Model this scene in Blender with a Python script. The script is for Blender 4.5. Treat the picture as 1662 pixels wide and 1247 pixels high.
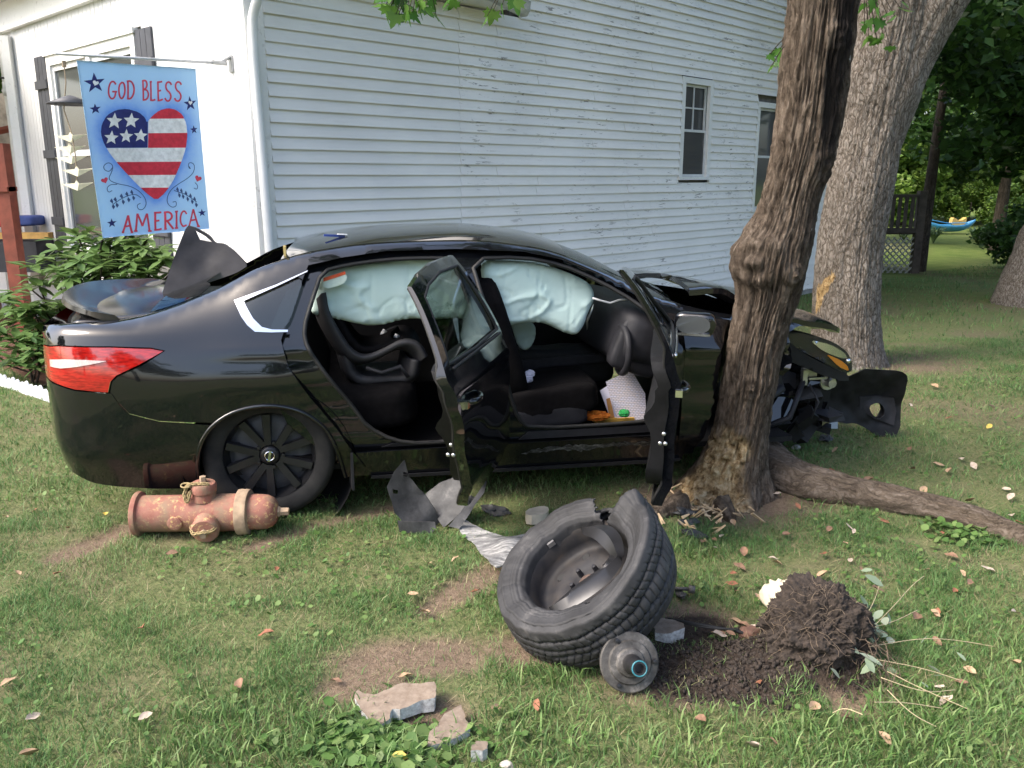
import bpy, bmesh, math, random
import numpy as np
from mathutils import Vector, Matrix
from mathutils.geometry import delaunay_2d_cdt
random.seed(7); RNG = np.random.default_rng(7)
for o in list(bpy.data.objects): bpy.data.objects.remove(o)
scene = bpy.context.scene; COL = scene.collection
R = math.radians
# ---------------------------------------------------------------- camera
F_PX = 1390.0; CX, CY = 831.0, 623.5; PITCH = R(13.6); CAM_H = 1.70
cam_d = bpy.data.cameras.new('camera'); cam = bpy.data.objects.new('camera', cam_d); COL.objects.link(cam)
cam.location = (0, 0, CAM_H); cam.rotation_euler = (R(90) - PITCH, 0, 0)
cam_d.sensor_fit = 'HORIZONTAL'; cam_d.sensor_width = 36.0; cam_d.lens = 36.0 * F_PX / 1662.0
cam_d.clip_end = 800; cam_d.clip_start = .05
scene.camera = cam
# ---------------------------------------------------------------- light
SUN_EL, SUN_AZ = 48.0, -112.0         # soft sun from the left: the front wall is lit, the clapboard wall is in shade
world = bpy.data.worlds.new('World'); scene.world = world; world.use_nodes = True
wn = world.node_tree; bg = wn.nodes['Background']
sky = wn.nodes.new('ShaderNodeTexSky'); sky.sky_type = 'NISHITA'; sky.sun_disc = False
sky.sun_elevation = R(SUN_EL); sky.sun_rotation = R(SUN_AZ); sky.air_density = 1.0; sky.dust_density = 4.4; sky.ozone_density = 1.0
wn.links.new(sky.outputs[0], bg.inputs[0]); bg.inputs[1].default_value = .15
sd = bpy.data.lights.new('sun', 'SUN'); so = bpy.data.objects.new('sun', sd); COL.objects.link(so)
sd.energy = .95; sd.angle = R(24); sd.color = (1, .97, .92)
_dv = Vector((math.sin(R(SUN_AZ)) * math.cos(R(SUN_EL)), math.cos(R(SUN_AZ)) * math.cos(R(SUN_EL)), math.sin(R(SUN_EL))))
so.rotation_euler = _dv.to_track_quat('Z', 'Y').to_euler(); so.location = (0, 0, 30)
scene.view_settings.view_transform = 'Standard'; scene.view_settings.look = 'None'
scene.view_settings.exposure = 1.72; scene.view_settings.gamma = 1.0; scene.view_settings.use_curve_mapping = False
# ---------------------------------------------------------------- pixel rays (direction only; distance comes from what is touched)
def ray(px, py):
    a = (px - CX) / F_PX; b = (CY - py) / F_PX
    return np.array([a, math.cos(PITCH) + b * math.sin(PITCH), -math.sin(PITCH) + b * math.cos(PITCH)])
CAMO = np.array([0, 0, CAM_H])
def gpt(px, py, z=0.0):
    d = ray(px, py); return CAMO + d * ((z - CAM_H) / d[2])
def ypt(px, py, Y):
    d = ray(px, py); return CAMO + d * (Y / d[1])
def plane_pt(px, py, p0, n):
    d = ray(px, py); p0 = np.array(p0); n = np.array(n); return CAMO + d * (((p0 - CAMO) @ n) / (d @ n))
# ---------------------------------------------------------------- noise
def _h(ix, iy, iz, seed):
    n = (ix * 374761393 + iy * 668265263 + iz * 2147483647 + seed * 974634777) & 0xffffffff
    n = ((n ^ (n >> 13)) * 1274126177) & 0xffffffff
    n = (n ^ (n >> 16)) & 0xffffffff
    return n.astype(np.float64) / 4294967295.0
def vnoise(P, seed=0):
    P = np.asarray(P, float); I = np.floor(P).astype(np.int64); f = P - I; u = f * f * (3 - 2 * f)
    r = 0
    for a in (0, 1):
        wx = u[..., 0] if a else 1 - u[..., 0]
        for b in (0, 1):
            wy = u[..., 1] if b else 1 - u[..., 1]
            for c in (0, 1):
                wz = u[..., 2] if c else 1 - u[..., 2]
                r = r + wx * wy * wz * _h(I[..., 0] + a, I[..., 1] + b, I[..., 2] + c, seed)
    return r * 2 - 1
def fbm(P, oct=4, seed=0, gain=.5):
    P = np.asarray(P, float); r = 0; a = 1; 
    for i in range(oct): r = r + a * vnoise(P * (2 ** i) + i * 17.3, seed + i); a *= gain
    return r
def sstep(a, b, x):
    t = np.clip((np.asarray(x, float) - a) / (b - a), 0, 1); return t * t * (3 - 2 * t)
# ---------------------------------------------------------------- object helpers
def setp(o, label=None, cat=None, group=None, kind=None):
    if label: o['label'] = label
    if cat: o['category'] = cat
    if group: o['group'] = group
    if kind: o['kind'] = kind
    return o
def mesh_np(name, V, faces, smooth=True):
    me = bpy.data.meshes.new(name)
    V = np.asarray(V, float)
    me.from_pydata(V.tolist(), [], [list(map(int, f)) for f in faces]); me.validate()
    if smooth:
        me.polygons.foreach_set('use_smooth', [True] * len(me.polygons))
    me.update(); return me
def mesh_fast(name, V, loops, starts, totals, smooth=False):
    me = bpy.data.meshes.new(name); V = np.asarray(V, np.float32)
    me.vertices.add(len(V)); me.vertices.foreach_set('co', V.ravel())
    me.loops.add(len(loops)); me.loops.foreach_set('vertex_index', np.asarray(loops, np.int32))
    me.polygons.add(len(starts)); me.polygons.foreach_set('loop_start', np.asarray(starts, np.int32))
    me.polygons.foreach_set('loop_total', np.asarray(totals, np.int32))
    if smooth: me.polygons.foreach_set('use_smooth', np.ones(len(starts), bool))
    me.update(calc_edges=True); return me
def link(name, me, mat=None, parent=None, loc=None, rot=None):
    o = bpy.data.objects.new(name, me); COL.objects.link(o)
    if mat is not None and me is not None and not me.materials: me.materials.append(mat)
    if parent: o.parent = parent
    if loc is not None: o.location = loc
    if rot is not None: o.rotation_euler = rot
    return o
def obj(name, V, faces, mat=None, parent=None, smooth=True, loc=None, rot=None, auto=None):
    me = mesh_np(name, V, faces, smooth)
    o = link(name, me, mat, parent, loc, rot)
    if auto is not None: autosmooth(me, auto)
    return o
def autosmooth(me, deg):
    bm = bmesh.new(); bm.from_mesh(me); c = math.cos(R(deg))
    for e in bm.edges:
        if len(e.link_faces) == 2 and e.link_faces[0].normal.dot(e.link_faces[1].normal) < c: e.smooth = False
    bm.to_mesh(me); bm.free()
def thing(name, label, cat, loc=(0, 0, 0), rotz=0, group=None):
    o = bpy.data.objects.new(name, None); COL.objects.link(o); o.location = loc; o.rotation_euler = (0, 0, rotz)
    o.empty_display_size = .1
    return setp(o, label, cat, group)
class MB:
    """collects shapes into one mesh"""
    def __init__(s): s.V = []; s.F = []
    def add(s, V, F):
        n = len(s.V); s.V += [tuple(map(float, v)) for v in V]; s.F += [tuple(int(i) + n for i in f) for f in F]; return s
    def box(s, c, d, rz=0, M=None):
        x, y, z = d[0] / 2, d[1] / 2, d[2] / 2
        P = np.array([(-x, -y, -z), (x, -y, -z), (x, y, -z), (-x, y, -z), (-x, -y, z), (x, -y, z), (x, y, z), (-x, y, z)])
        if M is not None: P = P @ np.array(M).T
        if rz:
            a, b = math.cos(rz), math.sin(rz); P = np.stack([P[:, 0] * a - P[:, 1] * b, P[:, 0] * b + P[:, 1] * a, P[:, 2]], 1)
        return s.add(P + np.array(c), [(0, 3, 2, 1), (4, 5, 6, 7), (0, 1, 5, 4), (1, 2, 6, 5), (2, 3, 7, 6), (3, 0, 4, 7)])
    def tube(s, pts, r, n=8, cap=True):
        pts = np.asarray(pts, float); k = len(pts); r = np.broadcast_to(np.asarray(r, float), (k,))
        T = np.gradient(pts, axis=0); T /= np.linalg.norm(T, axis=1)[:, None] + 1e-9
        up = np.array([0, 0, 1.]) if abs(T[0][2]) < .9 else np.array([1., 0, 0])
        V = []
        for i in range(k):
            a = np.cross(T[i], up); a /= np.linalg.norm(a) + 1e-9; b = np.cross(T[i], a); up = -b if np.dot(-b, up) > 0 else b
            for j in range(n):
                t = 2 * math.pi * j / n; V.append(pts[i] + r[i] * (a * math.cos(t) + b * math.sin(t)))
        F = [(i * n + j, i * n + (j + 1) % n, (i + 1) * n + (j + 1) % n, (i + 1) * n + j) for i in range(k - 1) for j in range(n)]
        if cap: F += [tuple(range(n))[::-1], tuple((k - 1) * n + j for j in range(n))]
        return s.add(V, F)
    def lathe(s, prof, n=32, M=None, c=(0, 0, 0), close=False):
        """prof: (radius, axial) pairs; axis = local z, M maps to the target frame"""
        V = []
        for (r, z) in prof:
            for j in range(n):
                t = 2 * math.pi * j / n; V.append((r * math.cos(t), r * math.sin(t), z))
        V = np.array(V)
        if M is not None: V = V @ np.array(M).T
        V = V + np.array(c); k = len(prof)
        F = [(i * n + j, i * n + (j + 1) % n, (i + 1) * n + (j + 1) % n, (i + 1) * n + j) for i in range(k - 1) for j in range(n)]
        if prof[0][0] > 1e-6 and close: F.append(tuple(range(n))[::-1])
        if prof[-1][0] > 1e-6 and close: F.append(tuple((k - 1) * n + j for j in range(n)))
        return s.add(V, F)
    def build(s, name, mat=None, parent=None, smooth=False, loc=None, rot=None, auto=None):
        return obj(name, np.array(s.V), s.F, mat, parent, smooth or auto is not None, loc, rot, auto)
def frame_z(n, xh=(0, 0, 1)):
    """3x3 with columns X,Y,Z where Z = n"""
    n = np.array(n, float); n /= np.linalg.norm(n); xh = np.array(xh, float)
    x = xh - n * (xh @ n)
    if np.linalg.norm(x) < 1e-6: x = np.array([1., 0, 0]) - n * n[0]
    x /= np.linalg.norm(x); y = np.cross(n, x); return np.stack([x, y, n], 1)
def grid_faces(nu, nv, wrap=False):
    F = []
    for i in range(nu - 1):
        for j in range(nv if wrap else nv - 1):
            k = (j + 1) % nv; F.append((i * nv + j, i * nv + k, (i + 1) * nv + k, (i + 1) * nv + j))
    return F
def resample(poly, step, closed=True):
    P = [np.array(p, float) for p in poly]; out = []
    m = len(P) if closed else len(P) - 1
    for i in range(m):
        a, b = P[i], P[(i + 1) % len(P)]; k = max(1, int(math.ceil(np.linalg.norm(b - a) / step)))
        for j in range(k): out.append(a + (b - a) * j / k)
    if not closed: out.append(P[-1])
    return np.array(out)
def chaikin(poly, it=2, closed=True, w=.25):
    P = np.array(poly, float)
    for _ in range(it):
        Q = np.roll(P, -1, 0) if closed else P[1:]
        B = P if closed else P[:-1]
        N = np.empty((2 * len(B), P.shape[1])); N[0::2] = B * (1 - w) + Q * w; N[1::2] = B * w + Q * (1 - w)
        if not closed: N = np.vstack([P[:1], N, P[-1:]])
        P = N
    return P
def inpoly(P, poly):
    x, y = P[:, 0], P[:, 1]; c = np.zeros(len(P), bool); n = len(poly)
    for i in range(n):
        x1, y1 = poly[i - 1]; x2, y2 = poly[i]
        m = ((y1 > y) != (y2 > y)) & (x < (x2 - x1) * (y - y1) / ((y2 - y1) if y2 != y1 else 1e-12) + x1); c ^= m
    return c
def dist_poly(P, B):
    d = np.full(len(P), 1e9)
    for i in range(0, len(B)): d = np.minimum(d, np.hypot(P[:, 0] - B[i][0], P[:, 1] - B[i][1]))
    return d
def cdt(poly, holes=(), step=.03, anis=1.0):
    """triangulate a polygon with holes and inner points -> V2, tris, boundary loops"""
    loops = [resample(poly, step)] + [resample(h, step) for h in holes]
    B = np.vstack(loops); lo, hi = loops[0].min(0), loops[0].max(0)
    xs = np.arange(lo[0], hi[0], step); ys = np.arange(lo[1], hi[1], step * anis)
    G = np.array([(x + (step / 2 if j % 2 else 0), y) for j, y in enumerate(ys) for x in xs]) if len(xs) and len(ys) else np.zeros((0, 2))
    if len(G):
        m = inpoly(G, loops[0])
        for h in loops[1:]: m &= ~inpoly(G, h)
        G = G[m]
        if len(G): G = G[dist_poly(G, B) > step * .55]
    verts = np.vstack([B, G]) if len(G) else B
    edges = []; k = 0; lr = []
    for l in loops:
        n = len(l); edges += [(k + i, k + (i + 1) % n) for i in range(n)]; lr.append((k, n)); k += n
    r = delaunay_2d_cdt([Vector(v) for v in verts], edges, [], 0, 1e-6)
    V = np.array([tuple(v) for v in r[0]]); T = np.array([f for f in r[2] if len(f) == 3])
    C = V[T].mean(1); m = inpoly(C, loops[0])
    for h in loops[1:]: m &= ~inpoly(C, h)
    T = T[m]
    return V, T
def boundary(T):
    from collections import Counter
    c = Counter()
    for t in T:
        for a, b in ((t[0], t[1]), (t[1], t[2]), (t[2], t[0])): c[(min(a, b), max(a, b))] += 1
    out = []
    for t in T:
        for a, b in ((t[0], t[1]), (t[1], t[2]), (t[2], t[0])):
            if c[(min(a, b), max(a, b))] == 1: out.append((a, b))
    return out
def orient(V3, T, want):
    """flip all triangles so that the mean normal points along want"""
    n = np.cross(V3[T[:, 1]] - V3[T[:, 0]], V3[T[:, 2]] - V3[T[:, 0]]).sum(0)
    return T if n @ np.array(want) > 0 else T[:, ::-1]
def slab(front, back, T):
    """closed sheet from front and back vertex sets"""
    n = len(front); V = np.vstack([front, back]); F = [tuple(t) for t in T] + [(t[2] + n, t[1] + n, t[0] + n) for t in T]
    F += [(b, a, a + n, b + n) for a, b in boundary(T)]
    return V, F
def copy_tree(o, parent=None):
    c = o.copy(); COL.objects.link(c)
    if parent: c.parent = parent
    for ch in o.children: copy_tree(ch, c)
    return c
def vcol(me, name, arr):
    a = me.color_attributes.new(name, 'FLOAT_COLOR', 'POINT')
    arr = np.asarray(arr, np.float32)
    if arr.shape[1] == 3: arr = np.hstack([arr, np.ones((len(arr), 1), np.float32)])
    a.data.foreach_set('color', arr.ravel())
# ---------------------------------------------------------------- materials
class NT:
    def __init__(s, name):
        s.m = bpy.data.materials.new(name); s.m.use_nodes = True; s.t = s.m.node_tree
        s.b = s.t.nodes['Principled BSDF']; s.out = s.t.nodes['Material Output']
    def n(s, typ, **kw):
        o = s.t.nodes.new(typ)
        for k, v in kw.items(): setattr(o, k, v)
        return o
    def l(s, a, b): s.t.links.new(a, b)
    def pos(s, obj=False, scale=(1, 1, 1), rot=(0, 0, 0)):
        if obj: o = s.n('ShaderNodeTexCoord').outputs['Object']
        else: o = s.n('ShaderNodeNewGeometry').outputs['Position']
        mp = s.n('ShaderNodeMapping'); mp.vector_type = 'POINT'
        mp.inputs['Scale'].default_value = scale; mp.inputs['Rotation'].default_value = rot
        s.l(o, mp.inputs[0]); return mp.outputs[0]
    def noise(s, vec, scale=5, detail=4, rough=.55, dist=0):
        o = s.n('ShaderNodeTexNoise'); o.inputs['Scale'].default_value = scale; o.inputs['Detail'].default_value = detail
        o.inputs['Roughness'].default_value = rough; o.inputs['Distortion'].default_value = dist; s.l(vec, o.inputs['Vector']); return o.outputs['Fac']
    def voro(s, vec, scale=5, feature='F1', out='Distance'):
        o = s.n('ShaderNodeTexVoronoi'); o.feature = feature; o.inputs['Scale'].default_value = scale; s.l(vec, o.inputs['Vector']); return o.outputs[out]
    def ramp(s, fac, stops, interp='LINEAR'):
        o = s.n('ShaderNodeValToRGB'); e = o.color_ramp.elements; o.color_ramp.interpolation = interp
        while len(e) < len(stops): e.new(.5)
        for el, (p, c) in zip(e, stops):
            el.position = p; el.color = tuple(c) + ((1,) if len(c) == 3 else ()) if hasattr(c, '__len__') else (c, c, c, 1)
        s.l(fac, o.inputs[0]); return o.outputs[0]
    def mix(s, fac, a, b, mode='MIX'):
        o = s.n('ShaderNodeMix'); o.data_type = 'RGBA'; o.blend_type = mode
        for k, v in ((0, fac), (6, a), (7, b)):
            if hasattr(v, 'links'): s.l(v, o.inputs[k])
            else: o.inputs[k].default_value = v if k == 0 else (tuple(v) + ((1,) if len(v) == 3 else ()))
        return o.outputs[2]
    def math(s, op, a, b=0.5):
        o = s.n('ShaderNodeMath'); o.operation = op
        for k, v in ((0, a), (1, b)):
            if hasattr(v, 'links'): s.l(v, o.inputs[k])
            else: o.inputs[k].default_value = v
        return o.outputs[0]
    def bump(s, h, strength=.3, dist=.01, prev=None):
        o = s.n('ShaderNodeBump'); o.inputs['Strength'].default_value = strength; o.inputs['Distance'].default_value = dist
        s.l(h, o.inputs['Height'])
        if prev is not None: s.l(prev, o.inputs['Normal'])
        s.l(o.outputs[0], s.b.inputs['Normal']); return o.outputs[0]
    def set(s, **kw):
        names = dict(col='Base Color', rough='Roughness', metal='Metallic', coat='Coat Weight', coatr='Coat Roughness', trans='Transmission Weight', ior='IOR', spec='Specular IOR Level', alpha='Alpha', sheen='Sheen Weight', emit='Emission Color', emits='Emission Strength')
        for k, v in kw.items():
            i = s.b.inputs[names[k]]
            if hasattr(v, 'links'): s.l(v, i)
            elif hasattr(v, '__len__'): i.default_value = tuple(v) + ((1,) if len(v) == 3 else ())
            else: i.default_value = v
        return s
def simple(name, col, rough=.6, metal=0, var=.25, scale=9, bump=0, bscale=60, obj=False, **kw):
    t = NT(name); v = t.pos(obj)
    f = t.noise(v, scale, 5)
    lo = tuple(c * (1 - var) for c in col); hi = tuple(min(1, c * (1 + var)) for c in col)
    t.set(col=t.ramp(f, [(.3, lo), (.7, hi)]), rough=rough, metal=metal, **kw)
    if bump: t.bump(t.noise(v, bscale, 4), bump, .004)
    return t.m
def leafmat(name, cols, trans=.35, rough=.45, attr=None):
    """two-sided foliage: diffuse plus light coming through"""
    t = NT(name)
    if attr:
        a = t.n('ShaderNodeAttribute'); a.attribute_name = attr; c = a.outputs['Color']
    else:
        oi = t.n('ShaderNodeObjectInfo').outputs['Random']
        f = t.math('FRACT', t.math('ADD', oi, t.noise(t.pos(), 2.3, 3)))
        c = t.ramp(f, cols)
    t.set(col=c, rough=rough, spec=.35)
    tr = t.n('ShaderNodeBsdfTranslucent'); t.l(c, tr.inputs[0]); mx = t.n('ShaderNodeMixShader'); mx.inputs[0].default_value = trans
    t.l(t.b.outputs[0], mx.inputs[1]); t.l(tr.outputs[0], mx.inputs[2]); t.l(mx.outputs[0], t.out.inputs[0])
    return t.m
M = {}
# ================================================================ GROUND
WALL_A = R(44.0)                                    # clapboard wall runs 44 deg right of the view
WD = np.array([math.sin(WALL_A), math.cos(WALL_A)]) # along the clapboard wall
WN = np.array([math.cos(WALL_A), -math.sin(WALL_A)])# out of the clapboard wall
CORNER = np.array([-2.045, 7.053])
FD = -WN                                            # along the front wall, away from the corner
FN = -WD                                            # out of the front wall
def wall(t, z, out=0.0): p = CORNER + WD * t + WN * out; return (p[0], p[1], z)
def front(s, z, out=0.0): p = CORNER + FD * s + FN * out; return (p[0], p[1], z)
def seg_dist(x, y, a, b):
    a = np.array(a[:2]); b = np.array(b[:2]); d = b - a; L = d @ d
    t = np.clip(((x - a[0]) * d[0] + (y - a[1]) * d[1]) / L, 0, 1)
    return np.hypot(x - a[0] - t * d[0], y - a[1] - t * d[1])
RUTS = [(gpt(95, 903), gpt(200, 862), .075), (gpt(420, 885), gpt(520, 850), .06), (gpt(520, 850), gpt(650, 822), .07), (gpt(700, 985), gpt(800, 930), .09)]
SOILC = gpt(1195, 1090)[:2]; BAREC = gpt(690, 1065)[:2]; TREE1 = np.array([1.18, 4.5]); TREE2 = np.array([3.3, 8.05])
def bare(x, y):
    """0 grass .. 1 bare earth"""
    n = fbm(np.stack([x * 3.1, y * 3.1, x * 0], -1), 3, 5) * .5 + fbm(np.stack([x * 14, y * 14, x * 0], -1), 2, 8) * .35
    m = np.zeros_like(x)
    for a, b, w in RUTS: m = np.maximum(m, 1.05 - seg_dist(x, y, a, b) / w * .6)
    def ell(c, rx, ry, rot=0):
        ca, sa = math.cos(rot), math.sin(rot); dx, dy = x - c[0], y - c[1]
        return 1.45 - np.hypot((dx * ca + dy * sa) / rx, (-dx * sa + dy * ca) / ry)
    for c, rx, ry, ro in ((BAREC, .30, .13, .1), (gpt(850, 1045)[:2], .16, .14, 0), (gpt(600, 1105)[:2], .15, .09, .2), (SOILC, .46, .17, .12), (gpt(1130, 1010)[:2], .22, .16, 0), (gpt(1360, 1110)[:2], .13, .17, 0),
                          (TREE1 + np.array([0, -.1]), .42, .34, 0), (gpt(690, 1160)[:2], .16, .1, 0), (gpt(1300, 800)[:2], .35, .12, -.4)):
        m = np.maximum(m, ell(c, rx, ry, ro))
    m = np.maximum(m, .55 * (1.5 - np.hypot((x - TREE2[0]) / .9, (y - TREE2[1]) / .8)))
    m = m + n * .42
    patch = sstep(.42, .95, fbm(np.stack([x * 1.1 + 9, y * 1.1, x * 0], -1), 3, 21)) * .55
    return np.clip(np.maximum(sstep(-.08, .80, m), patch), 0, 1)
def soil(x, y):
    n = fbm(np.stack([x * 5, y * 5, x * 0], -1), 3, 11) * .25
    m = np.maximum(1.35 - np.hypot((x - SOILC[0]) / .42, (y - SOILC[1]) / .19), 1.3 - np.hypot((x - 1.12) / .2, (y - 2.72) / .17))
    m = np.maximum(m, 1.25 - np.hypot((x - .72) / .2, (y - 3.0) / .15))
    return sstep(.1, .5, m + n)
def mulch(x, y):
    """flower bed in front of the front wall"""
    s = (x - CORNER[0]) * FD[0] + (y - CORNER[1]) * FD[1]; o = (x - CORNER[0]) * FN[0] + (y - CORNER[1]) * FN[1]
    return sstep(-.1, 0, s) * (1 - sstep(1.35, 1.42, o)) * sstep(-.4, -.3, o)
def gz(x, y):
    x = np.asarray(x, float); y = np.asarray(y, float)
    z = -.2 * sstep(6, 14, y) * sstep(0, 3, x) + .012 * fbm(np.stack([x * .9, y * .9, x * 0], -1), 3, 2)
    z = z - .25 * sstep(14, 24, y)
    return z
def gz_full(x, y):
    z = gz(x, y); n2 = fbm(np.stack([x * 9, y * 9, x * 0], -1), 3, 31)
    z = z - .018 * bare(x, y) + .010 * n2 * bare(x, y)
    d = np.hypot((x - 1.0) / .42, (y - 2.74) / .24); n3 = fbm(np.stack([x * 22, y * 22, x * 0], -1), 3, 33)
    s_ = soil(x, y)
    z = z + s_ * (.10 * np.clip(1 - np.hypot((x - 1.02) / .36, (y - 2.78) / .24), 0, 1) + .02 * np.clip(1 - d, 0, 1) + .016 * n3 + .01)
    return z
def axis_pts(lo, hi, dlo, dhi, step):
    a = list(np.arange(dlo, dhi + 1e-6, step)); s = step; v = dhi
    while v < hi: s *= 1.22; v += s; a.append(v)
    s = step; v = dlo
    while v > lo: s *= 1.22; v -= s; a.insert(0, v)
    return np.array(a)
gx = axis_pts(-160, 200, -5, 5.2, .035); gy = axis_pts(-120, 320, 1.4, 9.0, .035)
GX, GY = np.meshgrid(gx, gy, indexing='ij'); GZ = gz_full(GX, GY)
V = np.stack([GX, GY, GZ], -1).reshape(-1, 3); nu, nv = GX.shape
idx = np.arange(nu * nv).reshape(nu, nv)
Q = np.stack([idx[:-1, :-1], idx[1:, :-1], idx[1:, 1:], idx[:-1, 1:]], -1).reshape(-1, 4)
me = mesh_fast('ground', V, Q.ravel(), np.arange(0, len(Q) * 4, 4), np.full(len(Q), 4), True)
xx, yy = V[:, 0], V[:, 1]
vcol(me, 'mask', np.stack([bare(xx, yy), soil(xx, yy), mulch(xx, yy)], 1))
t = NT('lawn_ground'); p = t.pos(); at = t.n('ShaderNodeAttribute'); at.attribute_name = 'mask'
sep = t.n('ShaderNodeSeparateColor'); t.l(at.outputs['Color'], sep.inputs[0])
n1 = t.noise(p, 3.2, 6); n2 = t.noise(p, 40, 5, .7); n3 = t.noise(p, 160, 3, .7)
lawn = t.ramp(n2, [(.3, (.085, .11, .042)), (.5, (.13, .155, .062)), (.72, (.21, .205, .10))])
far = t.ramp(n1, [(.3, (.075, .12, .022)), (.7, (.14, .18, .045))])
gm = t.n('ShaderNodeNewGeometry'); sx = t.n('ShaderNodeSeparateXYZ'); t.l(gm.outputs['Position'], sx.inputs[0])
lawn = t.mix(t.ramp(t.math('MULTIPLY', sx.outputs['Y'], .05), [(.5, 0.0), (.9, 1.0)]), lawn, far)
dirt = t.ramp(n2, [(.25, (.10, .072, .05)), (.5, (.165, .12, .084)), (.8, (.25, .19, .135))])
dirt = t.mix(t.ramp(n3, [(.45, 0.0), (.75, .5)]), dirt, (.34, .26, .19))
dark = t.ramp(n2, [(.3, (.020, .015, .012)), (.55, (.045, .034, .027)), (.8, (.085, .064, .05))])
mul = t.ramp(n2, [(.3, (.05, .025, .018)), (.7, (.16, .085, .06))])
c = t.mix(sep.outputs[0], lawn, dirt); c = t.mix(sep.outputs[1], c, dark); c = t.mix(sep.outputs[2], c, mul)
t.set(col=c, rough=.95, spec=.15)
b1 = t.bump(n2, .6, .02); t.bump(n3, .5, .006, b1)
ground = link('ground', me, t.m); setp(ground, 'uneven lawn with bare brown patches and ruts', 'ground', kind='structure')
# ---------------------------------------------------------------- grass blades
M['grass'] = leafmat('grass_blades', None, .3, .55, attr='col')
SD = np.array([(-3.57, 7.09)])
def in_house(x, y):
    s = (x - CORNER[0]) * FD[0] + (y - CORNER[1]) * FD[1]; t_ = (x - CORNER[0]) * WD[0] + (y - CORNER[1]) * WD[1]
    return (s > -.02) & (t_ > -.02)
def scatter(n, ylo, yhi, dens_pow=1.0):
    """points on the lawn inside a wide wedge before the camera"""
    y = ylo + (yhi - ylo) * RNG.random(n) ** dens_pow; x = (RNG.random(n) * 2 - 1) * (.86 * y + 1.3); 
    return x, y
def blades(x, y, h, w, lean, col, mid=.55):
    n = len(x); z = gz_full(x, y) - .004
    a = RNG.random(n) * 2 * np.pi; la = RNG.random(n) * 2 * np.pi
    wx, wy = np.cos(a) * w / 2, np.sin(a) * w / 2; lx, ly = np.cos(la) * lean * h, np.sin(la) * lean * h
    hz = h * np.sqrt(np.clip(1 - lean ** 2 * .55, .12, 1))
    P = np.empty((n, 5, 3), np.float32)
    P[:, 0] = np.stack([x - wx, y - wy, z], 1); P[:, 1] = np.stack([x + wx, y + wy, z], 1)
    mx, my, mz = x + lx * .32, y + ly * .32, z + hz * mid * 1.12
    P[:, 2] = np.stack([mx + wx * .8, my + wy * .8, mz], 1); P[:, 3] = np.stack([mx - wx * .8, my - wy * .8, mz], 1)
    P[:, 4] = np.stack([x + lx, y + ly, z + hz], 1)
    return P, np.repeat(col[:, None, :], 5, 1)
def blade_mesh(name, chunks):
    P = np.concatenate([c[0] for c in chunks]); C = np.concatenate([c[1] for c in chunks]); n = len(P)
    base = np.arange(n) * 5
    L = np.empty((n, 7), np.int64); L[:, 0] = base; L[:, 1] = base + 1; L[:, 2] = base + 2; L[:, 3] = base + 3; L[:, 4] = base + 3; L[:, 5] = base + 2; L[:, 6] = base + 4
    st = np.stack([np.arange(n) * 7, np.arange(n) * 7 + 4], 1).ravel(); to = np.tile([4, 3], n)
    me = mesh_fast(name, P.reshape(-1, 3), L.ravel(), st, to, True); vcol(me, 'col', C.reshape(-1, 3)); return me
GREENS = np.array([(.070, .150, .045), (.100, .205, .062), (.138, .245, .080), (.18, .275, .10), (.28, .295, .13), (.41, .37, .22), (.32, .26, .155)])
def grass_cols(x, y, dry):
    n = len(x); q = fbm(np.stack([x * 1.6, y * 1.6, x * 0], -1), 3, 41) * .9 + RNG.normal(0, .8, n) + dry * 2.1 + 1.12
    i = np.clip(q, 0, 5.99); k = i.astype(int); f = (i - k)[:, None]
    c = GREENS[k] * (1 - f) + GREENS[np.minimum(k + 1, 6)] * f
    return (c * (.75 + .5 * RNG.random((n, 1)))).astype(np.float32)
chunks = []
for (n, y0, y1, pw, hs, ws) in ((330000, 1.5, 4.2, .75, .027, .0028), (240000, 4.2, 9.5, .8, .033, .0046), (60000, 9.5, 22, .8, .055, .011)):
    x, y = scatter(n, y0, y1, pw); b = bare(x, y)
    clump = fbm(np.stack([x * 5, y * 5, x * 0], -1), 3, 51)
    keep = (RNG.random(n) > b * .93 - .02) & (RNG.random(n) < .62 + clump * .5) & ~in_house(x, y) & (mulch(x, y) < .3)
    x, y, b, clump = x[keep], y[keep], b[keep], clump[keep]; m = len(x)
    h = hs * (.45 + 1.1 * RNG.random(m)) * (1 + .45 * clump); w = ws * (.6 + .8 * RNG.random(m)); lean = np.clip(.35 + .6 * RNG.random(m), 0, 1)
    chunks.append(blades(x, y, h, w, lean, grass_cols(x, y, b * .8 + .25 * RNG.random(m))))
# thatch: dead flattened blades
x, y = scatter(170000, 1.5, 8.5, .75); k = ~in_house(x, y) & (mulch(x, y) < .3) & (RNG.random(len(x)) > bare(x, y) * .8); x, y = x[k], y[k]; m = len(x)
tc = np.array([(.33, .27, .16), (.22, .23, .10), (.18, .23, .085)])[RNG.integers(0, 3, m)] * (.6 + .6 * RNG.random((m, 1)))
chunks.append(blades(x, y, .03 + .03 * RNG.random(m), np.full(m, .0026), .93 + .06 * RNG.random(m), tc.astype(np.float32), .3))
g = link('lawn_grass', blade_mesh('lawn_grass', chunks), M['grass']); setp(g, 'short patchy green and straw coloured lawn grass', 'grass', kind='stuff')
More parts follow.
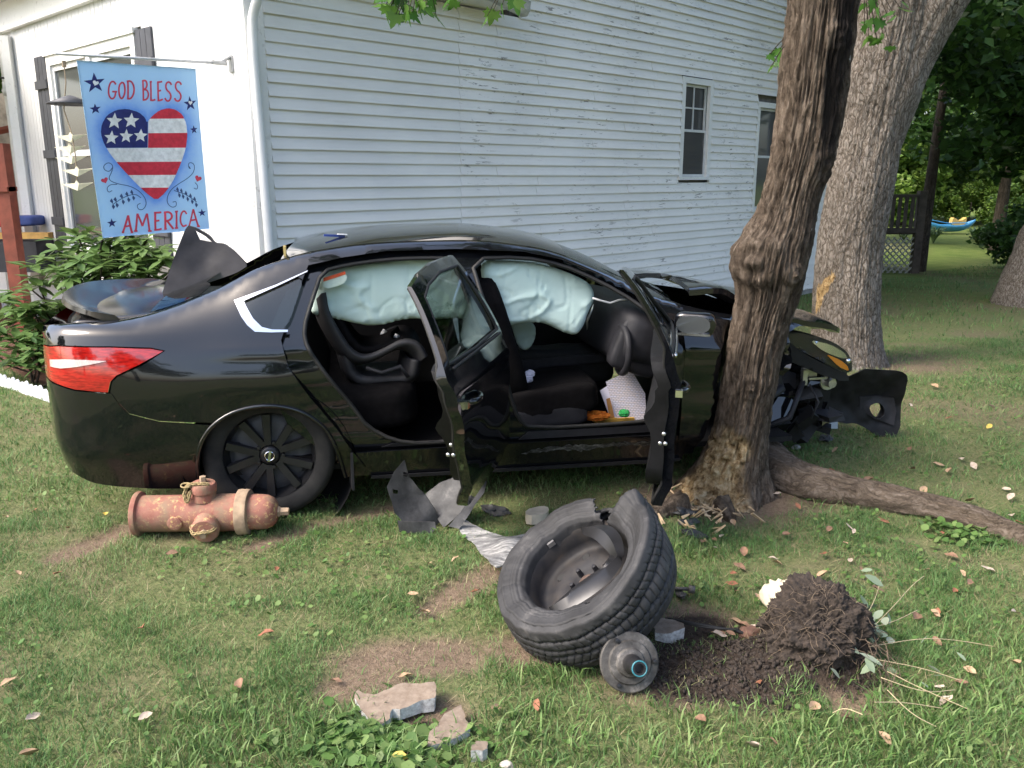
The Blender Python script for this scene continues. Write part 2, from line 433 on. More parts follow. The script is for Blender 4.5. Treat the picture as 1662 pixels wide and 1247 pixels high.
# taller crabgrass clumps
chunks = []
TALL = [(430, 1190, .3, 1500), (520, 1230, .35, 1500), (330, 1225, .3, 1000), (870, 1100, .14, 420), (940, 1095, .1, 300), (1180, 1225, .3, 900), (1330, 1215, .25, 900), (1480, 1190, .3, 1300), (1590, 1150, .3, 1300), (1640, 1060, .25, 700),
        (860, 1190, .22, 900), (1130, 900, .15, 400), (1150, 960, .14, 260), (930, 780, .28, 500), (1420, 1130, .15, 350), (620, 760, .2, 300), (80, 800, .4, 500), (1100, 1140, .12, 150), (1500, 1230, .2, 900), (1000, 1220, .3, 700), (700, 1235, .3, 800), (190, 1240, .4, 700), (520, 800, .2, 200)]
for px, py, rad, n in TALL:
    n = int(n * .42); c0 = gpt(px, py); x = c0[0] + RNG.normal(0, rad * .55, n); y = c0[1] + RNG.normal(0, rad * .42, n)
    k = RNG.random(n) > bare(x, y) * .85; x, y = x[k], y[k]; m = len(x)
    h = .03 + .055 * RNG.random(m) ** 1.5; col = np.array([(.10, .19, .05), (.14, .235, .07), (.20, .28, .10)])[RNG.integers(0, 3, m)] * (.7 + .5 * RNG.random((m, 1)))
    chunks.append(blades(x, y, h, .004 + .0035 * RNG.random(m), .5 + .48 * RNG.random(m), col.astype(np.float32), .6))
g = link('crabgrass', blade_mesh('crabgrass', chunks), M['grass']); setp(g, 'longer bright green crabgrass clumps in the lawn', 'grass', kind='stuff')
# clover and ground ivy: small round leaves lying on the lawn
VX = []; CC = []
def rosettes(n, y0, y1, rmin, rmax, centers=None):
    if centers is None: x, y = scatter(n, y0, y1, .8); cl = fbm(np.stack([x * 2.2, y * 2.2, x * 0], -1), 3, 61); k = (cl + RNG.random(n) * .5 > .25) & (RNG.random(n) > bare(x, y) * 1.1) & ~in_house(x, y) & (mulch(x, y) < .3); x, y = x[k], y[k]
    else:
        q = np.array([gpt(a, b)[:2] for a, b in centers]); i = RNG.integers(0, len(q), n); x = q[i, 0] + RNG.normal(0, .09, n); y = q[i, 1] + RNG.normal(0, .07, n)
    m = len(x); r = rmin + (rmax - rmin) * RNG.random(m); z = gz_full(x, y) + .012 + .022 * RNG.random(m); tx, ty = RNG.normal(0, .35, m), RNG.normal(0, .35, m); ph = RNG.random(m) * 6.28
    P = np.empty((m, 7, 3)); P[:, 0] = np.stack([x, y, z - r * .12], 1)
    for j in range(6):
        a = ph + j * math.pi / 3; rr = r * (.85 + .3 * RNG.random(m)); dx, dy = np.cos(a) * rr, np.sin(a) * rr
        P[:, j + 1] = np.stack([x + dx, y + dy, z + dx * tx + dy * ty], 1)
    col = np.array([(.075, .155, .035), (.11, .20, .05), (.16, .24, .075)])[RNG.integers(0, 3, m)] * (.75 + .4 * RNG.random((m, 1)))
    VX.append(P); CC.append(np.repeat(col[:, None], 7, 1))
rosettes(19000, 1.5, 7.5, .006, .013)
rosettes(260, 0, 0, .012, .024, [(600, 1215), (640, 1200), (560, 1200), (680, 1225)])
rosettes(120, 0, 0, .012, .022, [(1560, 865), (1545, 860), (1585, 870)])
P = np.concatenate(VX); n = len(P); C = np.concatenate(CC).reshape(-1, 3); base = np.arange(n)[:, None, None] * 7
tri = np.array([[0, j + 1, (j + 1) % 6 + 1] for j in range(6)])[None] + base
me = mesh_fast('clover', P.reshape(-1, 3), tri.reshape(-1), np.arange(0, n * 18, 3), np.full(n * 6, 3), True); vcol(me, 'col', C)
g = link('clover', me, M['grass']); setp(g, 'small round leaved clover and ground ivy in the lawn', 'ground cover', kind='stuff')
# ================================================================ HOUSE
def paint_white(name, peel=.0, axis_rot=0.0, tone=(.87, .855, .825), stretch=(1, 6, 6)):
    t = NT(name); p = t.pos(False, (1, 1, 1), (0, 0, axis_rot)); mp = t.n('ShaderNodeMapping'); mp.inputs['Scale'].default_value = stretch; t.l(p, mp.inputs[0]); v = mp.outputs[0]
    big = t.noise(p, 1.3, 4); fine = t.noise(v, 9, 6, .65); fl = t.noise(v, 5.5, 8, .72, .4); where = t.noise(p, 1.7, 3)
    base = t.ramp(big, [(.3, tuple(c * .88 for c in tone)), (.7, tone)])
    base = t.mix(t.ramp(fine, [(.55, 0.0), (.8, .35)]), base, (.60, .60, .56))
    m = t.math('MULTIPLY', t.ramp(fl, [(.585, 0.0), (.615, .9)]), t.ramp(where, [(.43, 0.0), (.60, 1.0)]))
    wood = t.ramp(fine, [(.3, (.09, .08, .07)), (.7, (.34, .31, .27))])
    m = t.math('MULTIPLY', m, peel)
    t.set(col=t.mix(m, base, wood), rough=t.ramp(big, [(.3, .42), (.7, .62)]))
    hh = t.math('SUBTRACT', t.math('MULTIPLY', fine, .3), m); t.bump(hh, .35, .003)
    return t.m
M['clap'] = paint_white('peeling_white_paint', 1.0, -(R(90) - WALL_A))
M['clapnew'] = paint_white('sound_white_paint', .0, -(R(90) - WALL_A), (.83, .82, .795))
M['vert'] = paint_white('white_board_paint', .25, -(R(90) - WALL_A), (.74, .74, .74), (6, 6, 1))
M['trim'] = paint_white('white_trim_paint', .35, 0, (.82, .82, .80), (3, 3, 3))
M['metalwhite'] = simple('white_gutter_enamel', (.78, .79, .80), .35, 0, .06, 6)
M['gap'] = simple('shadowed_sheathing', (.18, .17, .16), .9)
M['shutter'] = simple('charcoal_shutter_paint', (.055, .058, .07), .55, 0, .2, 12)
t = NT('window_pane_glass'); t.set(col=(.06, .066, .068), rough=.08, spec=.6); M['pane'] = t.m
M['curtain'] = simple('grey_curtain', (.30, .31, .31), .9, 0, .2, 20)
M['vinyl'] = simple('aged_sash_paint', (.62, .63, .63), .5, 0, .12, 9)
M['roof'] = simple('grey_asphalt_shingle', (.10, .10, .105), .95, 0, .3, 14)
house = thing('house', 'white clapboard house with peeling paint and a vertical board front', 'house', (0, 0, 0))
EXP = .102; EAVE_T = 2.69; ZTOP1 = 3.28; ZTOP2 = 5.6; TEND = 13.0; Z0 = -.12
def wbox(t0, t1, z0, z1, o0, o1): # box against the clapboard wall
    P = [wall(t0, z0, o0), wall(t1, z0, o0), wall(t1, z0, o1), wall(t0, z0, o1)]; P += [(a, b, z1) for a, b, _ in P]
    return P, [(0, 1, 2, 3), (7, 6, 5, 4), (0, 4, 5, 1), (1, 5, 6, 2), (2, 6, 7, 3), (3, 7, 4, 0)]
def fbox(s0, s1, z0, z1, o0, o1):
    P = [front(s0, z0, o0), front(s1, z0, o0), front(s1, z0, o1), front(s0, z0, o1)]; P += [(a, b, z1) for a, b, _ in P]
    return P, [(3, 2, 1, 0), (4, 5, 6, 7), (1, 5, 4, 0), (2, 6, 5, 1), (3, 7, 6, 2), (0, 4, 7, 3)]
# core behind the boards
m = MB(); m.add(*wbox(.02, EAVE_T + .3, -.5, ZTOP1 - .05, -.2, -.08)); m.add(*wbox(EAVE_T + .3, TEND, -.5, ZTOP2, -.2, -.08))
m.add(*fbox(.21, 5.6, -.5, ZTOP1 + .3, -.2, -.06)); m.build('wall', M['gap'], house)
# clapboards: one mesh each; wedge section, butt joints staggered, window openings left free
WINS = [(6.015, 6.745, 1.70, 2.93), (7.955, 8.845, 1.24, 2.74)]
JOINTS = [2.2, 2.62, 3.4, 4.3, 4.9, 5.4, 6.8, 7.4, 9.0, 10.3, 11.5]
rj = random.Random(3)
def clap(t0, t1, z, ridx):
    g = .0015 + .002 * rj.random(); dz0, dz1 = rj.uniform(-.003, .003), rj.uniform(-.003, .003); lift = rj.uniform(.030, .037)
    prof = [(-.002, EXP + .012), (.004, EXP + .012), (lift, .0), (-.002, .012)]
    n = max(2, int((t1 - t0) / .5) + 1); V = []
    for i in range(n):
        f = i / (n - 1); t = t0 + g + (t1 - t0 - 2 * g) * f; wob = .0025 * math.sin(t * 2.1 + ridx * 1.7) + .0015 * math.sin(t * 6.3 + ridx)
        for o, dz in prof: V.append(wall(t, z + dz + dz0 * (1 - f) + dz1 * f, o + (wob if o > .02 else 0)))
    F = [(i * 4 + j, i * 4 + (j + 1) % 4, i * 4 + 4 + (j + 1) % 4, i * 4 + 4 + j) for i in range(n - 1) for j in range(4)] + [(3, 2, 1, 0), tuple((n - 1) * 4 + j for j in range(4))]
    obj('clapboard', V, F, M['clapnew'] if t1 < 2.3 else M['clap'], house, False)
row = 0; z = Z0
while z < ZTOP2 - EXP:
    te = EAVE_T + .35 if z > ZTOP1 - .06 else .14
    if z > ZTOP1 - .06: spans = [(te, TEND)]
    else: spans = [(.14, TEND)]
    for (a, b, c, d) in WINS:
        if z + EXP > c and z < d:
            ns = []
            for (p0, p1) in spans:
                if p0 < a and p1 > b: ns += [(p0, a), (b, p1)]
                else: ns.append((p0, p1))
            spans = ns
    for (p0, p1) in spans:
        cuts = [j + rj.uniform(-.12, .12) if j != 2.2 else j for k, j in enumerate(JOINTS) if (k == 0 and row % 1 == 0) or rj.random() < .33]
        cuts = sorted([c for c in cuts if p0 + .3 < c < p1 - .3]); e = [p0] + cuts + [p1]
        for q0, q1 in zip(e[:-1], e[1:]): clap(q0, q1, z, row)
    z += EXP; row += 1
m = MB(); m.add(*wbox(-.014, .14, -.2, ZTOP1, -.03, .022)); m.build('corner_board', M['trim'], house)
m = MB(); m.add(*fbox(-.019, .13, -.2, ZTOP1, -.02, .025)); m.build('corner_board', M['trim'], house)
# foundation
m = MB(); m.add(*wbox(.03, TEND, -.9, Z0 - .01, -.1, -.004)); m.add(*fbox(.03, 5.6, -.5, .25, -.1, -.015)); m.build('foundation', simple('grey_foundation_block', (.33, .32, .30), .95, 0, .2, 8, .4), house)
def window(t0, t1, z0, z1, split=.5, lattice=True):
    w = MB()
    for q in (wbox(t0, t0 + .075, z0, z1, -.02, .028), wbox(t1 - .075, t1, z0, z1, -.02, .028), wbox(t0 + .0755, t1 - .0755, z1 - .075, z1, -.02, .027), wbox(t0 - .02, t1 + .02, z0 - .04, z0 + .0, -.02, .05)): w.add(*q)
    fr = w.build('window', M['trim'], house)
    a, b, c, d = t0 + .076, t1 - .076, z0 + .001, z1 - .076; mid = c + (d - c) * split
    def sash(zz0, zz1, o, name='sash'):
        s = MB(); fw = .032
        for q in (wbox(a, a + fw, zz0, zz1, o - .02, o), wbox(b - fw, b, zz0, zz1, o - .02, o), wbox(a + fw, b - fw, zz0, zz0 + fw, o - .02, o - .001), wbox(a + fw, b - fw, zz1 - fw, zz1, o - .02, o - .001)): s.add(*q)
        return s.build(name, M['vinyl'], fr)
    sash(mid - .01, d, -.028); sash(c, mid + .02, -.006)
    if lattice:
        s = MB(); xm = (a + b) / 2; s.add(*wbox(xm - .009, xm + .009, mid, d, -.05, -.034)); zm = (mid + d) / 2; s.add(*wbox(a, b, zm - .009, zm + .009, -.0505, -.0345)); s.build('muntin', M['vinyl'], fr)
    s = MB(); s.add(*wbox(a, b, c, mid, -.020, -.017)); s.build('pane', M['pane'], fr)
    s = MB(); s.add(*wbox(a, b, mid, d, -.058, -.055)); s.build('pane', M['pane'], fr)
window(*WINS[0]); window(*WINS[1], .52, False)
m = MB(); m.add(*wbox(4.55, 4.98, 4.05, 4.3, -.01, .03)); m.build('window_sill', M['trim'], house)
# vertical boards on the front
rj = random.Random(5); s = .131; WL, WR = 4.25, 1.95; WZ0, WZ1 = .92, 2.98
while s < 5.6:
    w = .1; g = .003
    segs = [(.22, 3.36)]
    if s + w > WR - .02 and s < WL + .02: segs = [(.22, WZ0 - .06), (WZ1 + .05, 3.36)]
    for a, b in segs:
        m = MB(); o = .012 + rj.uniform(-.001, .001); m.add(*fbox(s + g, s + w - g, a, b, -.03, o)); m.build('vertical_board', M['vert'], house)
    s += w
# front window with frame, sashes, sill and shutters
w = MB()
for q in (fbox(WR, WR + .1, WZ0, WZ1, -.02, .035), fbox(WL - .1, WL, WZ0, WZ1, -.02, .035), fbox(WR + .1, WL - .1, WZ1 - .1, WZ1, -.02, .034), fbox(WR - .04, WL + .04, WZ0 - .06, WZ0, -.02, .08), fbox(3.04, 3.14, WZ0, WZ1 - .1, -.02, .032), fbox(WR - .03, WL + .03, WZ1 + .0005, WZ1 + .05, -.02, .055)): w.add(*q)
fr = w.build('window', M['trim'], house)
for a, b in ((WR + .1, 3.04), (3.14, WL - .1)):
    s_ = MB(); zm = 1.95
    for q in (fbox(a, a + .05, WZ0, WZ1 - .1, -.015, .01), fbox(b - .05, b, WZ0, WZ1 - .1, -.015, .01), fbox(a + .05, b - .05, zm - .03, zm + .03, -.015, .009), fbox(a + .05, b - .05, WZ0, WZ0 + .06, -.015, .009), fbox(a + .05, b - .05, WZ1 - .16, WZ1 - .1, -.015, .009)): s_.add(*q)
    s_.build('sash', M['vinyl'], fr)
    s_ = MB(); s_.add(*fbox(a + .05, b - .05, WZ0 + .06, WZ1 - .16, -.012, -.008)); s_.build('pane', M['pane'], fr)
def shutter(s0, s1):
    r = None; n = 3; w = (s1 - s0) / n
    for i in range(n):
        m = MB(); m.add(*fbox(s0 + i * w + .004, s0 + (i + 1) * w - .004, WZ0 - .02 + .01 * i, WZ1 + .02, .013, .034)); o = m.build('shutter_board' if r else 'shutter', M['shutter'], r or house); r = r or o
    for z_ in (WZ1 - .28, 1.95, WZ0 + .28): m = MB(); m.add(*fbox(s0 - .01, s1 + .01, z_ - .045, z_ + .045, .0345, .055)); m.build('batten', M['shutter'], r)
shutter(WL + .02, WL + .36); shutter(WR - .36, WR - .02)
# porch beam, end post, fascia, soffit, porch roof
m = MB(); m.add(*fbox(-.05, 5.85, 3.36, 3.66, -.06, .075)); m.build('fascia_board', M['trim'], house)
m = MB(); m.add(*fbox(5.6, 5.74, .1, 3.36, -.10, .05)); m.build('corner_post', M['trim'], house)
m = MB(); m.add(*fbox(-.35, 6.1, 3.66, 3.70, -.4, .35)); m.build('soffit', M['trim'], house)
m = MB(); m.add([front(-.4, 3.705, .4), front(6.2, 3.705, .4), front(6.2, 5.0, -2.4), front(-.4, 5.0, -2.4), front(-.4, 3.80, .4), front(6.2, 3.80, .4), front(6.2, 5.1, -2.4), front(-.4, 5.1, -2.4)], [(0, 1, 2, 3), (7, 6, 5, 4), (0, 4, 5, 1), (1, 5, 6, 2), (2, 6, 7, 3), (3, 7, 4, 0)]); m.build('roof', M['roof'], house)
# side eave: soffit, frieze, broken gutter
m = MB(); m.add(*wbox(-.35, EAVE_T + .04, ZTOP1 - .002, ZTOP1 + .05, -.05, .30)); m.build('soffit', M['trim'], house)
m = MB(); m.add(*wbox(-.35, EAVE_T, ZTOP1 + .05, ZTOP1 + .2, .24, .28)); m.build('fascia_board', M['trim'], house)
m = MB(); m.add(*wbox(EAVE_T - .25, EAVE_T + .16, ZTOP1 + .06, ZTOP1 + .6, -.03, .1)); m.build('gable_return', M['trim'], house)
def sweep(prof, p0, p1, mat, name, parent):
    V = []
    for t_ in (p0, p1):
        for o, z_ in prof: V.append(wall(t_, z_, o))
    n = len(prof); F = [(i, (i + 1), n + i + 1, n + i) for i in range(n - 1)]
    o = obj(name, V, F, mat, parent, False); md = o.modifiers.new('thick', 'SOLIDIFY'); md.thickness = .004; return o
gprof = [(.285, ZTOP1 + .15), (.285, ZTOP1 + .03), (.36, ZTOP1 + .03), (.39, ZTOP1 + .07), (.405, ZTOP1 + .15), (.39, ZTOP1 + .155)]
gut = sweep(gprof, -.4, EAVE_T - .05, M['metalwhite'], 'gutter', house)
V = []
for t_, dz in ((EAVE_T - .52, .02), (EAVE_T + .06, -.10)):
    for o, z_ in gprof: V.append(wall(t_, z_ + dz - .02, o + .03))
n = len(gprof); o = obj('gutter_end', V, [(i, i + 1, n + i + 1, n + i) for i in range(n - 1)], simple('dirty_gutter', (.42, .43, .41), .6, 0, .35, 10), house, False); o.modifiers.new('thick', 'SOLIDIFY').thickness = .004
m = MB(); m.add([wall(-.4, ZTOP1 + .16, .42), wall(EAVE_T + .1, ZTOP1 + .16, .42), wall(EAVE_T + .1, 5.2, -2.6), wall(-.4, 5.2, -2.6), wall(-.4, ZTOP1 + .25, .42), wall(EAVE_T + .1, ZTOP1 + .25, .42), wall(EAVE_T + .1, 5.3, -2.6), wall(-.4, 5.3, -2.6)], [(0, 3, 2, 1), (4, 5, 6, 7), (0, 1, 5, 4), (1, 2, 6, 5), (2, 3, 7, 6), (3, 0, 4, 7)]); m.build('roof', M['roof'], house)
# main block eave and roof
m = MB(); m.add(*wbox(EAVE_T + .2, TEND + .3, ZTOP2, ZTOP2 + .15, -.1, .35)); m.build('soffit', M['trim'], house)
m = MB(); m.add([wall(EAVE_T, ZTOP2 + .16, .45), wall(TEND + .4, ZTOP2 + .16, .45), wall(TEND + .4, 8.2, -4), wall(EAVE_T, 8.2, -4), wall(EAVE_T, ZTOP2 + .26, .45), wall(TEND + .4, ZTOP2 + .26, .45), wall(TEND + .4, 8.3, -4), wall(EAVE_T, 8.3, -4)], [(0, 3, 2, 1), (4, 5, 6, 7), (0, 1, 5, 4), (1, 2, 6, 5), (2, 3, 7, 6), (3, 0, 4, 7)]); m.build('roof', M['roof'], house)
m = MB(); m.add([wall(EAVE_T + .35, 3.0, -.2), wall(EAVE_T + .35, 3.0, -8), wall(EAVE_T + .35, ZTOP2, -8), wall(EAVE_T + .35, 8.2, -4), wall(EAVE_T + .35, ZTOP2, -.2)], [(0, 1, 2, 3, 4)]); m.add([wall(TEND, -.4, -.2), wall(TEND, -.4, -8), wall(TEND, ZTOP2, -8), wall(TEND, 8.2, -4), wall(TEND, ZTOP2, -.2)], [(0, 1, 2, 3, 4)]); m.build('gable_wall', M['clap'], house)
# downspouts
def spout(pts, name='downspout', w=.075):
    mm = MB(); mm.tube(chaikin(pts, 2, False), w / 2, 10); o = mm.build(name, M['metalwhite'], house, True); return o
spout([wall(.02, ZTOP1 + .06, .36), wall(.02, ZTOP1 - .10, .36), wall(.0, ZTOP1 - .30, .16), wall(.0, ZTOP1 - .48, .065), wall(.03, 1.55, .065), wall(.05, .2, .065), wall(.05, .12, .16)])
spout([wall(8.74, ZTOP2, .2), wall(8.74, ZTOP2 - .2, .06), wall(8.74, 2.0, .06), wall(8.74, .0, .06)], w=.085)
m = MB(); m.add(*wbox(12.7, 12.98, 1.75, 2.05, .02, .16)); m.build('meter_box', M['vinyl'], house)
m = MB(); m.tube([wall(12.84, 2.05, .09), wall(12.84, 4.6, .07)], .025, 8); m.build('conduit', M['vinyl'], house)
# ================================================================ CAR  (car frame: x forward, y left, z up; origin under the rear axle)
CTH = R(11.0); CC_, CS_ = math.cos(CTH), math.sin(CTH)
CA = np.array([-1.2083, 4.0433]); CORG = CA + .88 * np.array([-CS_, CC_])
def car2w(P):
    P = np.asarray(P, float); return np.stack([CORG[0] + P[..., 0] * CC_ - P[..., 1] * CS_, CORG[1] + P[..., 0] * CS_ + P[..., 1] * CC_, P[..., 2]], -1)
def w2car(P):
    P = np.asarray(P, float); dx, dy = P[..., 0] - CORG[0], P[..., 1] - CORG[1]
    return np.stack([dx * CC_ + dy * CS_, -dx * CS_ + dy * CC_, P[..., 2]], -1)
def cpx(px, py, y):
    """pixel -> point on the car's lengthwise plane y"""
    p0 = car2w(np.array([0, y, 0.])); return w2car(plane_pt(px, py, p0, (-CS_, CC_, 0)))
# tree 1 outline (left, right edge per row of the picture) on its own depth plane
T1ROWS = [(-160, 1300, 1420), (0, 1280, 1395), (100, 1268, 1380), (200, 1258, 1365), (270, 1247, 1347), (320, 1236, 1332), (360, 1222, 1325), (400, 1202, 1318), (435, 1195, 1310), (470, 1196, 1302), (510, 1190, 1288), (560, 1181, 1274), (620, 1172, 1262), (680, 1160, 1250), (730, 1143, 1243), (770, 1122, 1240), (800, 1100, 1243), (822, 1080, 1252)]
T1Y = 4.5
_t1 = np.array([((ypt(l, y, T1Y)[0] + ypt(r, y, T1Y)[0]) / 2, (ypt(r, y, T1Y)[0] - ypt(l, y, T1Y)[0]) / 2, ypt((l + r) / 2, y, T1Y)[2]) for y, l, r in T1ROWS])[::-1]
def t1c(z): return np.interp(z, _t1[:, 2], _t1[:, 0])
def t1r(z): return np.interp(z, _t1[:, 2], _t1[:, 1])
def dent(P):
    """push panels in where the trunk stands"""
    P = np.array(P, float); z = P[:, 2]; zc = np.clip(z, .0, 3)
    c = w2car(np.stack([t1c(zc), np.full(len(z), T1Y), z], 1)); rr = np.minimum(t1r(zc), .26) + .02
    dx = np.abs(P[:, 0] - c[:, 0]); lim = c[:, 1] + np.sqrt(np.clip(rr ** 2 - dx ** 2, 0, None))
    soft = lim - .35 * np.clip(dx - rr, 0, None) * 3
    tgt = np.where(dx < rr, lim, c[:, 1] - .0 - (dx - rr) * 1.6)
    near = P[:, 1] < 0
    P[:, 1] = np.where(near & (dx < rr + .3), np.maximum(P[:, 1], np.minimum(tgt, .2)), P[:, 1]); return P
def pchip(xk, yk, x):
    xk = np.asarray(xk, float); yk = np.asarray(yk, float); h = np.diff(xk); d = np.diff(yk) / h; m = np.zeros(len(xk))
    for i in range(1, len(xk) - 1):
        if d[i - 1] * d[i] > 0:
            w1, w2 = 2 * h[i] + h[i - 1], h[i] + 2 * h[i - 1]; m[i] = (w1 + w2) / (w1 / d[i - 1] + w2 / d[i])
    m[0], m[-1] = d[0], d[-1]
    x = np.clip(np.asarray(x, float), xk[0], xk[-1]); i = np.clip(np.searchsorted(xk, x) - 1, 0, len(h) - 1); t = (x - xk[i]) / h[i]; H = h[i]
    return (2 * t**3 - 3 * t**2 + 1) * yk[i] + (t**3 - 2 * t**2 + t) * H * m[i] + (-2 * t**3 + 3 * t**2) * yk[i + 1] + (t**3 - t**2) * H * m[i + 1]
KX = [-1.03, -.975, -.86, -.70, -.5, -.22, 0, .3, .65, 1.0, 1.4, 1.8, 2.1, 2.4, 2.8, 3.1, 3.3, 3.42]
KZ = [[.34, .29, .235, .21, .19, .18, .18, .18, .17, .165, .16, .16, .16, .18, .20, .22, .25, .30],
      [.50, .47, .44, .43, .42, .42, .42, .42, .42, .42, .42, .42, .42, .42, .42, .42, .42, .42],
      [.74, .73, .72, .72, .71, .71, .70, .70, .70, .70, .70, .70, .70, .69, .66, .62, .58, .53],
      [.995, 1.0, 1.005, 1.0, .975, .945, .935, .93, .93, .93, .925, .92, .91, .90, .85, .77, .70, .62],
      [1.005, 1.015, 1.025, 1.03, 1.065, 1.16, 1.265, 1.342, 1.375, 1.38, 1.338, 1.20, 1.06, .985, .92, .83, .74, .64],
      [1.03, 1.045, 1.06, 1.075, 1.10, 1.20, 1.295, 1.378, 1.418, 1.425, 1.385, 1.25, 1.105, 1.015, .945, .855, .76, .66],
      [1.04, 1.055, 1.07, 1.085, 1.11, 1.22, 1.31, 1.392, 1.432, 1.44, 1.40, 1.27, 1.125, 1.03, .955, .865, .77, .67]]
KW = [[.60, .70, .76, .79, .80, .80, .80, .80, .80, .80, .80, .80, .80, .79, .77, .70, .58, .42],
      [.68, .77, .84, .875, .885, .89, .885, .875, .87, .87, .87, .87, .87, .875, .86, .80, .66, .48],
      [.68, .77, .845, .885, .905, .915, .915, .90, .89, .888, .888, .888, .888, .885, .865, .80, .66, .48],
      [.64, .72, .785, .82, .84, .85, .855, .86, .86, .86, .86, .855, .85, .835, .80, .73, .60, .43],
      [.60, .66, .70, .705, .69, .655, .63, .60, .585, .58, .585, .62, .68, .735, .73, .66, .54, .38],
      [.32, .34, .36, .36, .35, .34, .33, .32, .31, .31, .31, .32, .34, .36, .36, .33, .27, .19],
      [0] * 18]
_sk = np.arange(7) / 6.0
def ctrl(x):
    x = np.atleast_1d(x); return np.stack([pchip(KX, k, x) for k in KZ], 0), np.stack([pchip(KX, k, x) for k in KW], 0)
def pch_cols(Y, s):
    """pchip along axis 0 (7 knots) per column, s in 0..1"""
    h = 1 / 6.; d = np.diff(Y, axis=0) / h; m = np.zeros_like(Y); m[0], m[-1] = d[0], d[-1]
    pr = d[:-1] * d[1:]; m[1:-1] = np.where(pr > 0, 2 * pr / np.where(np.abs(d[:-1] + d[1:]) < 1e-9, 1, d[:-1] + d[1:]), 0)
    i = np.clip((s * 6).astype(int), 0, 5); t = s * 6 - i; j = np.arange(Y.shape[1])
    return (2 * t**3 - 3 * t**2 + 1) * Y[i, j] + (t**3 - 2 * t**2 + t) * h * m[i, j] + (-2 * t**3 + 3 * t**2) * Y[i + 1, j] + (t**3 - t**2) * h * m[i + 1, j]
def crease(x, z):
    """pressed body lines: shoulder edge, hollow below it, low swage"""
    m = sstep(-.45, -.05, x) * (1 - sstep(2.3, 2.7, x)); zs = .835 - .03 * (x - 1)
    return m * (.016 * np.exp(-(np.clip(z - zs, 0, 9) / .05) ** 2 - (np.clip(zs - z, 0, 9) / .012) ** 2) - .014 * np.exp(-((z - .60) / .10) ** 2) + .012 * np.exp(-((z - (.36 + .04 * (1 - x))) / .035) ** 2))
def surf(x, s, off=0.0):
    """near-side body surface; off > 0 moves inwards"""
    x = np.asarray(x, float).ravel(); s = np.asarray(s, float).ravel(); Z, W = ctrl(x)
    w = pch_cols(W, s); z = pch_cols(Z, s); w = w + crease(x, z); return np.stack([x, -(w - off), z], 1)
def surf_xz(x, z, off=0.0):
    x = np.asarray(x, float).ravel(); z = np.asarray(z, float).ravel(); Z, W = ctrl(x); lo = np.zeros(len(x)); hi = np.ones(len(x))
    for _ in range(26):
        md = (lo + hi) / 2; zz = pch_cols(Z, md); lo = np.where(zz < z, md, lo); hi = np.where(zz < z, hi, md)
    w = pch_cols(W, (lo + hi) / 2) + crease(x, z); return np.stack([x, -(np.maximum(w, .02) - off), np.maximum(z, Z[0])], 1)
def railz(x): return float(pchip(KX, KZ[4], x))
# ---- materials
t = NT('black_car_paint'); p = t.pos(True); d = t.noise(p, 420, 2); g = t.noise(p, 5, 6, .65)
t.set(col=t.mix(t.ramp(g, [(.55, 0.0), (.8, .25)]), (.0055, .006, .0075), (.030, .029, .027)), rough=t.ramp(g, [(.4, .035), (.8, .20)]), coat=.8, coatr=.025, spec=.35); t.bump(t.noise(p, 2.6, 2), .06, .03); M['paint'] = t.m
t = NT('dusty_black_paint'); p = t.pos(True); t.set(col=t.ramp(t.noise(p, 6, 6, .65), [(.4, (.009, .009, .011)), (.75, (.035, .034, .032))]), rough=.15, spec=.5); M['dusty'] = t.m
M['blackpl'] = simple('black_textured_plastic', (.010, .010, .011), .55, 0, .3, 25, .25, 300, True, spec=.25)
M['greypl'] = simple('charcoal_trim_plastic', (.022, .022, .026), .55, 0, .2, 20, .2, 350, True, spec=.25)
M['rubber'] = simple('door_seal_rubber', (.012, .012, .012), .65, 0, .2, 20, 0, 60, True)
M['fabric'] = simple('black_seat_cloth', (.0065, .006, .0065), .95, 0, .3, 30, .5, 500, True, spec=.08)
M['chrome'] = simple('chrome_trim', (.75, .75, .76), .12, 1.0, .05, 8, 0, 60, True)
M['steel'] = simple('bare_steel', (.5, .5, .5), .35, .9, .2, 20, 0, 60, True)
def thin_glass(name, tint, base, gain):
    """thin pane: tinted see-through mixed with mirror by view angle"""
    t = NT(name); g = t.n('ShaderNodeBsdfGlossy'); g.inputs['Roughness'].default_value = .02; tr = t.n('ShaderNodeBsdfTransparent'); tr.inputs[0].default_value = tint + (1,)
    lw = t.n('ShaderNodeLayerWeight'); lw.inputs['Blend'].default_value = .5; f = t.math('ADD', t.math('MULTIPLY', t.math('POWER', lw.outputs['Facing'], 3.5), gain), base)
    mx = t.n('ShaderNodeMixShader'); t.l(f, mx.inputs[0]); t.l(tr.outputs[0], mx.inputs[1]); t.l(g.outputs[0], mx.inputs[2]); t.l(mx.outputs[0], t.out.inputs[0]); return t.m
M['glass'] = thin_glass('tinted_glass', (.62, .68, .66), .07, .75); M['lens'] = thin_glass('clear_lens', (.93, .94, .95), .03, .5)
t = NT('red_lens'); v = t.pos(True, (8, 1, 40)); t.set(col=t.ramp(t.noise(v, 3, 2), [(.35, (.22, .005, .005)), (.65, (.46, .014, .011))]), rough=.08, coat=1, coatr=.03); M['red'] = t.m
t = NT('clear_lamp_facets'); v = t.pos(True); w = t.n('ShaderNodeTexWave'); w.inputs['Scale'].default_value = 60; w.inputs['Distortion'].default_value = 4; t.l(v, w.inputs[0]); t.set(col=t.ramp(w.outputs[1], [(.2, (.45, .22, .20)), (.8, (.80, .70, .68))]), rough=.2, coat=1); M['clearlamp'] = t.m
t = NT('amber_reflector'); t.set(col=(.85, .26, .01), rough=.2, coat=1); M['amber'] = t.m
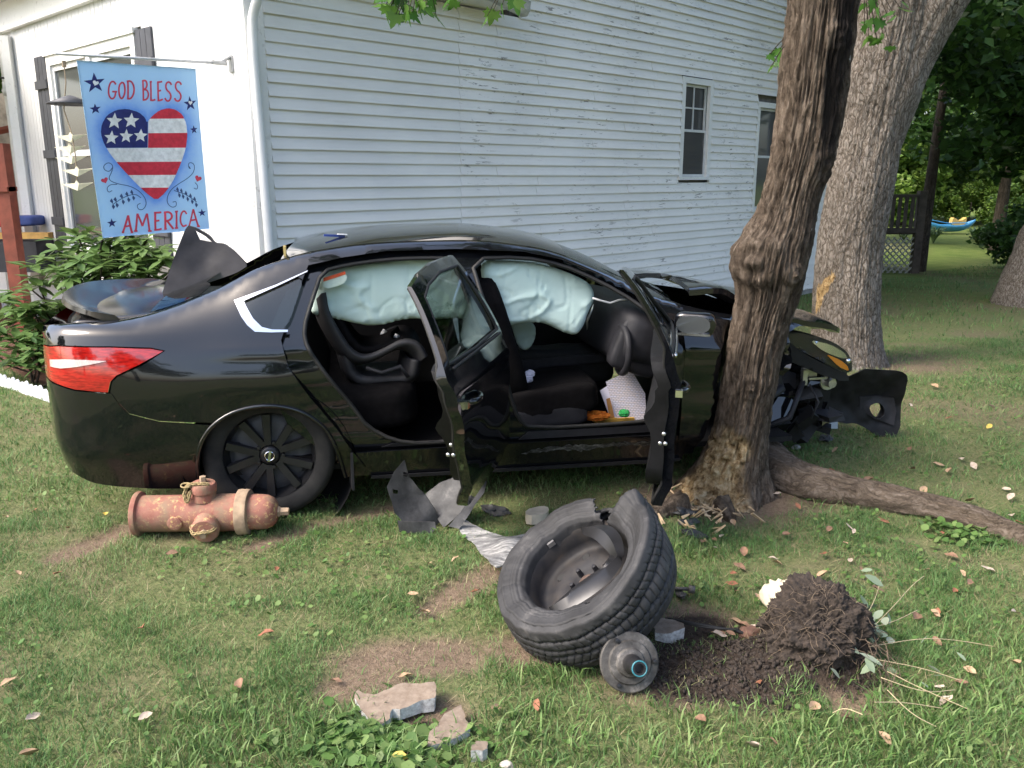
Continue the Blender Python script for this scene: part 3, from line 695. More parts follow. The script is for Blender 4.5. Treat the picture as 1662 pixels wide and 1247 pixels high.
car = thing('crashed_car', 'crashed black four door sedan with open doors jammed against the tree', 'car', (CORG[0], CORG[1], 0), CTH)
MIR = np.array([1, -1, 1.])
def panel(name, poly, mat, holes=(), off=0.0, thick=.012, step=.035, parent=None, d=True, sm=0, xform=None, mirror=False, post=None):
    if sm: poly = chaikin(poly, sm)
    V2, T = cdt(poly, holes, step); f = surf_xz(V2[:, 0], V2[:, 1], off); b = surf_xz(V2[:, 0], V2[:, 1], off + thick)
    T = orient(f, T, (0, -1, .2)); V, F = slab(f, b, T)
    if post is not None: V = post(V)
    if d and not mirror: V = dent(V)
    if xform is not None: V = xform(V)
    if mirror: V = V * MIR; F = [tuple(q)[::-1] for q in F]
    o = obj(name, V, F, mat, parent or car, True); autosmooth(o.data, 50); return o
rail_pts = lambda x0, x1, n=24: [(x, railz(x) - .004) for x in np.linspace(x0, x1, n)]
ARCH = [(-.35, .22), (-.335, .36), (-.31, .45), (-.25, .535), (-.14, .60), (.01, .622), (.15, .59), (.25, .52), (.31, .44), (.345, .32), (.37, .19)]
SEAM = [(-.69, .715), (-.66, .66), (-.62, .61), (-.49, .568), (-.252, .54)]
LAMP = [(-1.03, .91), (-.92, .925), (-.68, .923), (-.50, .912), (-.445, .90), (-.55, .845), (-.66, .795), (-.69, .765), (-.705, .715), (-.86, .728), (-1.03, .765)]
QG = chaikin([(-.115, 1.115), (.225, 1.245), (.125, .978), (-.02, .98), (-.075, 1.045)], 2, True, .15)
QUARTER = [(-1.03, .915)] + [(x, z + .006) for x, z in LAMP[1:4]] + [(-.435, .902), (-.54, .838), (-.655, .788), (-.682, .762), (-.695, .715)] + SEAM[1:-1] + [(-.25, .545)] + ARCH[3:] + [(.47, .20), (.475, .24), (.42, .33), (.34, .47), (.22, .64), (.125, .80), (.095, .93), (.155, 1.09), (.235, 1.27)] + rail_pts(.25, -1.03)
for mir in (False, True): panel('quarter_panel', QUARTER, M['paint'], [QG], mirror=mir, step=.03)
BUMPER = [(-1.03, .34), (-.95, .28), (-.82, .215), (-.6, .19), (-.37, .185)] + ARCH[:3] + [(-.262, .53)] + [(x, z - .006) for x, z in SEAM[::-1]] + [(-.86, .72), (-1.03, .757)]
for mir in (False, True):
    panel('rear_bumper', BUMPER, M['paint'], mirror=mir, step=.03, off=-.004)
    tl = panel('tail_light', LAMP, M['red'], mirror=mir, step=.02, off=-.003)
    panel('clear_lens', [(-.98, .858), (-.90, .868), (-.80, .868), (-.70, .863), (-.77, .848), (-.85, .834), (-.92, .824), (-.98, .826)], M['clearlamp'], mirror=mir, step=.02, off=-.008, thick=.004, parent=tl)
    panel('quarter_glass', QG, M['glass'], off=.012, thick=.004, mirror=mir)
    qc = [(-.125, 1.118), (.235, 1.258), (.13, .966), (-.03, .966), (-.09, 1.04)]
    panel('window_trim', [(-.122, 1.118), (-.088, 1.045), (-.06, 1.005), (-.025, .974), (.05, .969), (.128, .969), (.130, .979), (.055, .982), (.008, .995), (-.032, 1.035), (-.066, 1.095), (-.075, 1.115), (.08, 1.178), (.230, 1.243), (.234, 1.25), (.08, 1.187)], M['chrome'], mirror=mir, off=-.006, thick=.006, step=.02)
# rear face and floor pan close the shell
Z, W = ctrl(np.array([-1.03])); sec = surf(np.full(25, -1.03), np.linspace(0, 1, 25)); V = np.vstack([sec, sec[::-1] * MIR]); 
obj('rear_fascia', V + np.array([0.001, 0, 0]), [tuple(range(len(V)))], M['paint'], car, False)
# roof rails over the doors, both sides
RAIL_LOW = [(.235, 1.272), (.40, 1.305), (.62, 1.333), (.98, 1.338), (1.34, 1.318), (1.55, 1.272), (1.76, 1.185), (1.95, 1.075), (2.12, .955), (2.2, .93)]
for mir in (False, True): panel('roof_rail', RAIL_LOW + rail_pts(2.2, .24), M['paint'], mirror=mir, step=.03)
# inner door frame (B pillar, sill, aperture flange)
APER = [(.02, .70), (.1, .5), (.3, .3), (.40, .19), (2.3, .18), (2.3, .85), (2.16, .95), (1.96, 1.09), (1.77, 1.20), (1.56, 1.285), (1.34, 1.328), (.98, 1.348), (.62, 1.343), (.4, 1.315), (.2, 1.28), (.1, 1.1), (.02, .93)]
RH = chaikin([(.30, 1.238), (.42, 1.266), (.62, 1.288), (.81, 1.293), (.96, 1.288), (1.015, 1.13), (1.09, .87), (1.165, .47), (1.10, .375), (.77, .35), (.62, .38), (.49, .46), (.43, .56), (.31, .73), (.215, .88), (.20, .97), (.25, 1.11)], 1)
FH = chaikin([(1.06, 1.285), (1.34, 1.287), (1.55, 1.245), (1.76, 1.152), (1.95, 1.04), (2.08, .92), (2.12, .6), (2.06, .42), (1.9, .40), (1.34, .40), (1.275, .46), (1.235, .58), (1.165, .86), (1.10, 1.10)], 1)
panel('door_frame', APER, M['paint'], [RH, FH], off=.055, thick=.03, step=.03)
def seal(loop, off, r=.011):
    P = resample(loop, .03); S = surf_xz(P[:, 0], P[:, 1], off); m = MB(); S = np.vstack([S, S[:1]]); m.tube(S, r, 7, False); m.build('door_seal', M['rubber'], car, True)
seal(RH, .052); seal(FH, .052)
ROCK = [(.40, .19), (2.22, .165), (2.22, .30), (2.14, .335), (1.3, .335), (.5, .33), (.42, .33), (.475, .24), (.47, .2)]
panel('rocker_panel', ROCK, M['paint'], off=.012, thick=.02)
panel('sill_scuff_plate', [(1.28, .345), (2.08, .345), (2.08, .385), (1.33, .385)], M['greypl'], off=.045, thick=.01, step=.05)
panel('sill_scuff_plate', [(.56, .345), (1.12, .345), (1.08, .366), (.62, .366)], M['greypl'], off=.045, thick=.01, step=.05)
scr = resample([(1.30, .262), (1.5, .275), (1.62, .262), (1.8, .280), (2.02, .270), (2.04, .298), (1.85, .303), (1.7, .296), (1.55, .306), (1.36, .292)], .02); scr = scr + RNG.normal(0, .004, scr.shape)
t = NT('scraped_paint'); p = t.pos(True, (3, 1, 9)); t.set(col=t.ramp(t.noise(p, 9, 7, .75), [(.42, (.008, .008, .009)), (.55, (.10, .10, .10)), (.72, (.42, .41, .39))]), rough=.55); panel('scrape_mark', scr, t.m, off=.0095, thick=.002, step=.03)
panel('skirt_trim', [(.5, .172), (2.2, .158), (2.2, .178), (.5, .190)], M['chrome'] if False else M['greypl'], off=-.006, thick=.012, step=.06)
# far doors closed as one skin each with dark glass
def door_polys():
    rear = [(.24, 1.275), (.40, 1.307), (.62, 1.332), (.975, 1.335), (1.02, 1.15), (1.11, .87), (1.195, .5), (1.205, .25), (.56, .245), (.48, .265), (.425, .335), (.345, .475), (.225, .645), (.13, .805), (.10, .93), (.16, 1.09)]
    rw = [(.245, 1.12), (.295, 1.225), (.42, 1.262), (.64, 1.29), (.935, 1.29), (.985, 1.13), (1.035, .975), (.6, .965), (.19, .975)]
    fr = [(1.045, 1.335), (1.34, 1.318), (1.55, 1.275), (1.76, 1.188), (1.95, 1.075), (2.12, .955), (2.15, .86), (2.15, .35), (2.10, .25), (1.265, .25), (1.24, .5), (1.165, .87), (1.09, 1.15)]
    fw = [(1.10, 1.288), (1.34, 1.278), (1.54, 1.235), (1.74, 1.145), (1.88, 1.055), (1.95, .985), (1.90, .97), (1.19, .968), (1.14, 1.13)]
    return rear, rw, fr, fw
DR, DRW, DF, DFW = door_polys()
for poly, win in ((DR, DRW), (DF, DFW)):
    o = panel('door', poly, M['paint'], [win], mirror=True, step=.04); panel('window_pane', win, M['glass'], off=.02, thick=.004, mirror=True, parent=o, step=.06)
    lowp = [q for q in poly]
    panel('door_trim', [(x, min(z, .95)) for x, z in chaikin(poly, 0)] if False else [(min(p_[0] for p_ in poly) + .15, .3), (max(p_[0] for p_ in poly) - .05, .3), (max(p_[0] for p_ in poly) - .08, .95), (min(p_[0] for p_ in poly) + .12, .95)], M['blackpl'], off=.07, thick=.03, mirror=True, parent=o, step=.08)
# ---- open doors on the near side
def hinge(xh, yh, ang):
    c, s = math.cos(ang), math.sin(ang)
    def f(V):
        dx, dy = V[:, 0] - xh, V[:, 1] - yh; return np.stack([xh + dx * c - dy * s, yh + dx * s + dy * c, V[:, 2]], 1)
    return f
def open_door(poly, win, hx, ang, lbl, handle_x):
    X = hinge(hx, -.845, ang); lo, hi = min(p_[0] for p_ in poly), max(p_[0] for p_ in poly)
    def slim(V):
        V = V.copy(); n = len(V) // 2; k = sstep(.93, 1.0, V[n:, 2]); V[n:, 1] -= .027 * k; return V
    o = panel('door', poly, M['paint'], [win], thick=.045, step=.03, xform=X, d=False, post=slim); o['label'] = lbl
    panel('window_pane', win, M['glass'], off=.018, thick=.005, xform=X, d=False, parent=o, step=.05)
    trim = [(x, z) for x, z in [(lo + .16 if lo < .5 else lo + .19, .30), (hi - .05, .30), (hi - .04, .6), (hi - .10, .97), (lo + .13, .965), (lo + .10, .88), (lo + .16, .66)]]
    if lo < .5: trim[0] = (lo + .46, .31); trim[6] = (lo + .22, .62)
    def arm(V):
        V = V.copy(); m = V[:, 1] > V[:, 1].min() + .03; z = V[:, 2]; V[:, 1] += np.where(m, .045 * np.exp(-((z - .68) / .05) ** 2) + .02 * np.exp(-((z - .4) / .08) ** 2), 0); return V
    panel('door_trim', chaikin(trim, 2, True, .2), M['blackpl'], off=.046, thick=.055, step=.035, xform=X, d=False, parent=o, post=arm)
    P = resample(win, .04); S = X(surf_xz(P[:, 0], P[:, 1], .005)); m = MB(); m.tube(np.vstack([S, S[:1]]), .008, 6, False); m.build('window_seal', M['rubber'], o, True)
    cx_ = np.mean([p_[0] for p_ in poly]); P = resample([(x + (cx_ - x) * .02, z + (.75 - z) * .02) for x, z in poly], .05); S = surf_xz(P[:, 0], P[:, 1], .047); S[:, 1] -= .025 * sstep(.93, 1.0, S[:, 2]); S = X(S); m = MB(); m.tube(np.vstack([S, S[:1]]), .008, 6, False); m.build('door_seal', M['rubber'], o, True)
    # chrome belt strip and handle, latch, bolts
    bx = np.linspace(lo + (.10 if lo < .5 else .16), hi - (.20 if lo > .5 else .18), 14); S = X(surf_xz(bx, np.full(14, .958), -.006)); m = MB(); m.tube(S, .007, 6); m.build('belt_trim', M['chrome'] if lo > .5 else M['rubber'], o, True)
    hz = .80; hs = np.linspace(handle_x, handle_x + .17, 9); S = surf_xz(hs, np.full(9, hz), 0); S[:, 1] -= .035 * np.sin(np.linspace(0, math.pi, 9)) ** .5; m = MB(); m.tube(X(S), .013, 8); m.build('handle', M['paint'], o, True)
    S = surf_xz(np.array([handle_x - .035]), np.array([hz]), 0); m = MB(); m.box(X(S)[0], (.035, .03, .03), ang); m.build('handle_cap', M['chrome'], o)
    ex = lo + (.17 if lo < .5 else .135)
    for dz, dy in ((.10, .02), (.055, .035), (.055, .012)):
        q = np.array([[ex + .10 * (.62 - (.52 + dz)) - .014, -.845 + dy, .52 + dz]]); m = MB(); m.lathe([(0, .004), (.007, .003), (.009, 0)], 10, frame_z((-math.cos(ang), -math.sin(ang), 0)), X(q)[0]); m.build('bolt', M['steel'], o, True)
    return o, X
rd, RX = open_door(DR, DRW, 1.2, R(67), 'rear passenger door swung wide open', .28)
fd, FX = open_door(DF, DFW, 2.13, R(67), 'front passenger door swung open with crumpled skin', 1.22)
# mirror on the front door
q = FX(np.array([[2.02, -.96, .97]]))[0]
m = MB(); nx, ny = 17, 20; V = []
for i in range(nx):
    u = -1 + 2 * i / (nx - 1)
    for j in range(ny):
        a = 2 * math.pi * j / ny; e = (1 - abs(u) ** 6) ** .5; V.append((.045 * e * math.copysign(abs(math.cos(a)) ** .45, math.cos(a)), u * .108, .062 * e * math.copysign(abs(math.sin(a)) ** .5, math.sin(a))))
mq = cpx(1128, 526, -1.02)
ma = R(58)
def mrot(V): V = np.asarray(V); c, s = math.cos(ma), math.sin(ma); return np.stack([V[:, 0] * c - V[:, 1] * s, V[:, 0] * s + V[:, 1] * c, V[:, 2]], 1)
mo = obj('wing_mirror', mrot(V) + mq, grid_faces(nx, ny, True), M['paint'], fd, True)
V2, T = cdt(chaikin([(-.085, -.04), (.085, -.045), (.088, .045), (-.08, .048)], 2), (), .03); f = np.stack([np.full(len(V2), -.046), V2[:, 0], V2[:, 1]], 1); V_, F_ = slab(f, f + np.array([.004, 0, 0]), orient(f, T, (-1, 0, 0)))
obj('mirror_glass', mrot(V_) + mq, F_, M['pane'], mo, False)
m = MB(); m.box((0, 0, 0), (.012, .17, .012)); obj('mirror_trim', mrot(np.array(m.V) + np.array([-.048, 0, -.047])) + mq, m.F, M['chrome'], mo, False)
m = MB(); m.tube([mq + np.array([-.02, .08, -.02]), FX(np.array([[2.06, -.84, .95]]))[0]], [.03, .04], 8); m.build('mirror_stalk', M['blackpl'], mo, True)
# ---- roof, glass, hood, boot lid as lofted skins across the car
def skin(name, xa, xb, s0, mat, nx=26, ns=13, off=0.0, thick=.015, post=None, parent=None, s_in=None, crush=False):
    """both halves; xa/xb(s) give the rear/front border as functions of v in 0 (edge)..1 (centre)"""
    vs = np.linspace(0, 1, ns); L = []
    full = [(v, -1) for v in vs] + [(v, 1) for v in vs[::-1][1:]]
    for v, sg in full:
        x = np.linspace(xa(v), xb(v), nx); ss = (s_in(x) if s_in else np.full(nx, s0)); s = ss + (1 - ss) * v
        P = surf(x, s); P[:, 2] -= off
        if sg > 0: P = P * MIR
        L.append(P)
    V = np.vstack(L); n = len(full)
    if post is not None: V = post(V)
    F = grid_faces(n, nx); Vb = V - np.array([0, 0, thick]); N = len(V); nb = n * nx
    Fb = [tuple(i + N for i in q[::-1]) for q in F]
    bl = [j for j in range(nx)] + [i * nx + nx - 1 for i in range(1, n)] + [(n - 1) * nx + j for j in range(nx - 2, -1, -1)] + [i * nx for i in range(n - 2, 0, -1)]
    Fs = [(bl[i], bl[(i + 1) % len(bl)], bl[(i + 1) % len(bl)] + N, bl[i] + N) for i in range(len(bl))]
    o = obj(name, np.vstack([V, Vb]), F + Fb + Fs, mat, parent or car, True); 
    bm = bmesh.new(); bm.from_mesh(o.data); bmesh.ops.recalc_face_normals(bm, faces=bm.faces); bm.to_mesh(o.data); bm.free(); autosmooth(o.data, 50); return o
roof = skin('roof', lambda v: .10 + .06 * v, lambda v: 1.60 - .02 * (1 - v) + .03 * v, 4 / 6., M['paint'], 40)
tgt = lambda v: 1.60 + .0 * v
ws = skin('windscreen', lambda v: 1.595 - .02 * (1 - v) + .03 * v, lambda v: 2.16 + .14 * v, 4 / 6. + .012, M['glass'], 16, 11, .008, .006)
m = MB(); m.box((2.28, 0, .93), (.22, 1.36, .05)); m.build('cowl', M['blackpl'], car)
bx_ = np.linspace(-.985, -.50, 16); by_ = np.linspace(-.685, .685, 33); V = []
for yv in by_:
    for xv in bx_: e = abs(yv) / .685; V.append((xv + (.10 * e ** 4 if xv < -.9 else 0), yv, 1.055 + .075 * (xv + .985) - .045 * e ** 2.5 - .03 * max(0, -.90 - xv) / .085))
o = obj('boot_lid', V, grid_faces(33, 16), M['dusty'], car, True); md = o.modifiers.new('thick', 'SOLIDIFY'); md.thickness = .02; md.offset = -1
def spoil(V):
    return V
# boot spoiler
sx = np.linspace(-.70, .70, 29); V = []
for yv in sx:
    e = abs(yv) / .70; xb = -1.045 + .26 * e ** 3; z0_ = 1.058 - .035 * e ** 2
    for dx, dz in ((.24 * (1 - .45 * e), .0), (.10, .030), (0.0, .062 - .012 * e), (-.008, .040 - .012 * e), (.05, .0)): V.append((xb + dx, yv, z0_ + dz))
obj('spoiler', V, grid_faces(len(sx), 5, True) + [(4, 3, 2, 1, 0), tuple((len(sx) - 1) * 5 + k for k in range(5))], M['dusty'], car, True, auto=60)
# rear screen: only broken rim left, dark parcel shelf below
m = MB(); m.box((-.22, 0, 1.02), (.62, 1.15, .02)); m.build('parcel_shelf', M['greypl'], car)
m = MB()
for k in range(7): m.box((-.42 + .02 * k, -.52 + .012 * k, 1.075 + .004 * k), (.05, .05, .03), k * .5)
m.build('shelf_bracket', M['greypl'], car)
skin('rear_screen', lambda v: -.53 + .04 * v, lambda v: -.30 + .05 * v + .03 * math.sin(v * 9), 4 / 6. + .02, M['glass'], 8, 11, .004, .005)
m = MB(); m.box((.12, -.56, 1.335), (.012, .05, .05), 0); m.build('seal_strip', simple('yellow_adhesive', (.55, .42, .16), .6), car)
# ---- hood: buckled up over the crushed fender
def buckle(V):
    V = V.copy(); x, y = V[:, 0], V[:, 1]
    V[:, 2] += .045 + .07 * np.exp(-((x - 2.42) / .16) ** 2) * (1 - .4 * (y + .7)) + .02 * np.sin(x * 7 + y * 3)
    V[:, 2] += .012 * fbm(np.stack([x * 6, y * 6, x * 0], 1), 3, 71); return V
skin('hood', lambda v: 2.24 + .10 * v, lambda v: 3.24 + .10 * v, 4 / 6. - .01, M['paint'], 34, 15, 0, .03, buckle)
def crumple(amp, fr, seed, base=None):
    def f(V):
        V = V if base is None else base(V); n = fbm(np.stack([V[:, 0] * fr, V[:, 1] * fr * .2, V[:, 2] * fr], 1), 3, seed); n = np.abs(n) * 2 - .5; V = V.copy()
        V[:, 1] += amp * n; V[:, 2] += amp * .4 * fbm(V * fr, 2, seed + 3); return V
    return f
FEND = [(2.165, .90), (2.165, .30), (2.28, .24), (2.32, .33), (2.36, .44), (2.44, .54), (2.55, .60), (2.62, .66), (2.66, .78), (2.66, .90)] + rail_pts(2.66, 2.2, 10)
panel('front_fender', FEND, M['paint'], step=.025)
FEND2 = [(2.62, .60), (2.70, .66), (2.76, .64), (2.80, .74), (2.79, .86), (2.90, .885)] + rail_pts(2.94, 2.62, 14)
panel('torn_fender', FEND2, M['paint'], step=.022, post=crumple(.035, 7, 80))
panel('front_fender', [(2.2, .3), (2.35, .4), (2.55, .62), (2.8, .66), (3.05, .58), (3.15, .42), (3.2, .25), (3.42, .32), (3.42, .62)] + rail_pts(3.42, 2.2), M['paint'], mirror=True, step=.05)
# headlight
HY = -.66
def hpoly(px): return [tuple(cpx(u, v, HY)[[0, 2]]) for u, v in px]
def hl(off, mat, px, name, parent=None, thick=.01, st=.02):
    V2, T = cdt(chaikin(hpoly(px), 1, True, .2), (), st); x = V2[:, 0]; f = np.stack([x, HY + off + .5 * np.clip(x - x0_, 0, 1) ** 1.5 + .12 * np.clip(x0_ - x, 0, 1), V2[:, 1]], 1); b = f + np.array([0, thick, 0]); V, F = slab(f, b, orient(f, T, (0, -1, 0))); return obj(name, V, F, mat, parent or car, True, auto=45)
x0_ = cpx(1345, 570, HY)[0]
HL = [(1276, 546), (1300, 541), (1330, 547), (1360, 558), (1385, 574), (1396, 592), (1397, 607), (1386, 610), (1355, 598), (1325, 582), (1295, 566)]
hd = hl(.035, M['blackpl'], HL, 'headlight', None, .10); hl(-.004, M['lens'], HL, 'lens', hd, .005)
hl(.016, M['chrome'], [(1318, 553), (1350, 560), (1376, 574), (1384, 586), (1366, 582), (1338, 571)], 'reflector', hd, .012)
hl(.012, M['amber'], [(1342, 575), (1368, 586), (1382, 596), (1386, 606), (1365, 597)], 'amber_reflector', hd, .012)
q = cpx(1382, 588, HY); m = MB(); m.lathe([(0, .012), (.012, .010), (.016, .0)], 14, frame_z((.3, -.9, .2)), q + np.array([0, .035, 0])); m.build('bulb_projector', M['chrome'], hd, True)
hl(.03, M['blackpl'], [(1270, 548), (1290, 560), (1325, 585), (1390, 613), (1388, 625), (1340, 612), (1290, 590), (1262, 570)], 'headlight_surround', hd, .05)
# engine bay clutter and wreckage behind the torn corner
rw = random.Random(12)
for k in range(60):
    c = np.array([rw.uniform(2.62, 3.36), rw.uniform(-.60, -.25), 0]); c[2] = rw.uniform(.16, .56 - .05 * abs(c[0] - 3)); c[1] += .25 * max(0, c[0] - 3.0)
    sz = np.array([rw.uniform(.03, .16), rw.uniform(.02, .08), rw.uniform(.03, .15)])
    V2 = np.array([(-1, -1, -1), (1, -1, -1), (1, 1, -1), (-1, 1, -1), (-1, -1, 1), (1, -1, 1), (1, 1, 1), (-1, 1, 1)]) * sz / 2; V2 = V2 * (1 + .5 * RNG.normal(0, .4, (8, 3)))
    Rm = np.array(Matrix.Rotation(rw.uniform(0, 3), 3, 'X') @ Matrix.Rotation(rw.uniform(-1, 1), 3, 'Y'))
    obj('broken_trim', V2 @ Rm.T + c, [(0, 3, 2, 1), (4, 5, 6, 7), (0, 1, 5, 4), (1, 2, 6, 5), (2, 3, 7, 6), (3, 0, 4, 7)], (M['blackpl'], M['paint'], M['greypl'], M['blackpl'], M['greypl'])[k % 5], car, False)
m = MB(); m.tube([(2.62, -.55, .35), (2.78, -.62, .44), (2.9, -.6, .5)], [.035, .03, .025], 10); m.tube([(2.75, -.5, .2), (2.95, -.62, .32), (3.1, -.5, .55)], .018, 8); m.tube([(3.1, -.55, .5), (3.14, -.6, .4), (3.1, -.6, .3)], .006, 6); m.build('suspension_arm', M['greypl'], car, True)
m = MB(); m.lathe([(.0, .05), (.026, .05), (.03, 0), (.05, 0), (.05, -.02)], 16, frame_z((0, -1, 0)), (3.24, -.52, .50)); m.box((3.12, -.50, .56), (.09, .03, .05)); m.box((3.08, -.52, .535), (.03, .03, .09)); m.box((3.16, -.54, .53), (.12, .012, .012), 0); m.build('lamp_bracket', M['steel'], car, False)
m = MB(); m.box((2.80, .22, .42), (.9, .8, .5)); m.build('engine', M['blackpl'], car); m = MB(); m.box((3.30, .12, .40), (.10, 1.0, .42)); m.build('radiator', M['blackpl'], car); m = MB(); m.box((3.36, .05, .52), (.06, 1.05, .06)); m.box((3.36, .05, .26), (.06, 1.05, .05)); m.build('bumper_beam', M['greypl'], car)
# torn bumper cover hanging off the nose
bc = []
BW = [(1352, 622), (1375, 612), (1396, 597), (1425, 599), (1455, 600), (1464, 606), (1467, 618), (1466, 650), (1461, 686), (1452, 706), (1446, 716), (1428, 711), (1410, 697), (1394, 690), (1372, 690), (1350, 684)]
bpl = lambda px, py: cpx(px, py, -.15)
BP = np.array([bpl(a, b)[[0, 2]] for a, b in BW]); HP = np.array([bpl(a, b)[[0, 2]] for a, b in [(1415, 662), (1425, 656), (1435, 657), (1440, 672), (1430, 683), (1419, 674)]])
V2, T = cdt(chaikin(BP, 1, True, .18), [chaikin(HP, 1)], .02)
def curl(V2, o): 
    x, z = V2[:, 0], V2[:, 1]; x1 = x.max(); y = -.15 - .30 * np.clip(x1 - x, 0, .1) / .1 * 0 + .9 * (np.clip(x - (x1 - .13), 0, 1)) ** 1.4 * -1 + .06 * np.sin(z * 8)
    return np.stack([x, y + o, z], 1)
f = curl(V2, 0); f[:, 1] += .012 * fbm(np.stack([f[:, 0] * 14, f[:, 0] * 0, f[:, 2] * 14], 1), 3, 7); b = f + np.array([0, .012, 0]); V, F = slab(f, b, orient(f, T, (0, -1, 0))); bo = obj('front_bumper', V, F, M['blackpl'], car, True, auto=50); bo['label'] = 'torn front bumper cover with a fog lamp hole'
BZ = np.array([bpl(a, b)[[0, 2]] for a, b in [(1401, 647), (1428, 645), (1452, 647), (1455, 668), (1449, 690), (1425, 682), (1404, 669)]]); Vz, Tz = cdt(BZ, [chaikin(HP, 1)], .02); fz = curl(Vz, -.028); fz[:, 1] += .02 * sstep(.0, .04, dist_poly(Vz, resample(chaikin(HP, 1), .01))); Vz, Fz = slab(fz, fz + np.array([0, .01, 0]), orient(fz, Tz, (0, -1, 0))); obj('fog_lamp_bezel', Vz, Fz, M['greypl'], bo, True, auto=40)
# ---- wheels
def wheel(loc, near=True):
    prof = [(.225, -.085), (.24, -.10), (.29, -.108), (.314, -.098), (.327, -.07), (.330, 0), (.327, .07), (.314, .098), (.29, .108), (.24, .10), (.225, .085)]
    Mx = frame_z((0, -1 if near else 1, 0)); m = MB(); m.lathe(prof, 64, Mx, loc); ty = m.build('wheel', M['tyre'], car, True)
    m = MB(); m.lathe([(.225, .088), (.228, .078), (.215, .06), (.20, .0), (.20, -.08), (.225, -.085)], 56, Mx, loc); m.build('rim', M['rimblack'], ty, True); m = MB(); m.lathe([(.205, .005), (.19, .012), (.15, .03), (.12, .022), (.06, .04), (.0, .04)], 40, Mx, loc); m.build('steel_disc', M['wsteel'], ty, True)
    if near:
        for k in range(10): a = 2 * math.pi * k / 10; m = MB(); m.lathe([(0, .031), (.013, .031), (.015, .022)], 12, Mx, np.array(loc) + Mx @ np.array([.158 * math.cos(a), .158 * math.sin(a), 0])); m.build('vent_hole', M['rubber'], ty)
    if near:
        for k in range(10):
            a0 = 2 * math.pi * (k // 2) / 5 + (.19 if k % 2 else -.19) + .32; a1 = 2 * math.pi * (k // 2) / 5 + (.30 if k % 2 else -.30) + .32
            q = lambda r, a, z: np.array(loc) + Mx @ np.array([r * math.cos(a), r * math.sin(a), z])
            w0, w1 = .16 / 2 * .42, .055 / 2 / .21 * .42 * 2
            V = [q(.055, a0 - .30, .066), q(.055, a0 + .30, .066), q(.216, a1 + .085, .078), q(.216, a1 - .085, .078), q(.055, a0 - .30, .04), q(.055, a0 + .30, .04), q(.216, a1 + .12, .05), q(.216, a1 - .12, .05)]
            obj('spoke', V, [(0, 1, 2, 3), (7, 6, 5, 4), (0, 4, 5, 1), (1, 5, 6, 2), (2, 6, 7, 3), (3, 7, 4, 0)], M['rimblack'], ty, False)
        m = MB(); m.lathe([(0, .078), (.035, .077), (.048, .07), (.05, .05)], 28, Mx, loc); m.build('hub_cap', M['rimblack'], ty, True)
        for k in range(5): a = 2 * math.pi * k / 5 + .9; m = MB(); m.lathe([(0, .074), (.009, .073), (.011, .05)], 6, Mx, np.array(loc) + Mx @ np.array([.066 * math.cos(a), .066 * math.sin(a), 0])); m.build('wheel_nut', M['steel'] if k == 9 else M['rimblack'], ty)
        m = MB(); ring = [np.array(loc) + Mx @ np.array([.023 * math.cos(a), .023 * math.sin(a), .082]) for a in np.linspace(0, 2 * math.pi, 25)]; m.tube(ring, .0032, 6, False); m.box(np.array(loc) + Mx @ np.array([0, 0, .083]), (.012, .004, .056), 0, np.array(Matrix.Rotation(.18, 3, 'Y'))); m.build('emblem', M['chrome'], ty)
    return ty
t = NT('tyre_rubber'); p = t.pos(True); n_ = t.noise(p, 14, 5); t.set(col=t.ramp(n_, [(.3, (.014, .014, .015)), (.75, (.034, .033, .031))]), rough=.8, spec=.25); t.bump(t.noise(p, 200, 3), .15, .002); M['tyre'] = t.m
M['wsteel'] = simple('dusty_wheel_steel', (.065, .065, .072), .55, .2, .25, 18, 0, 60, True)
M['rimblack'] = simple('satin_black_rim', (.022, .022, .024), .34, .3, .2, 20, 0, 60, True)
wheel((0, -.735, .333)); wheel((0, .755, .333), False)
P = surf_xz(*chaikin(ARCH, 2, False).T, -.002); m = MB(); m.tube(P, .011, 8); m.build('wheel_arch_lip', M['paint'], car, True); wheel((2.775, .76, .333), False)
# wheel well liner and underbody
m = MB(); m.lathe([(.42, .0), (.42, -.26), (.0, -.26)], 40, frame_z((0, -1, 0)), (0, -.84, .28)); m.build('wheel_well', M['blackpl'], car, True)
m = MB(); m.box((1.2, 0, .235), (3.4, 1.50, .03)); m.build('underbody', M['blackpl'], car)
m = MB(); m.box((.40, -.80, .24), (.012, .14, .20), .1); m.build('mud_flap', M['greypl'], car)
# ---- interior
def cushion(name, c, d, mat, parent=None, rx=0, ry=0, n=7, p_=.35, seed=0, rz=0):
    V = []; F = []
    bm = bmesh.new(); bmesh.ops.create_cube(bm, size=2); bmesh.ops.subdivide_edges(bm, edges=bm.edges, cuts=n, use_grid_fill=True)
    V = np.array([v.co for v in bm.verts]); F = [[v.index for v in f.verts] for f in bm.faces]; bm.verts.index_update(); F = [[v.index for v in f.verts] for f in bm.faces]; bm.free()
    r = (np.abs(V) ** (2 / p_)).sum(1) ** (p_ / 2); V = V / np.maximum(r, 1e-6)[:, None] * np.minimum(1, r.max() / r)[:, None] if False else V / (((np.abs(V)) ** 6).sum(1) ** (1 / 6.))[:, None]
    V = V * np.array(d) / 2; V = V + .006 * fbm(V * 9 + seed, 3, seed)[:, None] * V / (np.linalg.norm(V, axis=1)[:, None] + 1e-6)
    Rm = np.array(Matrix.Rotation(rz, 3, 'Z') @ Matrix.Rotation(ry, 3, 'Y') @ Matrix.Rotation(rx, 3, 'X')); return obj(name, V @ Rm.T + np.array(c), F, mat, parent or car, True)
fl = MB(); fl.box((1.15, 0, .29), (2.1, 1.56, .04)); fl.build('floor_carpet', M['fabric'], car)
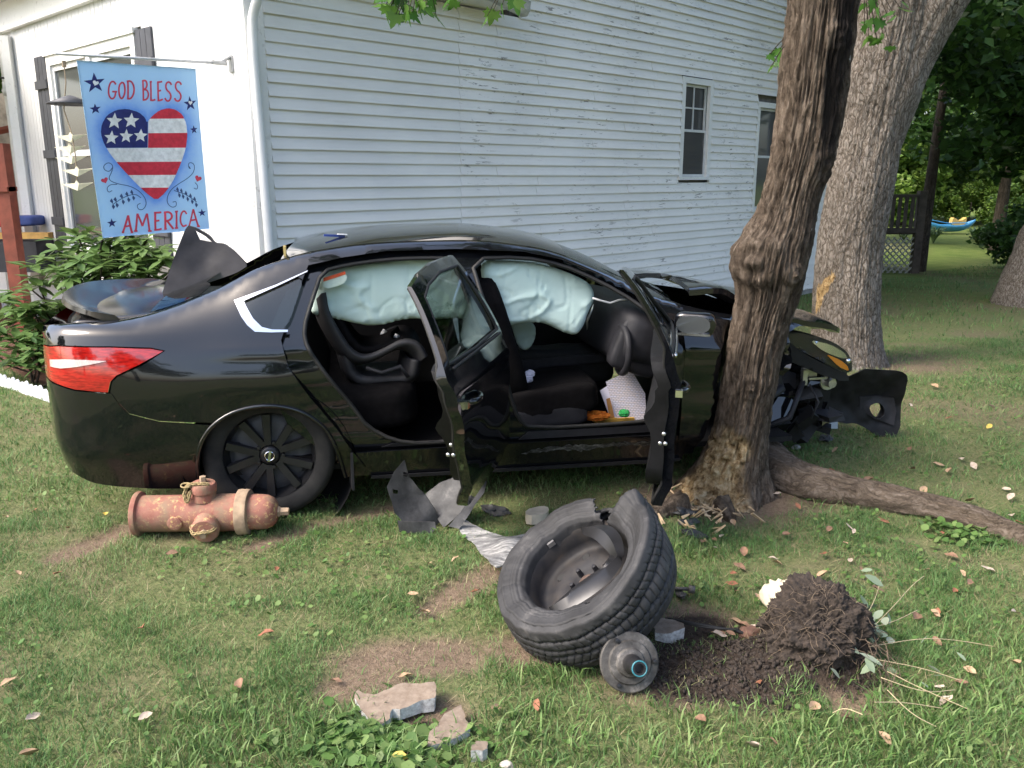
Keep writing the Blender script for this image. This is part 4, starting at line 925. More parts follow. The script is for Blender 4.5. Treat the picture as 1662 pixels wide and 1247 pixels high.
cushion('rear_seat', (.50, 0, .50), (.56, 1.42, .26), M['fabric'], ry=-.08); cushion('rear_backrest', (.10, 0, .83), (.20, 1.36, .66), M['fabric'], ry=-.42)
for yy_ in (-.40, .40):
    s_ = cushion('front_seat', (1.52, yy_, .49), (.54, .52, .17), M['fabric'], ry=-.10, seed=3); cushion('seat_side_bolster', (1.50, yy_ - .25, .50), (.5, .09, .16), M['fabric'], s_, ry=-.1)
    cushion('seat_base_trim', (1.47, yy_ - .27, .42), (.46, .05, .12), M['greypl'], s_, ry=-.06); cushion('seat_backrest', (1.22, yy_, .84), (.17, .50, .70), M['fabric'], s_, ry=-.30); cushion('headrest', (1.09, yy_, 1.20), (.11, .27, .17), M['fabric'], s_, ry=-.25)
cushion('centre_console', (1.62, 0, .56), (.85, .20, .24), M['blackpl'], ry=.0); cushion('console_side', (1.62, -.11, .60), (.8, .02, .06), M['greypl'], ry=-.05)
cushion('dashboard', (2.06, 0, .82), (.42, 1.42, .34), M['greypl'], ry=.22); cushion('dashboard_end', (2.0, -.62, .78), (.30, .12, .30), M['greypl'], ry=.35)
m = MB(); m.tube([(1.90, -.62 + .13 * math.cos(a), .77 + .13 * math.sin(a)) for a in np.linspace(0, 2 * math.pi, 25)], .02, 8, False); m.build('air_vent_ring', M['greypl'], car, True)
m = MB(); m.tube([(1.84, .40 + .18 * math.cos(a), .88 + .18 * math.sin(a)) for a in np.linspace(0, 2 * math.pi, 29)], .016, 8, False); m.tube([(1.85, .25, .88), (1.9, .4, .87), (1.85, .55, .88)], .02, 8); m.build('steering_wheel', M['blackpl'], car, True)
m = MB(); m.tube([(1.86, -.12, .72), (1.84, -.13, .85), (1.88, -.14, .95)], .009, 6); m.build('console_trim', M['steel'], car, True)
m = MB(); m.box((.72, 0, 1.30), (.72, .98, .02)); m.box((1.25, 0, 1.30), (.34, .96, .02)); m.build('headliner', simple('grey_headliner', (.3, .3, .29), .95), car)
# ---- curtain airbags
t = NT('airbag_nylon'); p = t.pos(True); t.set(col=t.ramp(t.noise(p, 5, 4), [(.3, (.52, .68, .63)), (.7, (.60, .75, .70))]), rough=.8, spec=.2); t.bump(t.noise(p, 5, 3, .5, 1.0), .25, .03); M['bag'] = t.m
def airbag(px, y, name, seed, depth=.11):
    P = np.array([cpx(a, b, y)[[0, 2]] for a, b in px]); P = chaikin(P, 2); V2, T = cdt(P, (), .012); B = resample(P, .014); dd = dist_poly(V2, B)
    pr = np.sqrt(np.clip(1 - (1 - np.clip(dd / .06, 0, 1)) ** 2, 0, 1)); x, z = V2[:, 0], V2[:, 1]
    w1 = fbm(np.stack([x * 5 + z * 3, z * 9 - x * 2, x * 0], 1), 4, seed); cr = 1 - np.abs(fbm(np.stack([x * 6 - z * 3, z * 7 + x * 3, x * 0 + 4], 1), 2, seed + 9)) * 2.2
    cr2 = 1 - np.abs(fbm(np.stack([x * 11 + z * 9, z * 15 - x * 6, x * 0 + 9], 1), 3, seed + 19)) * 2.0
    w1 = fbm(np.stack([x * 3 + z * 2, z * 4 - x, x * 0], 1), 2, seed); fold = fbm(np.stack([x * 2.2 + z * 5, z * 6 - x * 3, x * 0 + 2], 1), 3, seed + 31); fold = 1 - np.abs(fold) * 2.4; th = pr * (depth * .34 + .016 * w1) + .014 * pr * np.clip(fold, 0, 1) ** 2.5 - .008 * pr * np.clip(cr, 0, 1) ** 9
    for sx in np.arange(x.min() + .12, x.max(), .19): th -= .004 * pr * np.exp(-((x - sx - .08 * (z - 1.1)) / .006) ** 2)
    f = np.stack([x, y - th, z], 1); b = np.stack([x, y + pr * depth * .4 + .004, z], 1); V, F = slab(f, b, orient(f, T, (0, -1, 0))); return obj(name, V, F, M['bag'], car, True)
airbag([(513, 440), (600, 425), (690, 419), (760, 419), (765, 470), (760, 520), (735, 515), (700, 520), (660, 515), (612, 530), (575, 525), (540, 515), (508, 512), (504, 500)], -.53, 'curtain_airbag', 5, .10)
ab = airbag([(773, 424), (820, 422), (880, 428), (930, 445), (960, 462), (966, 485), (955, 505), (947, 530), (935, 545), (915, 540), (880, 522), (850, 524), (810, 533), (795, 500)], -.53, 'curtain_airbag', 6, .10)
airbag([(826, 520), (868, 520), (870, 550), (855, 572), (838, 560)], -.2, 'seat_airbag', 7, .06)
m = MB(); P = [cpx(*q, -.60) for q in ((962, 484), (975, 488), (990, 492), (1005, 487), (1018, 487))]; m.tube(P, .006, 5); m.build('airbag_tether', simple('white_webbing', (.7, .7, .7), .8), ab, True)
V2, T = cdt(chaikin(np.array([cpx(a, b, -.62)[[0, 2]] for a, b in [(523, 452), (560, 441), (564, 452), (556, 462), (525, 470)]]), 1), (), .02); f = np.stack([V2[:, 0], np.full(len(V2), -.628), V2[:, 1]], 1); V, F = slab(f, f + np.array([0, .003, 0]), orient(f, T, (0, -1, 0))); obj('warning_patch', V, F, simple('pale_label', (.62, .72, .62), .6), ab, False)
V2, T = cdt(np.array([cpx(a, b, -.62)[[0, 2]] for a, b in [(525, 451), (560, 440), (561, 445), (525, 457)]]), (), .02); f = np.stack([V2[:, 0], np.full(len(V2), -.632), V2[:, 1]], 1); V, F = slab(f, f + np.array([0, .002, 0]), orient(f, T, (0, -1, 0))); obj('warning_stripe', V, F, simple('orange_stripe', (.72, .10, .03), .5), ab, False)
# B pillar latch and small bright bits
for (a, b, y_) in ((492, 602, -.83), (512, 612, -.82), (805, 632, -.82), (800, 695, -.83)):
    q = cpx(a, b, y_); m = MB(); m.box(q, (.03, .01, .012), 0); m.box(q + np.array([.012, .0, .01]), (.008, .012, .03)); m.build('door_striker', M['chrome'], car)
q = cpx(806, 697, -.835); m = MB(); m.box(q, (.055, .006, .012)); m.build('tyre_placard', simple('white_sticker', (.75, .77, .8), .5), car)
# antenna fin on the roof
V = [(.02, -.012, 1.335), (.02, .012, 1.335), (.20, .010, 1.375), (.20, -.010, 1.375), (.04, 0, 1.385), (.06, 0, 1.388)]
# ================================================================ TREES
def bark(name, dark, mid, light, sc, stretch, stain=None, fiss=.5, rot=(0, 0, 0), along=(1, 1, None)):
    """fissured bark: warped cells stretched along the stem, fine flakes over them"""
    t = NT(name); p = t.pos(); sc3 = (1, 1, stretch) if along[2] is None else along
    nz = t.n('ShaderNodeTexNoise'); nz.inputs['Scale'].default_value = 9; nz.inputs['Detail'].default_value = 3; t.l(p, nz.inputs['Vector'])
    vm = t.n('ShaderNodeVectorMath'); vm.operation = 'MULTIPLY_ADD'; t.l(nz.outputs['Color'], vm.inputs[0]); vm.inputs[1].default_value = (.09, .09, .16); t.l(p, vm.inputs[2])
    r_ = t.n('ShaderNodeMapping'); r_.inputs['Rotation'].default_value = rot; t.l(vm.outputs[0], r_.inputs[0])
    mp = t.n('ShaderNodeMapping'); mp.inputs['Scale'].default_value = sc3; t.l(r_.outputs[0], mp.inputs[0]); v = mp.outputs[0]
    n1 = t.noise(v, sc, 9, .72, .8); nf = t.noise(v, sc * 4.5, 6, .75); vo = t.voro(v, sc * 1.25, 'DISTANCE_TO_EDGE'); n2 = t.noise(p, 1.9, 5, .6)
    crack = t.ramp(vo, [(0.0, 0.0), (.28, 1.0)])
    f = t.math('ADD', t.math('ADD', t.math('MULTIPLY', n1, .62), t.math('MULTIPLY', nf, .30)), t.math('MULTIPLY', crack, fiss * .16))
    c = t.ramp(f, [(.36, dark), (.50, mid), (.66, light)])
    c = t.mix(t.ramp(n2, [(.48, 0.0), (.75, .6)]), c, tuple(q * .42 for q in mid))
    if stain: c = stain(t, p, c)
    t.set(col=c, rough=.95, spec=.15)
    b = t.bump(f, 1.0, .035); t.bump(nf, .6, .010, b); return t.m
def stain1(t, p, c):
    """black sap streaks, white flecks, torn pale wood at the foot"""
    sp = t.n('ShaderNodeSeparateXYZ'); t.l(p, sp.inputs[0])
    at = t.n('ShaderNodeAttribute'); at.attribute_name = 'marks'; sc_ = t.n('ShaderNodeSeparateColor'); t.l(at.outputs['Color'], sc_.inputs[0])
    c = t.mix(sc_.outputs[0], c, (.010, .009, .010))
    mpp = t.n('ShaderNodeMapping'); mpp.inputs['Scale'].default_value = (1, 1, .35); t.l(p, mpp.inputs[0])
    fl = t.ramp(t.noise(mpp.outputs[0], 34, 3, .5), [(.72, 0.0), (.75, 1.0)]); c = t.mix(t.math('MULTIPLY', fl, sc_.outputs[2]), c, (.52, .50, .46))
    wood = t.ramp(t.noise(p, 22, 6, .7), [(.36, (.20, .115, .05)), (.5, (.60, .42, .22)), (.66, (.86, .72, .48))])
    return t.mix(sc_.outputs[1], c, wood)
def stain2(t, p, c):
    at = t.n('ShaderNodeAttribute'); at.attribute_name = 'marks'; sc_ = t.n('ShaderNodeSeparateColor'); t.l(at.outputs['Color'], sc_.inputs[0])
    wood = t.ramp(t.noise(p, 26, 6, .7), [(.36, (.10, .06, .03)), (.5, (.44, .29, .13)), (.66, (.66, .50, .28))]); return t.mix(sc_.outputs[1], c, wood)
M['bark1'] = bark('rough_brown_bark', (.038, .029, .022), (.135, .104, .078), (.29, .235, .185), 20, .24, stain1, .7)
M['bark2'] = bark('grey_fissured_bark', (.055, .042, .032), (.19, .16, .13), (.36, .32, .28), 30, .30, stain2, 1.5)
M['barkroot'] = bark('root_bark', (.06, .046, .034), (.19, .15, .115), (.36, .30, .25), 24, 1, None, .4, (0, 0, R(45)), (.18, 1, 1))
M['bark3'] = bark('dark_bark', (.02, .016, .012), (.06, .05, .04), (.12, .10, .08), 14, .3)
def trunk_mesh(rows, Yc, nth, nz, ridge, rfreq, seed, flare=None, yc_fn=None, burls=()):
    """rows: (z, centre x, radius) rising"""
    rows = np.array(rows); z = np.linspace(rows[0, 0], rows[-1, 0], nz); xc = pchip(rows[:, 0], rows[:, 1], z); r = pchip(rows[:, 0], rows[:, 2], z)
    th = np.linspace(0, 2 * np.pi, nth, endpoint=False); Z, TH = np.meshgrid(z, th, indexing='ij'); Rr = np.repeat(r[:, None], nth, 1)
    cx_, cy_ = np.cos(TH), np.sin(TH)
    q = np.stack([cx_ * rfreq, cy_ * rfreq, Z * rfreq * .22], -1); wob = np.stack([cx_ * 2, cy_ * 2, Z * 1.5], -1)
    n = 1 - np.abs(fbm(q + .5 * fbm(wob, 2, seed + 5)[..., None], 4, seed)) * 1.7
    n4 = 1 - np.abs(fbm(np.stack([cx_ * rfreq * 2.6, cy_ * rfreq * 2.6, Z * rfreq * .9], -1), 3, seed + 21)) * 1.8; Rr = Rr * (1 + .05 * fbm(wob, 3, seed + 9)) + ridge * n + ridge * .38 * n4
    if flare: Rr = Rr + flare(Z, TH)
    for (bz, bth, amp, sg) in burls:
        dth = np.angle(np.exp(1j * (TH - bth))); d2 = ((Z - bz) / sg) ** 2 + (dth * r[:, None] / sg) ** 2; Rr = Rr + amp * np.exp(-d2) * (1 + .4 * np.cos(np.sqrt(d2) * 7))
    yc = np.full(nz, Yc) if yc_fn is None else yc_fn(z)
    V = np.stack([xc[:, None] + Rr * cx_, yc[:, None] + Rr * cy_, Z], -1).reshape(-1, 3); return V, grid_faces(nz, nth, True), Z.ravel(), TH.ravel()
# leaves
def maple_leaf():
    half = [(0, -.12), (.16, -.02), (.34, -.16), (.33, .03), (.52, .14), (.34, .24), (.38, .44), (.18, .36), (.12, .62), (0, .82)]
    P = half + [(-x, y) for x, y in half[::-1][1:-1]]
    V = [(x, y, .10 * abs(x) - .12 * (y - .2) ** 2) for x, y in P] + [(0, .2, .0)]; n = len(P); return V, [(i, (i + 1) % n, n) for i in range(n)]
def oval_leaf(): 
    V = [(0, 0, 0), (.13, .2, .02), (.19, .5, .015), (.12, .8, -.03), (0, 1, -.09), (-.12, .8, -.03), (-.19, .5, .015), (-.13, .2, .02), (0, .5, -.03)]; return V, [(0, 1, 8), (1, 2, 8), (2, 3, 8), (3, 4, 8), (4, 5, 8), (5, 6, 8), (6, 7, 8), (7, 0, 8)]
M['leaf_bright'] = leafmat('maple_leaf_green', [(0, (.055, .15, .02)), (.5, (.085, .21, .035)), (1, (.14, .25, .05))], .45)
M['leaf_dark'] = leafmat('crown_leaf_green', None, .35, .5, attr='col')
def leaf_cloud(name, clumps, per, size, cols, seed, flat=.5, shape='diamond'):
    """clumps: (centre, radius) list -> one mesh of leaf-sized faces"""
    rg = np.random.default_rng(seed); C = []; 
    for c, r in clumps:
        m = per; d = rg.normal(0, 1, (m, 3)); d /= np.linalg.norm(d, axis=1)[:, None]; rr = r * rg.random((m, 1)) ** .45; C.append(np.array(c) + d * rr * np.array([1, 1, .75]))
    C = np.concatenate(C); n = len(C); s = size * (.6 + .8 * rg.random((n, 1)))
    nrm = rg.normal(0, 1, (n, 3)); nrm[:, 2] = np.abs(nrm[:, 2]) + flat; nrm /= np.linalg.norm(nrm, axis=1)[:, None]
    a = rg.normal(0, 1, (n, 3)); a -= nrm * (a * nrm).sum(1)[:, None]; a /= np.linalg.norm(a, axis=1)[:, None]; b = np.cross(nrm, a)
    # pointed five-corner leaf, folded along its midrib
    P = np.stack([C - a * s * .5, C - a * s * .08 + b * s * .38 + nrm * s * .07, C + a * s * .22 + b * s * .22, C + a * s * .55 - nrm * s * .12, C + a * s * .22 - b * s * .22, C - a * s * .08 - b * s * .38 + nrm * s * .07], 1)
    base = np.arange(n)[:, None] * 6; L = (base + np.array([0, 1, 2, 3, 0, 3, 4, 5])[None]).ravel()
    me = mesh_fast(name, P.reshape(-1, 3), L, np.arange(0, n * 8, 4), np.full(n * 2, 4), False)
    cc = np.array(cols)[rg.integers(0, len(cols), n)] * (.7 + .6 * rg.random((n, 1))); vcol(me, 'col', np.repeat(cc, 6, 0)); return me
def blob_clumps(c, rad, n, rmin, rmax, seed, squash=.7):
    rg = np.random.default_rng(seed); out = []
    while len(out) < n:
        d = rg.normal(0, 1, 3); d /= np.linalg.norm(d); k = rg.random() ** .4; out.append((np.array(c) + d * k * np.array([rad, rad, rad * squash]), rg.uniform(rmin, rmax)))
    return out
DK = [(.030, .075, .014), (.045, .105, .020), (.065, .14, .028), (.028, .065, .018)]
# ---- tree 1: leaning trunk the car hit
rows = [(z, x, r - .026) for x, r, z in _t1]
rows = [(-.12, rows[0][1], rows[0][2] + .02)] + [q for q in rows if q[0] > -.1]
rows += [(5.2, rows[-1][1] + .25, rows[-1][2] * .95), (7.5, rows[-1][1] + .7, .12)]
def flare1(Z, TH):
    w = np.exp(-np.clip(Z, 0, 9) / .13); lob = .5 + .5 * np.cos(TH * 5 + .6); return w * (.01 + .05 * lob)
V, F, Zf, TH = trunk_mesh(rows, T1Y, 240, 620, .020, 9.0, 3, flare1, None, [(1.28, -2.3, .05, .12), (1.33, 2.9, .028, .14), (1.22, -1.25, .03, .05), (.62, -1.8, .025, .06), (2.35, -1.3, .02, .06), (2.75, -1.2, .025, .07), (1.75, -.9, .02, .08)])
# wound at the foot, left/front side
dth = np.angle(np.exp(1j * (TH - R(-138)))); wound = sstep(1.25, .8, np.abs(dth) + .25 * fbm(V * 7, 3, 15)) * sstep(.42, .28, Zf + .12 * fbm(V * 6, 3, 16))
V = V + (wound * (-.03 + .03 * fbm(V * 30, 3, 17)))[:, None] * np.stack([np.cos(TH), np.sin(TH), TH * 0], 1)
dst = np.angle(np.exp(1j * (TH - R(-62 )))); sap = sstep(.55, .2, np.abs(dst + .25 * fbm(np.stack([Zf * 3, Zf * 0, Zf * 0], 1), 3, 18)) + .15 * fbm(V * np.array([20, 20, 4]), 3, 19)) * sstep(1.5, 1.95, Zf)
sap = np.maximum(sap, .55 * sstep(.35, .1, np.abs(dst - .35) + .2 * fbm(V * np.array([16, 16, 3]), 2, 29)) * sstep(1.1, 1.5, Zf))
fleck = sstep(.9, .2, np.abs(dst - .25)) * sstep(.4, .9, Zf)
t1 = thing('maple_tree', 'leaning dark brown tree with burl and torn bark that the car hit', 'tree', (TREE1[0], T1Y, 0))
o = obj('trunk', V - np.array([TREE1[0], T1Y, 0]), F, M['bark1'], t1, True); vcol(o.data, 'marks', np.stack([sap * .9, wound, fleck], 1))
top = V.reshape(620, 240, 3)[-1].mean(0)
def limb(pts, r0, r1, mat, parent, loc, name='limb'):
    pts = chaikin(pts, 3, False); rr = np.linspace(r0, r1, len(pts)); m = MB(); m.tube(pts - np.array(loc), rr, 14); return m.build(name, mat, parent, True)
L1 = (TREE1[0], T1Y, 0)
for d in ((-1.5, -1.2, 2.0), (1.2, -1.8, 2.4), (-.6, 1.6, 2.2)): limb([top - np.array([0, 0, 1.6]), top + np.array(d) * .4 + np.array([0, 0, -.7]), top + np.array(d)], .10, .03, M['bark1'], t1, L1)
me = leaf_cloud('crown', blob_clumps((1.6, 3.6, 8.6), 3.6, 100, .45, .95, 4, .55), 150, .17, DK, 5); o = link('crown', me, M['leaf_dark'], t1, (-TREE1[0], -T1Y, 0))
# root running over the lawn to the right
RP = [(1225, 740, .16, .06), (1262, 765, .125, .06), (1300, 782, .105, .045), (1360, 798, .095, .03), (1430, 812, .085, .022), (1500, 825, .08, .016), (1560, 840, .07, .012), (1620, 860, .065, .006), (1690, 887, .055, -.004), (1760, 912, .045, -.012), (1850, 945, .03, -.03), (1920, 970, .015, -.06)]
pts = []; rad = []
for px, py, r, zc in RP: p = gpt(px, py, zc); pts.append(p); rad.append(r)
pc = chaikin(np.array(pts), 3, False); rc = np.interp(np.linspace(0, 1, len(pc)), np.linspace(0, 1, len(rad)), rad); 
def rope(pts, rad, nth, amp, seed):
    V = []; pts = np.asarray(pts); T = np.gradient(pts, axis=0); T /= np.linalg.norm(T, axis=1)[:, None]
    for i, (p, r) in enumerate(zip(pts, rad)):
        a = np.cross(T[i], (0, 0, 1)); a /= np.linalg.norm(a); b = np.cross(a, T[i])
        for j in range(nth):
            t_ = 2 * math.pi * j / nth; V.append((i, t_, *(p + r * (a * math.cos(t_) + b * math.sin(t_))), *(a * math.cos(t_) + b * math.sin(t_))))
    V = np.array(V); s = np.concatenate([[0], np.cumsum(np.linalg.norm(np.diff(pts, axis=0), axis=1))])[V[:, 0].astype(int)]
    n = 1 - np.abs(fbm(np.stack([np.cos(V[:, 1]) * 3, np.sin(V[:, 1]) * 3, s * 2.2], 1), 4, seed)) * 1.8
    return V[:, 2:5] + V[:, 5:8] * (amp * n)[:, None], grid_faces(len(pts), nth, True)
pd = resample(pc, .02, False); rd_ = np.interp(np.linspace(0, 1, len(pd)), np.linspace(0, 1, len(rc)), rc); Vr, Fr = rope(pd, rd_, 40, .014, 44)
obj('root', Vr - np.array(L1), Fr, M['barkroot'], t1, True)
for (a, b, r0) in (((1110, 815), (1040, 850), .06), ((1170, 815), (1190, 850), .05)):
    p0, p1 = gpt(*a, .04), gpt(*b, -.03); pd = resample(np.array([p0, (p0 + p1) / 2 + np.array([0, 0, .012]), p1]), .02, False); Vr, Fr = rope(pd, np.linspace(r0, .02, len(pd)), 20, .01, 46); obj('root', Vr - np.array(L1), Fr, M['bark1'], t1, True)
# splinters of torn wood round the foot
M['splinter'] = simple('fresh_torn_wood', (.55, .40, .24), .85, 0, .35, 30, .4, 120)
rs = random.Random(4)
for k in range(80):
    p = gpt(rs.gauss(1145, 36), rs.gauss(828, 16)); L, w = rs.uniform(.025, .10), rs.uniform(.007, .024); m = MB(); Mr = np.array(Matrix.Rotation(rs.uniform(0, 6.28), 3, 'Z') @ Matrix.Rotation(rs.uniform(-.8, .8), 3, 'Y') @ Matrix.Rotation(rs.uniform(-1, 1), 3, 'X'))
    P = np.array([(-L / 2, -w / 2, 0), (L / 2, -w / 5, .002), (L / 2, w / 5, .002), (-L / 2, w / 2, 0), (-L / 2, -w / 2, .006), (L / 2, -w / 5, .005), (L / 2, w / 5, .005), (-L / 2, w / 2, .006)]) @ Mr.T + np.array([p[0], p[1], .02 + float(gz(p[0], p[1]))])
    so_ = obj('wood_splinter', P, [(0, 3, 2, 1), (4, 5, 6, 7), (0, 1, 5, 4), (1, 2, 6, 5), (2, 3, 7, 6), (3, 0, 4, 7)], M['splinter'], None, False); setp(so_, 'pale torn wood splinter scattered at the foot of the struck tree', 'wood splinter', 'splinters at the tree foot')
# ---- tree 2: grey maple behind
T2Y = 8.05
T2R = [(600, 1318, 1426), (500, 1322, 1425), (400, 1328, 1430), (300, 1345, 1450), (200, 1360, 1466), (130, 1368, 1484), (60, 1384, 1520), (0, 1398, 1560), (-120, 1420, 1610)]
rows = [(-.35, ypt(1372, 610, T2Y)[0], .37)] + [(ypt(0, y, T2Y)[2], (ypt(l, y, T2Y)[0] + ypt(r, y, T2Y)[0]) / 2, (ypt(r, y, T2Y)[0] - ypt(l, y, T2Y)[0]) / 2 - .012) for y, l, r in T2R[:6]]
rows += [(3.5, rows[-1][1] + .10, .31), (4.3, rows[-1][1] - .05, .24), (6.5, rows[-1][1] - .5, .16), (9, rows[-1][1] - .6, .06)]
V, F, Zf, TH = trunk_mesh(rows, T2Y, 200, 420, .012, 12.0, 8, lambda Z, T_: np.exp(-np.clip(Z + .1, 0, 9) / .16) * (.05 + .08 * (.5 + .5 * np.cos(T_ * 4))))
t2 = thing('maple_tree', 'thick grey barked tree with a right hand limb standing behind the car', 'tree', (TREE2[0], T2Y, -.1)); L2 = (TREE2[0], T2Y, -.1)
o = obj('trunk', V - np.array(L2), F, M['bark2'], t2, True)
_d = V[:, 1] * math.cos(PITCH) - (V[:, 2] - CAM_H) * math.sin(PITCH); _px = np.stack([CX + F_PX * V[:, 0] / _d, CY - F_PX * (V[:, 1] * math.sin(PITCH) + (V[:, 2] - CAM_H) * math.cos(PITCH)) / _d], 1)
scar = inpoly(_px + 3.5 * np.stack([fbm(V * 22, 3, 3), fbm(V * 22, 3, 4)], 1), [(1318, 508), (1326, 470), (1338, 452), (1352, 441), (1356, 450), (1346, 468), (1336, 482), (1328, 510)]) & (V[:, 1] < T2Y); vcol(o.data, 'marks', np.stack([scar * 0., scar * 1., scar * 0.], 1))
lp = [ypt(1405, 290, T2Y), ypt(1420, 205, T2Y), ypt(1452, 110, T2Y), ypt(1503, 25, T2Y - .05), ypt(1565, -60, T2Y - .15), ypt(1680, -190, T2Y - .5), ypt(1850, -330, T2Y - 1)]
pd = resample(chaikin(np.array(lp), 3, False), .03, False); Vr, Fr = rope(pd, np.interp(np.linspace(0, 1, len(pd)), [0, .12, .25, .45, 1], [.16, .26, .29, .25, .10]), 70, .012, 48); obj('limb', Vr - np.array(L2), Fr, M['bark2'], t2, True)
me = leaf_cloud('crown', blob_clumps((4.2, 8.6, 8.8), 4.4, 120, .5, 1.1, 14, .55), 150, .19, DK, 15); link('crown', me, M['leaf_dark'], t2, tuple(-np.array(L2)))
# ---- right-hand background tree
def simple_tree(name, label, x, y, base_r, pts, crown, mat, seed, cols=DK, nleaf=110, lsize=.2, group=None, cl=None):
    z0 = float(gz(x, y)); t_ = thing(name, label, 'tree', (x, y, z0), 0, group)
    pd = resample(chaikin(np.array(pts, float), 2, False), .12, False); Vr, Fr = rope(pd, np.linspace(base_r, base_r * .35, len(pd)), 40, base_r * .05, seed); Vr[:, :2] += (Vr[:, :2] - np.array(pts[0])[:2]) * 0
    obj('trunk', Vr, Fr, mat, t_, True)
    if crown is not None:
        me = cl or leaf_cloud('crown', blob_clumps(*crown, seed), nleaf, lsize, cols, seed + 1); link('crown', me, M['leaf_dark'], t_)
    return t_
p = gpt(1660, 500, -.25)
rt = simple_tree('maple_tree', 'broad leaning trunk of the tree at the dark edge of the back lawn', p[0], p[1], .50, [(0, 0, -.3), (.12, 0, .3), (.5, .1, 1.6), (1.0, .2, 3.4), (1.4, .3, 6)], ((.0, 1.4, 4.8), 3.3, 68, .45, .8), M['bark2'], 30, DK, 130, .17)
# dark tree mass behind the deck
p = gpt(1497, 425, -.4)
bt = simple_tree('maple_tree', 'slim dark trunk beside the deck rail under low leafy branches', 9.0, 19.0, .14, [(0, 0, -.3), (.03, 0, 1.5), (.08, 0, 3.5), (.2, 0, 6)], ((1.8, .3, 4.6), 3.3, 60, .45, .8), M['bark3'], 40, DK, 120, .2)
spots = [(12.5, 17.5, 0, 'maple tree with deep green crown beyond the leaning trunk'), (14.5, 26, 1, 'leafy green tree behind the blue boat'), (7.5, 30, 2, 'pale green tree in the sun beyond the house'), (20, 24, 3, 'dense green tree at the far lawn edge'), (18, 40, 4, 'tall tree closing the far field'), (10, 46, 5, 'hazy green tree on the far side of the field'), (28, 36, 6, 'wide green tree at the field edge'), (1, 48, 7, 'far tree rising behind the house roof'), (36, 50, 8, 'distant tree at the end of the field')]
SUNLIT_COLS = [(.10, .18, .03), (.15, .25, .045), (.20, .29, .06)]  # leaf greens lightened and yellowed: sunlight painted into the far foliage
cm = leaf_cloud('crown', blob_clumps((0, 0, 5.6), 3.8, 90, .6, 1.1, 77, .8), 110, .24, DK, 78); cm2 = leaf_cloud('crown', blob_clumps((0, 0, 5.6), 3.8, 90, .6, 1.2, 79, .8), 90, .28, SUNLIT_COLS, 80)
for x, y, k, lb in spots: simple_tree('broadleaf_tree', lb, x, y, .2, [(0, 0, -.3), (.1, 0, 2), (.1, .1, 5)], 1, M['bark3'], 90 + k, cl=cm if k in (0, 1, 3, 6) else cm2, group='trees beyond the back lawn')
# far hedge row closing the horizon
for k, (x, y) in enumerate([(-30, 60), (-14, 64), (4, 70), (22, 66), (38, 60), (54, 58), (-46, 40), (-40, 15), (-18, 30), (-11, 24)]):
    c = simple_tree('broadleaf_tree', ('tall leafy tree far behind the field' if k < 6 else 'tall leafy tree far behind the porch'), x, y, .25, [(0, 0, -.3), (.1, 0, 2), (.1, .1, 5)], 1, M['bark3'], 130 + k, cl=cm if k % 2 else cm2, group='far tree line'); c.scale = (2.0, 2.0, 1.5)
for k, (x, y) in enumerate([(-22, -24), (-8, -30), (7, -27), (20, -22), (30, -10), (-30, -8)]):
    c = simple_tree('broadleaf_tree', 'street side tree on the open side of the lawn', x, y, .25, [(0, 0, -.3), (.1, 0, 2), (.1, .1, 5)], 1, M['bark3'], 150 + k, cl=cm, group='street side trees'); c.scale = (1.5, 1.5, 1.3)
# ---- leaf sprays hanging into the top of the picture
mlV, mlF = maple_leaf(); mlme = mesh_np('leaf', mlV, mlF, True); mlme.materials.append(M['leaf_bright'])
def spray(label, pxs, Y, size, seed, root):
    rs = random.Random(seed); b = thing('maple_branch', label, 'branch', tuple(root)); r = np.array(root)
    for px, py in pxs:
        p = ypt(px, py, Y + rs.uniform(-.12, .12)); m = MB(); q = r + (p - r) * .55 + np.array([0, 0, .05]); m.tube(chaikin(np.array([r, q, p]), 2, False) - r, [.004] * 0 or .0028, 5); m.build('twig', M['bark3'], b, True)
        for k in range(1):
            l = link('leaf', mlme, None, b, tuple(p - r)); s = size * rs.uniform(.75, 1.25); l.scale = (s, s, s); l.rotation_euler = (R(rs.uniform(-165, -75)), R(rs.uniform(-35, 35)), R(rs.uniform(-180, 180)))
rs = random.Random(8)
spray('green maple leaf spray hanging over the broken gutter end', [(rs.uniform(618, 745), rs.uniform(-22, 26)) for _ in range(34)], 6.3, .125, 5, ypt(690, -60, 6.3))
spray('small maple leaf sprig right of the gutter', [(800, 18), (815, 8), (838, 0), (790, 28), (830, -8)], 6.3, .12, 6, ypt(850, -60, 6.3))
spray('single green leaves growing at the left edge of the struck trunk', [(1250, 88), (1262, 100), (1252, 108), (1266, 80)], 4.62, .075, 7, np.array([t1c(2.35) - .09, 4.5, 2.36]))
spray('green maple leaves growing between the two trunks', [(rs.uniform(1395, 1470), rs.uniform(0, 78)) for _ in range(16)], 6.4, .11, 9, ypt(1400, -40, 6.5))
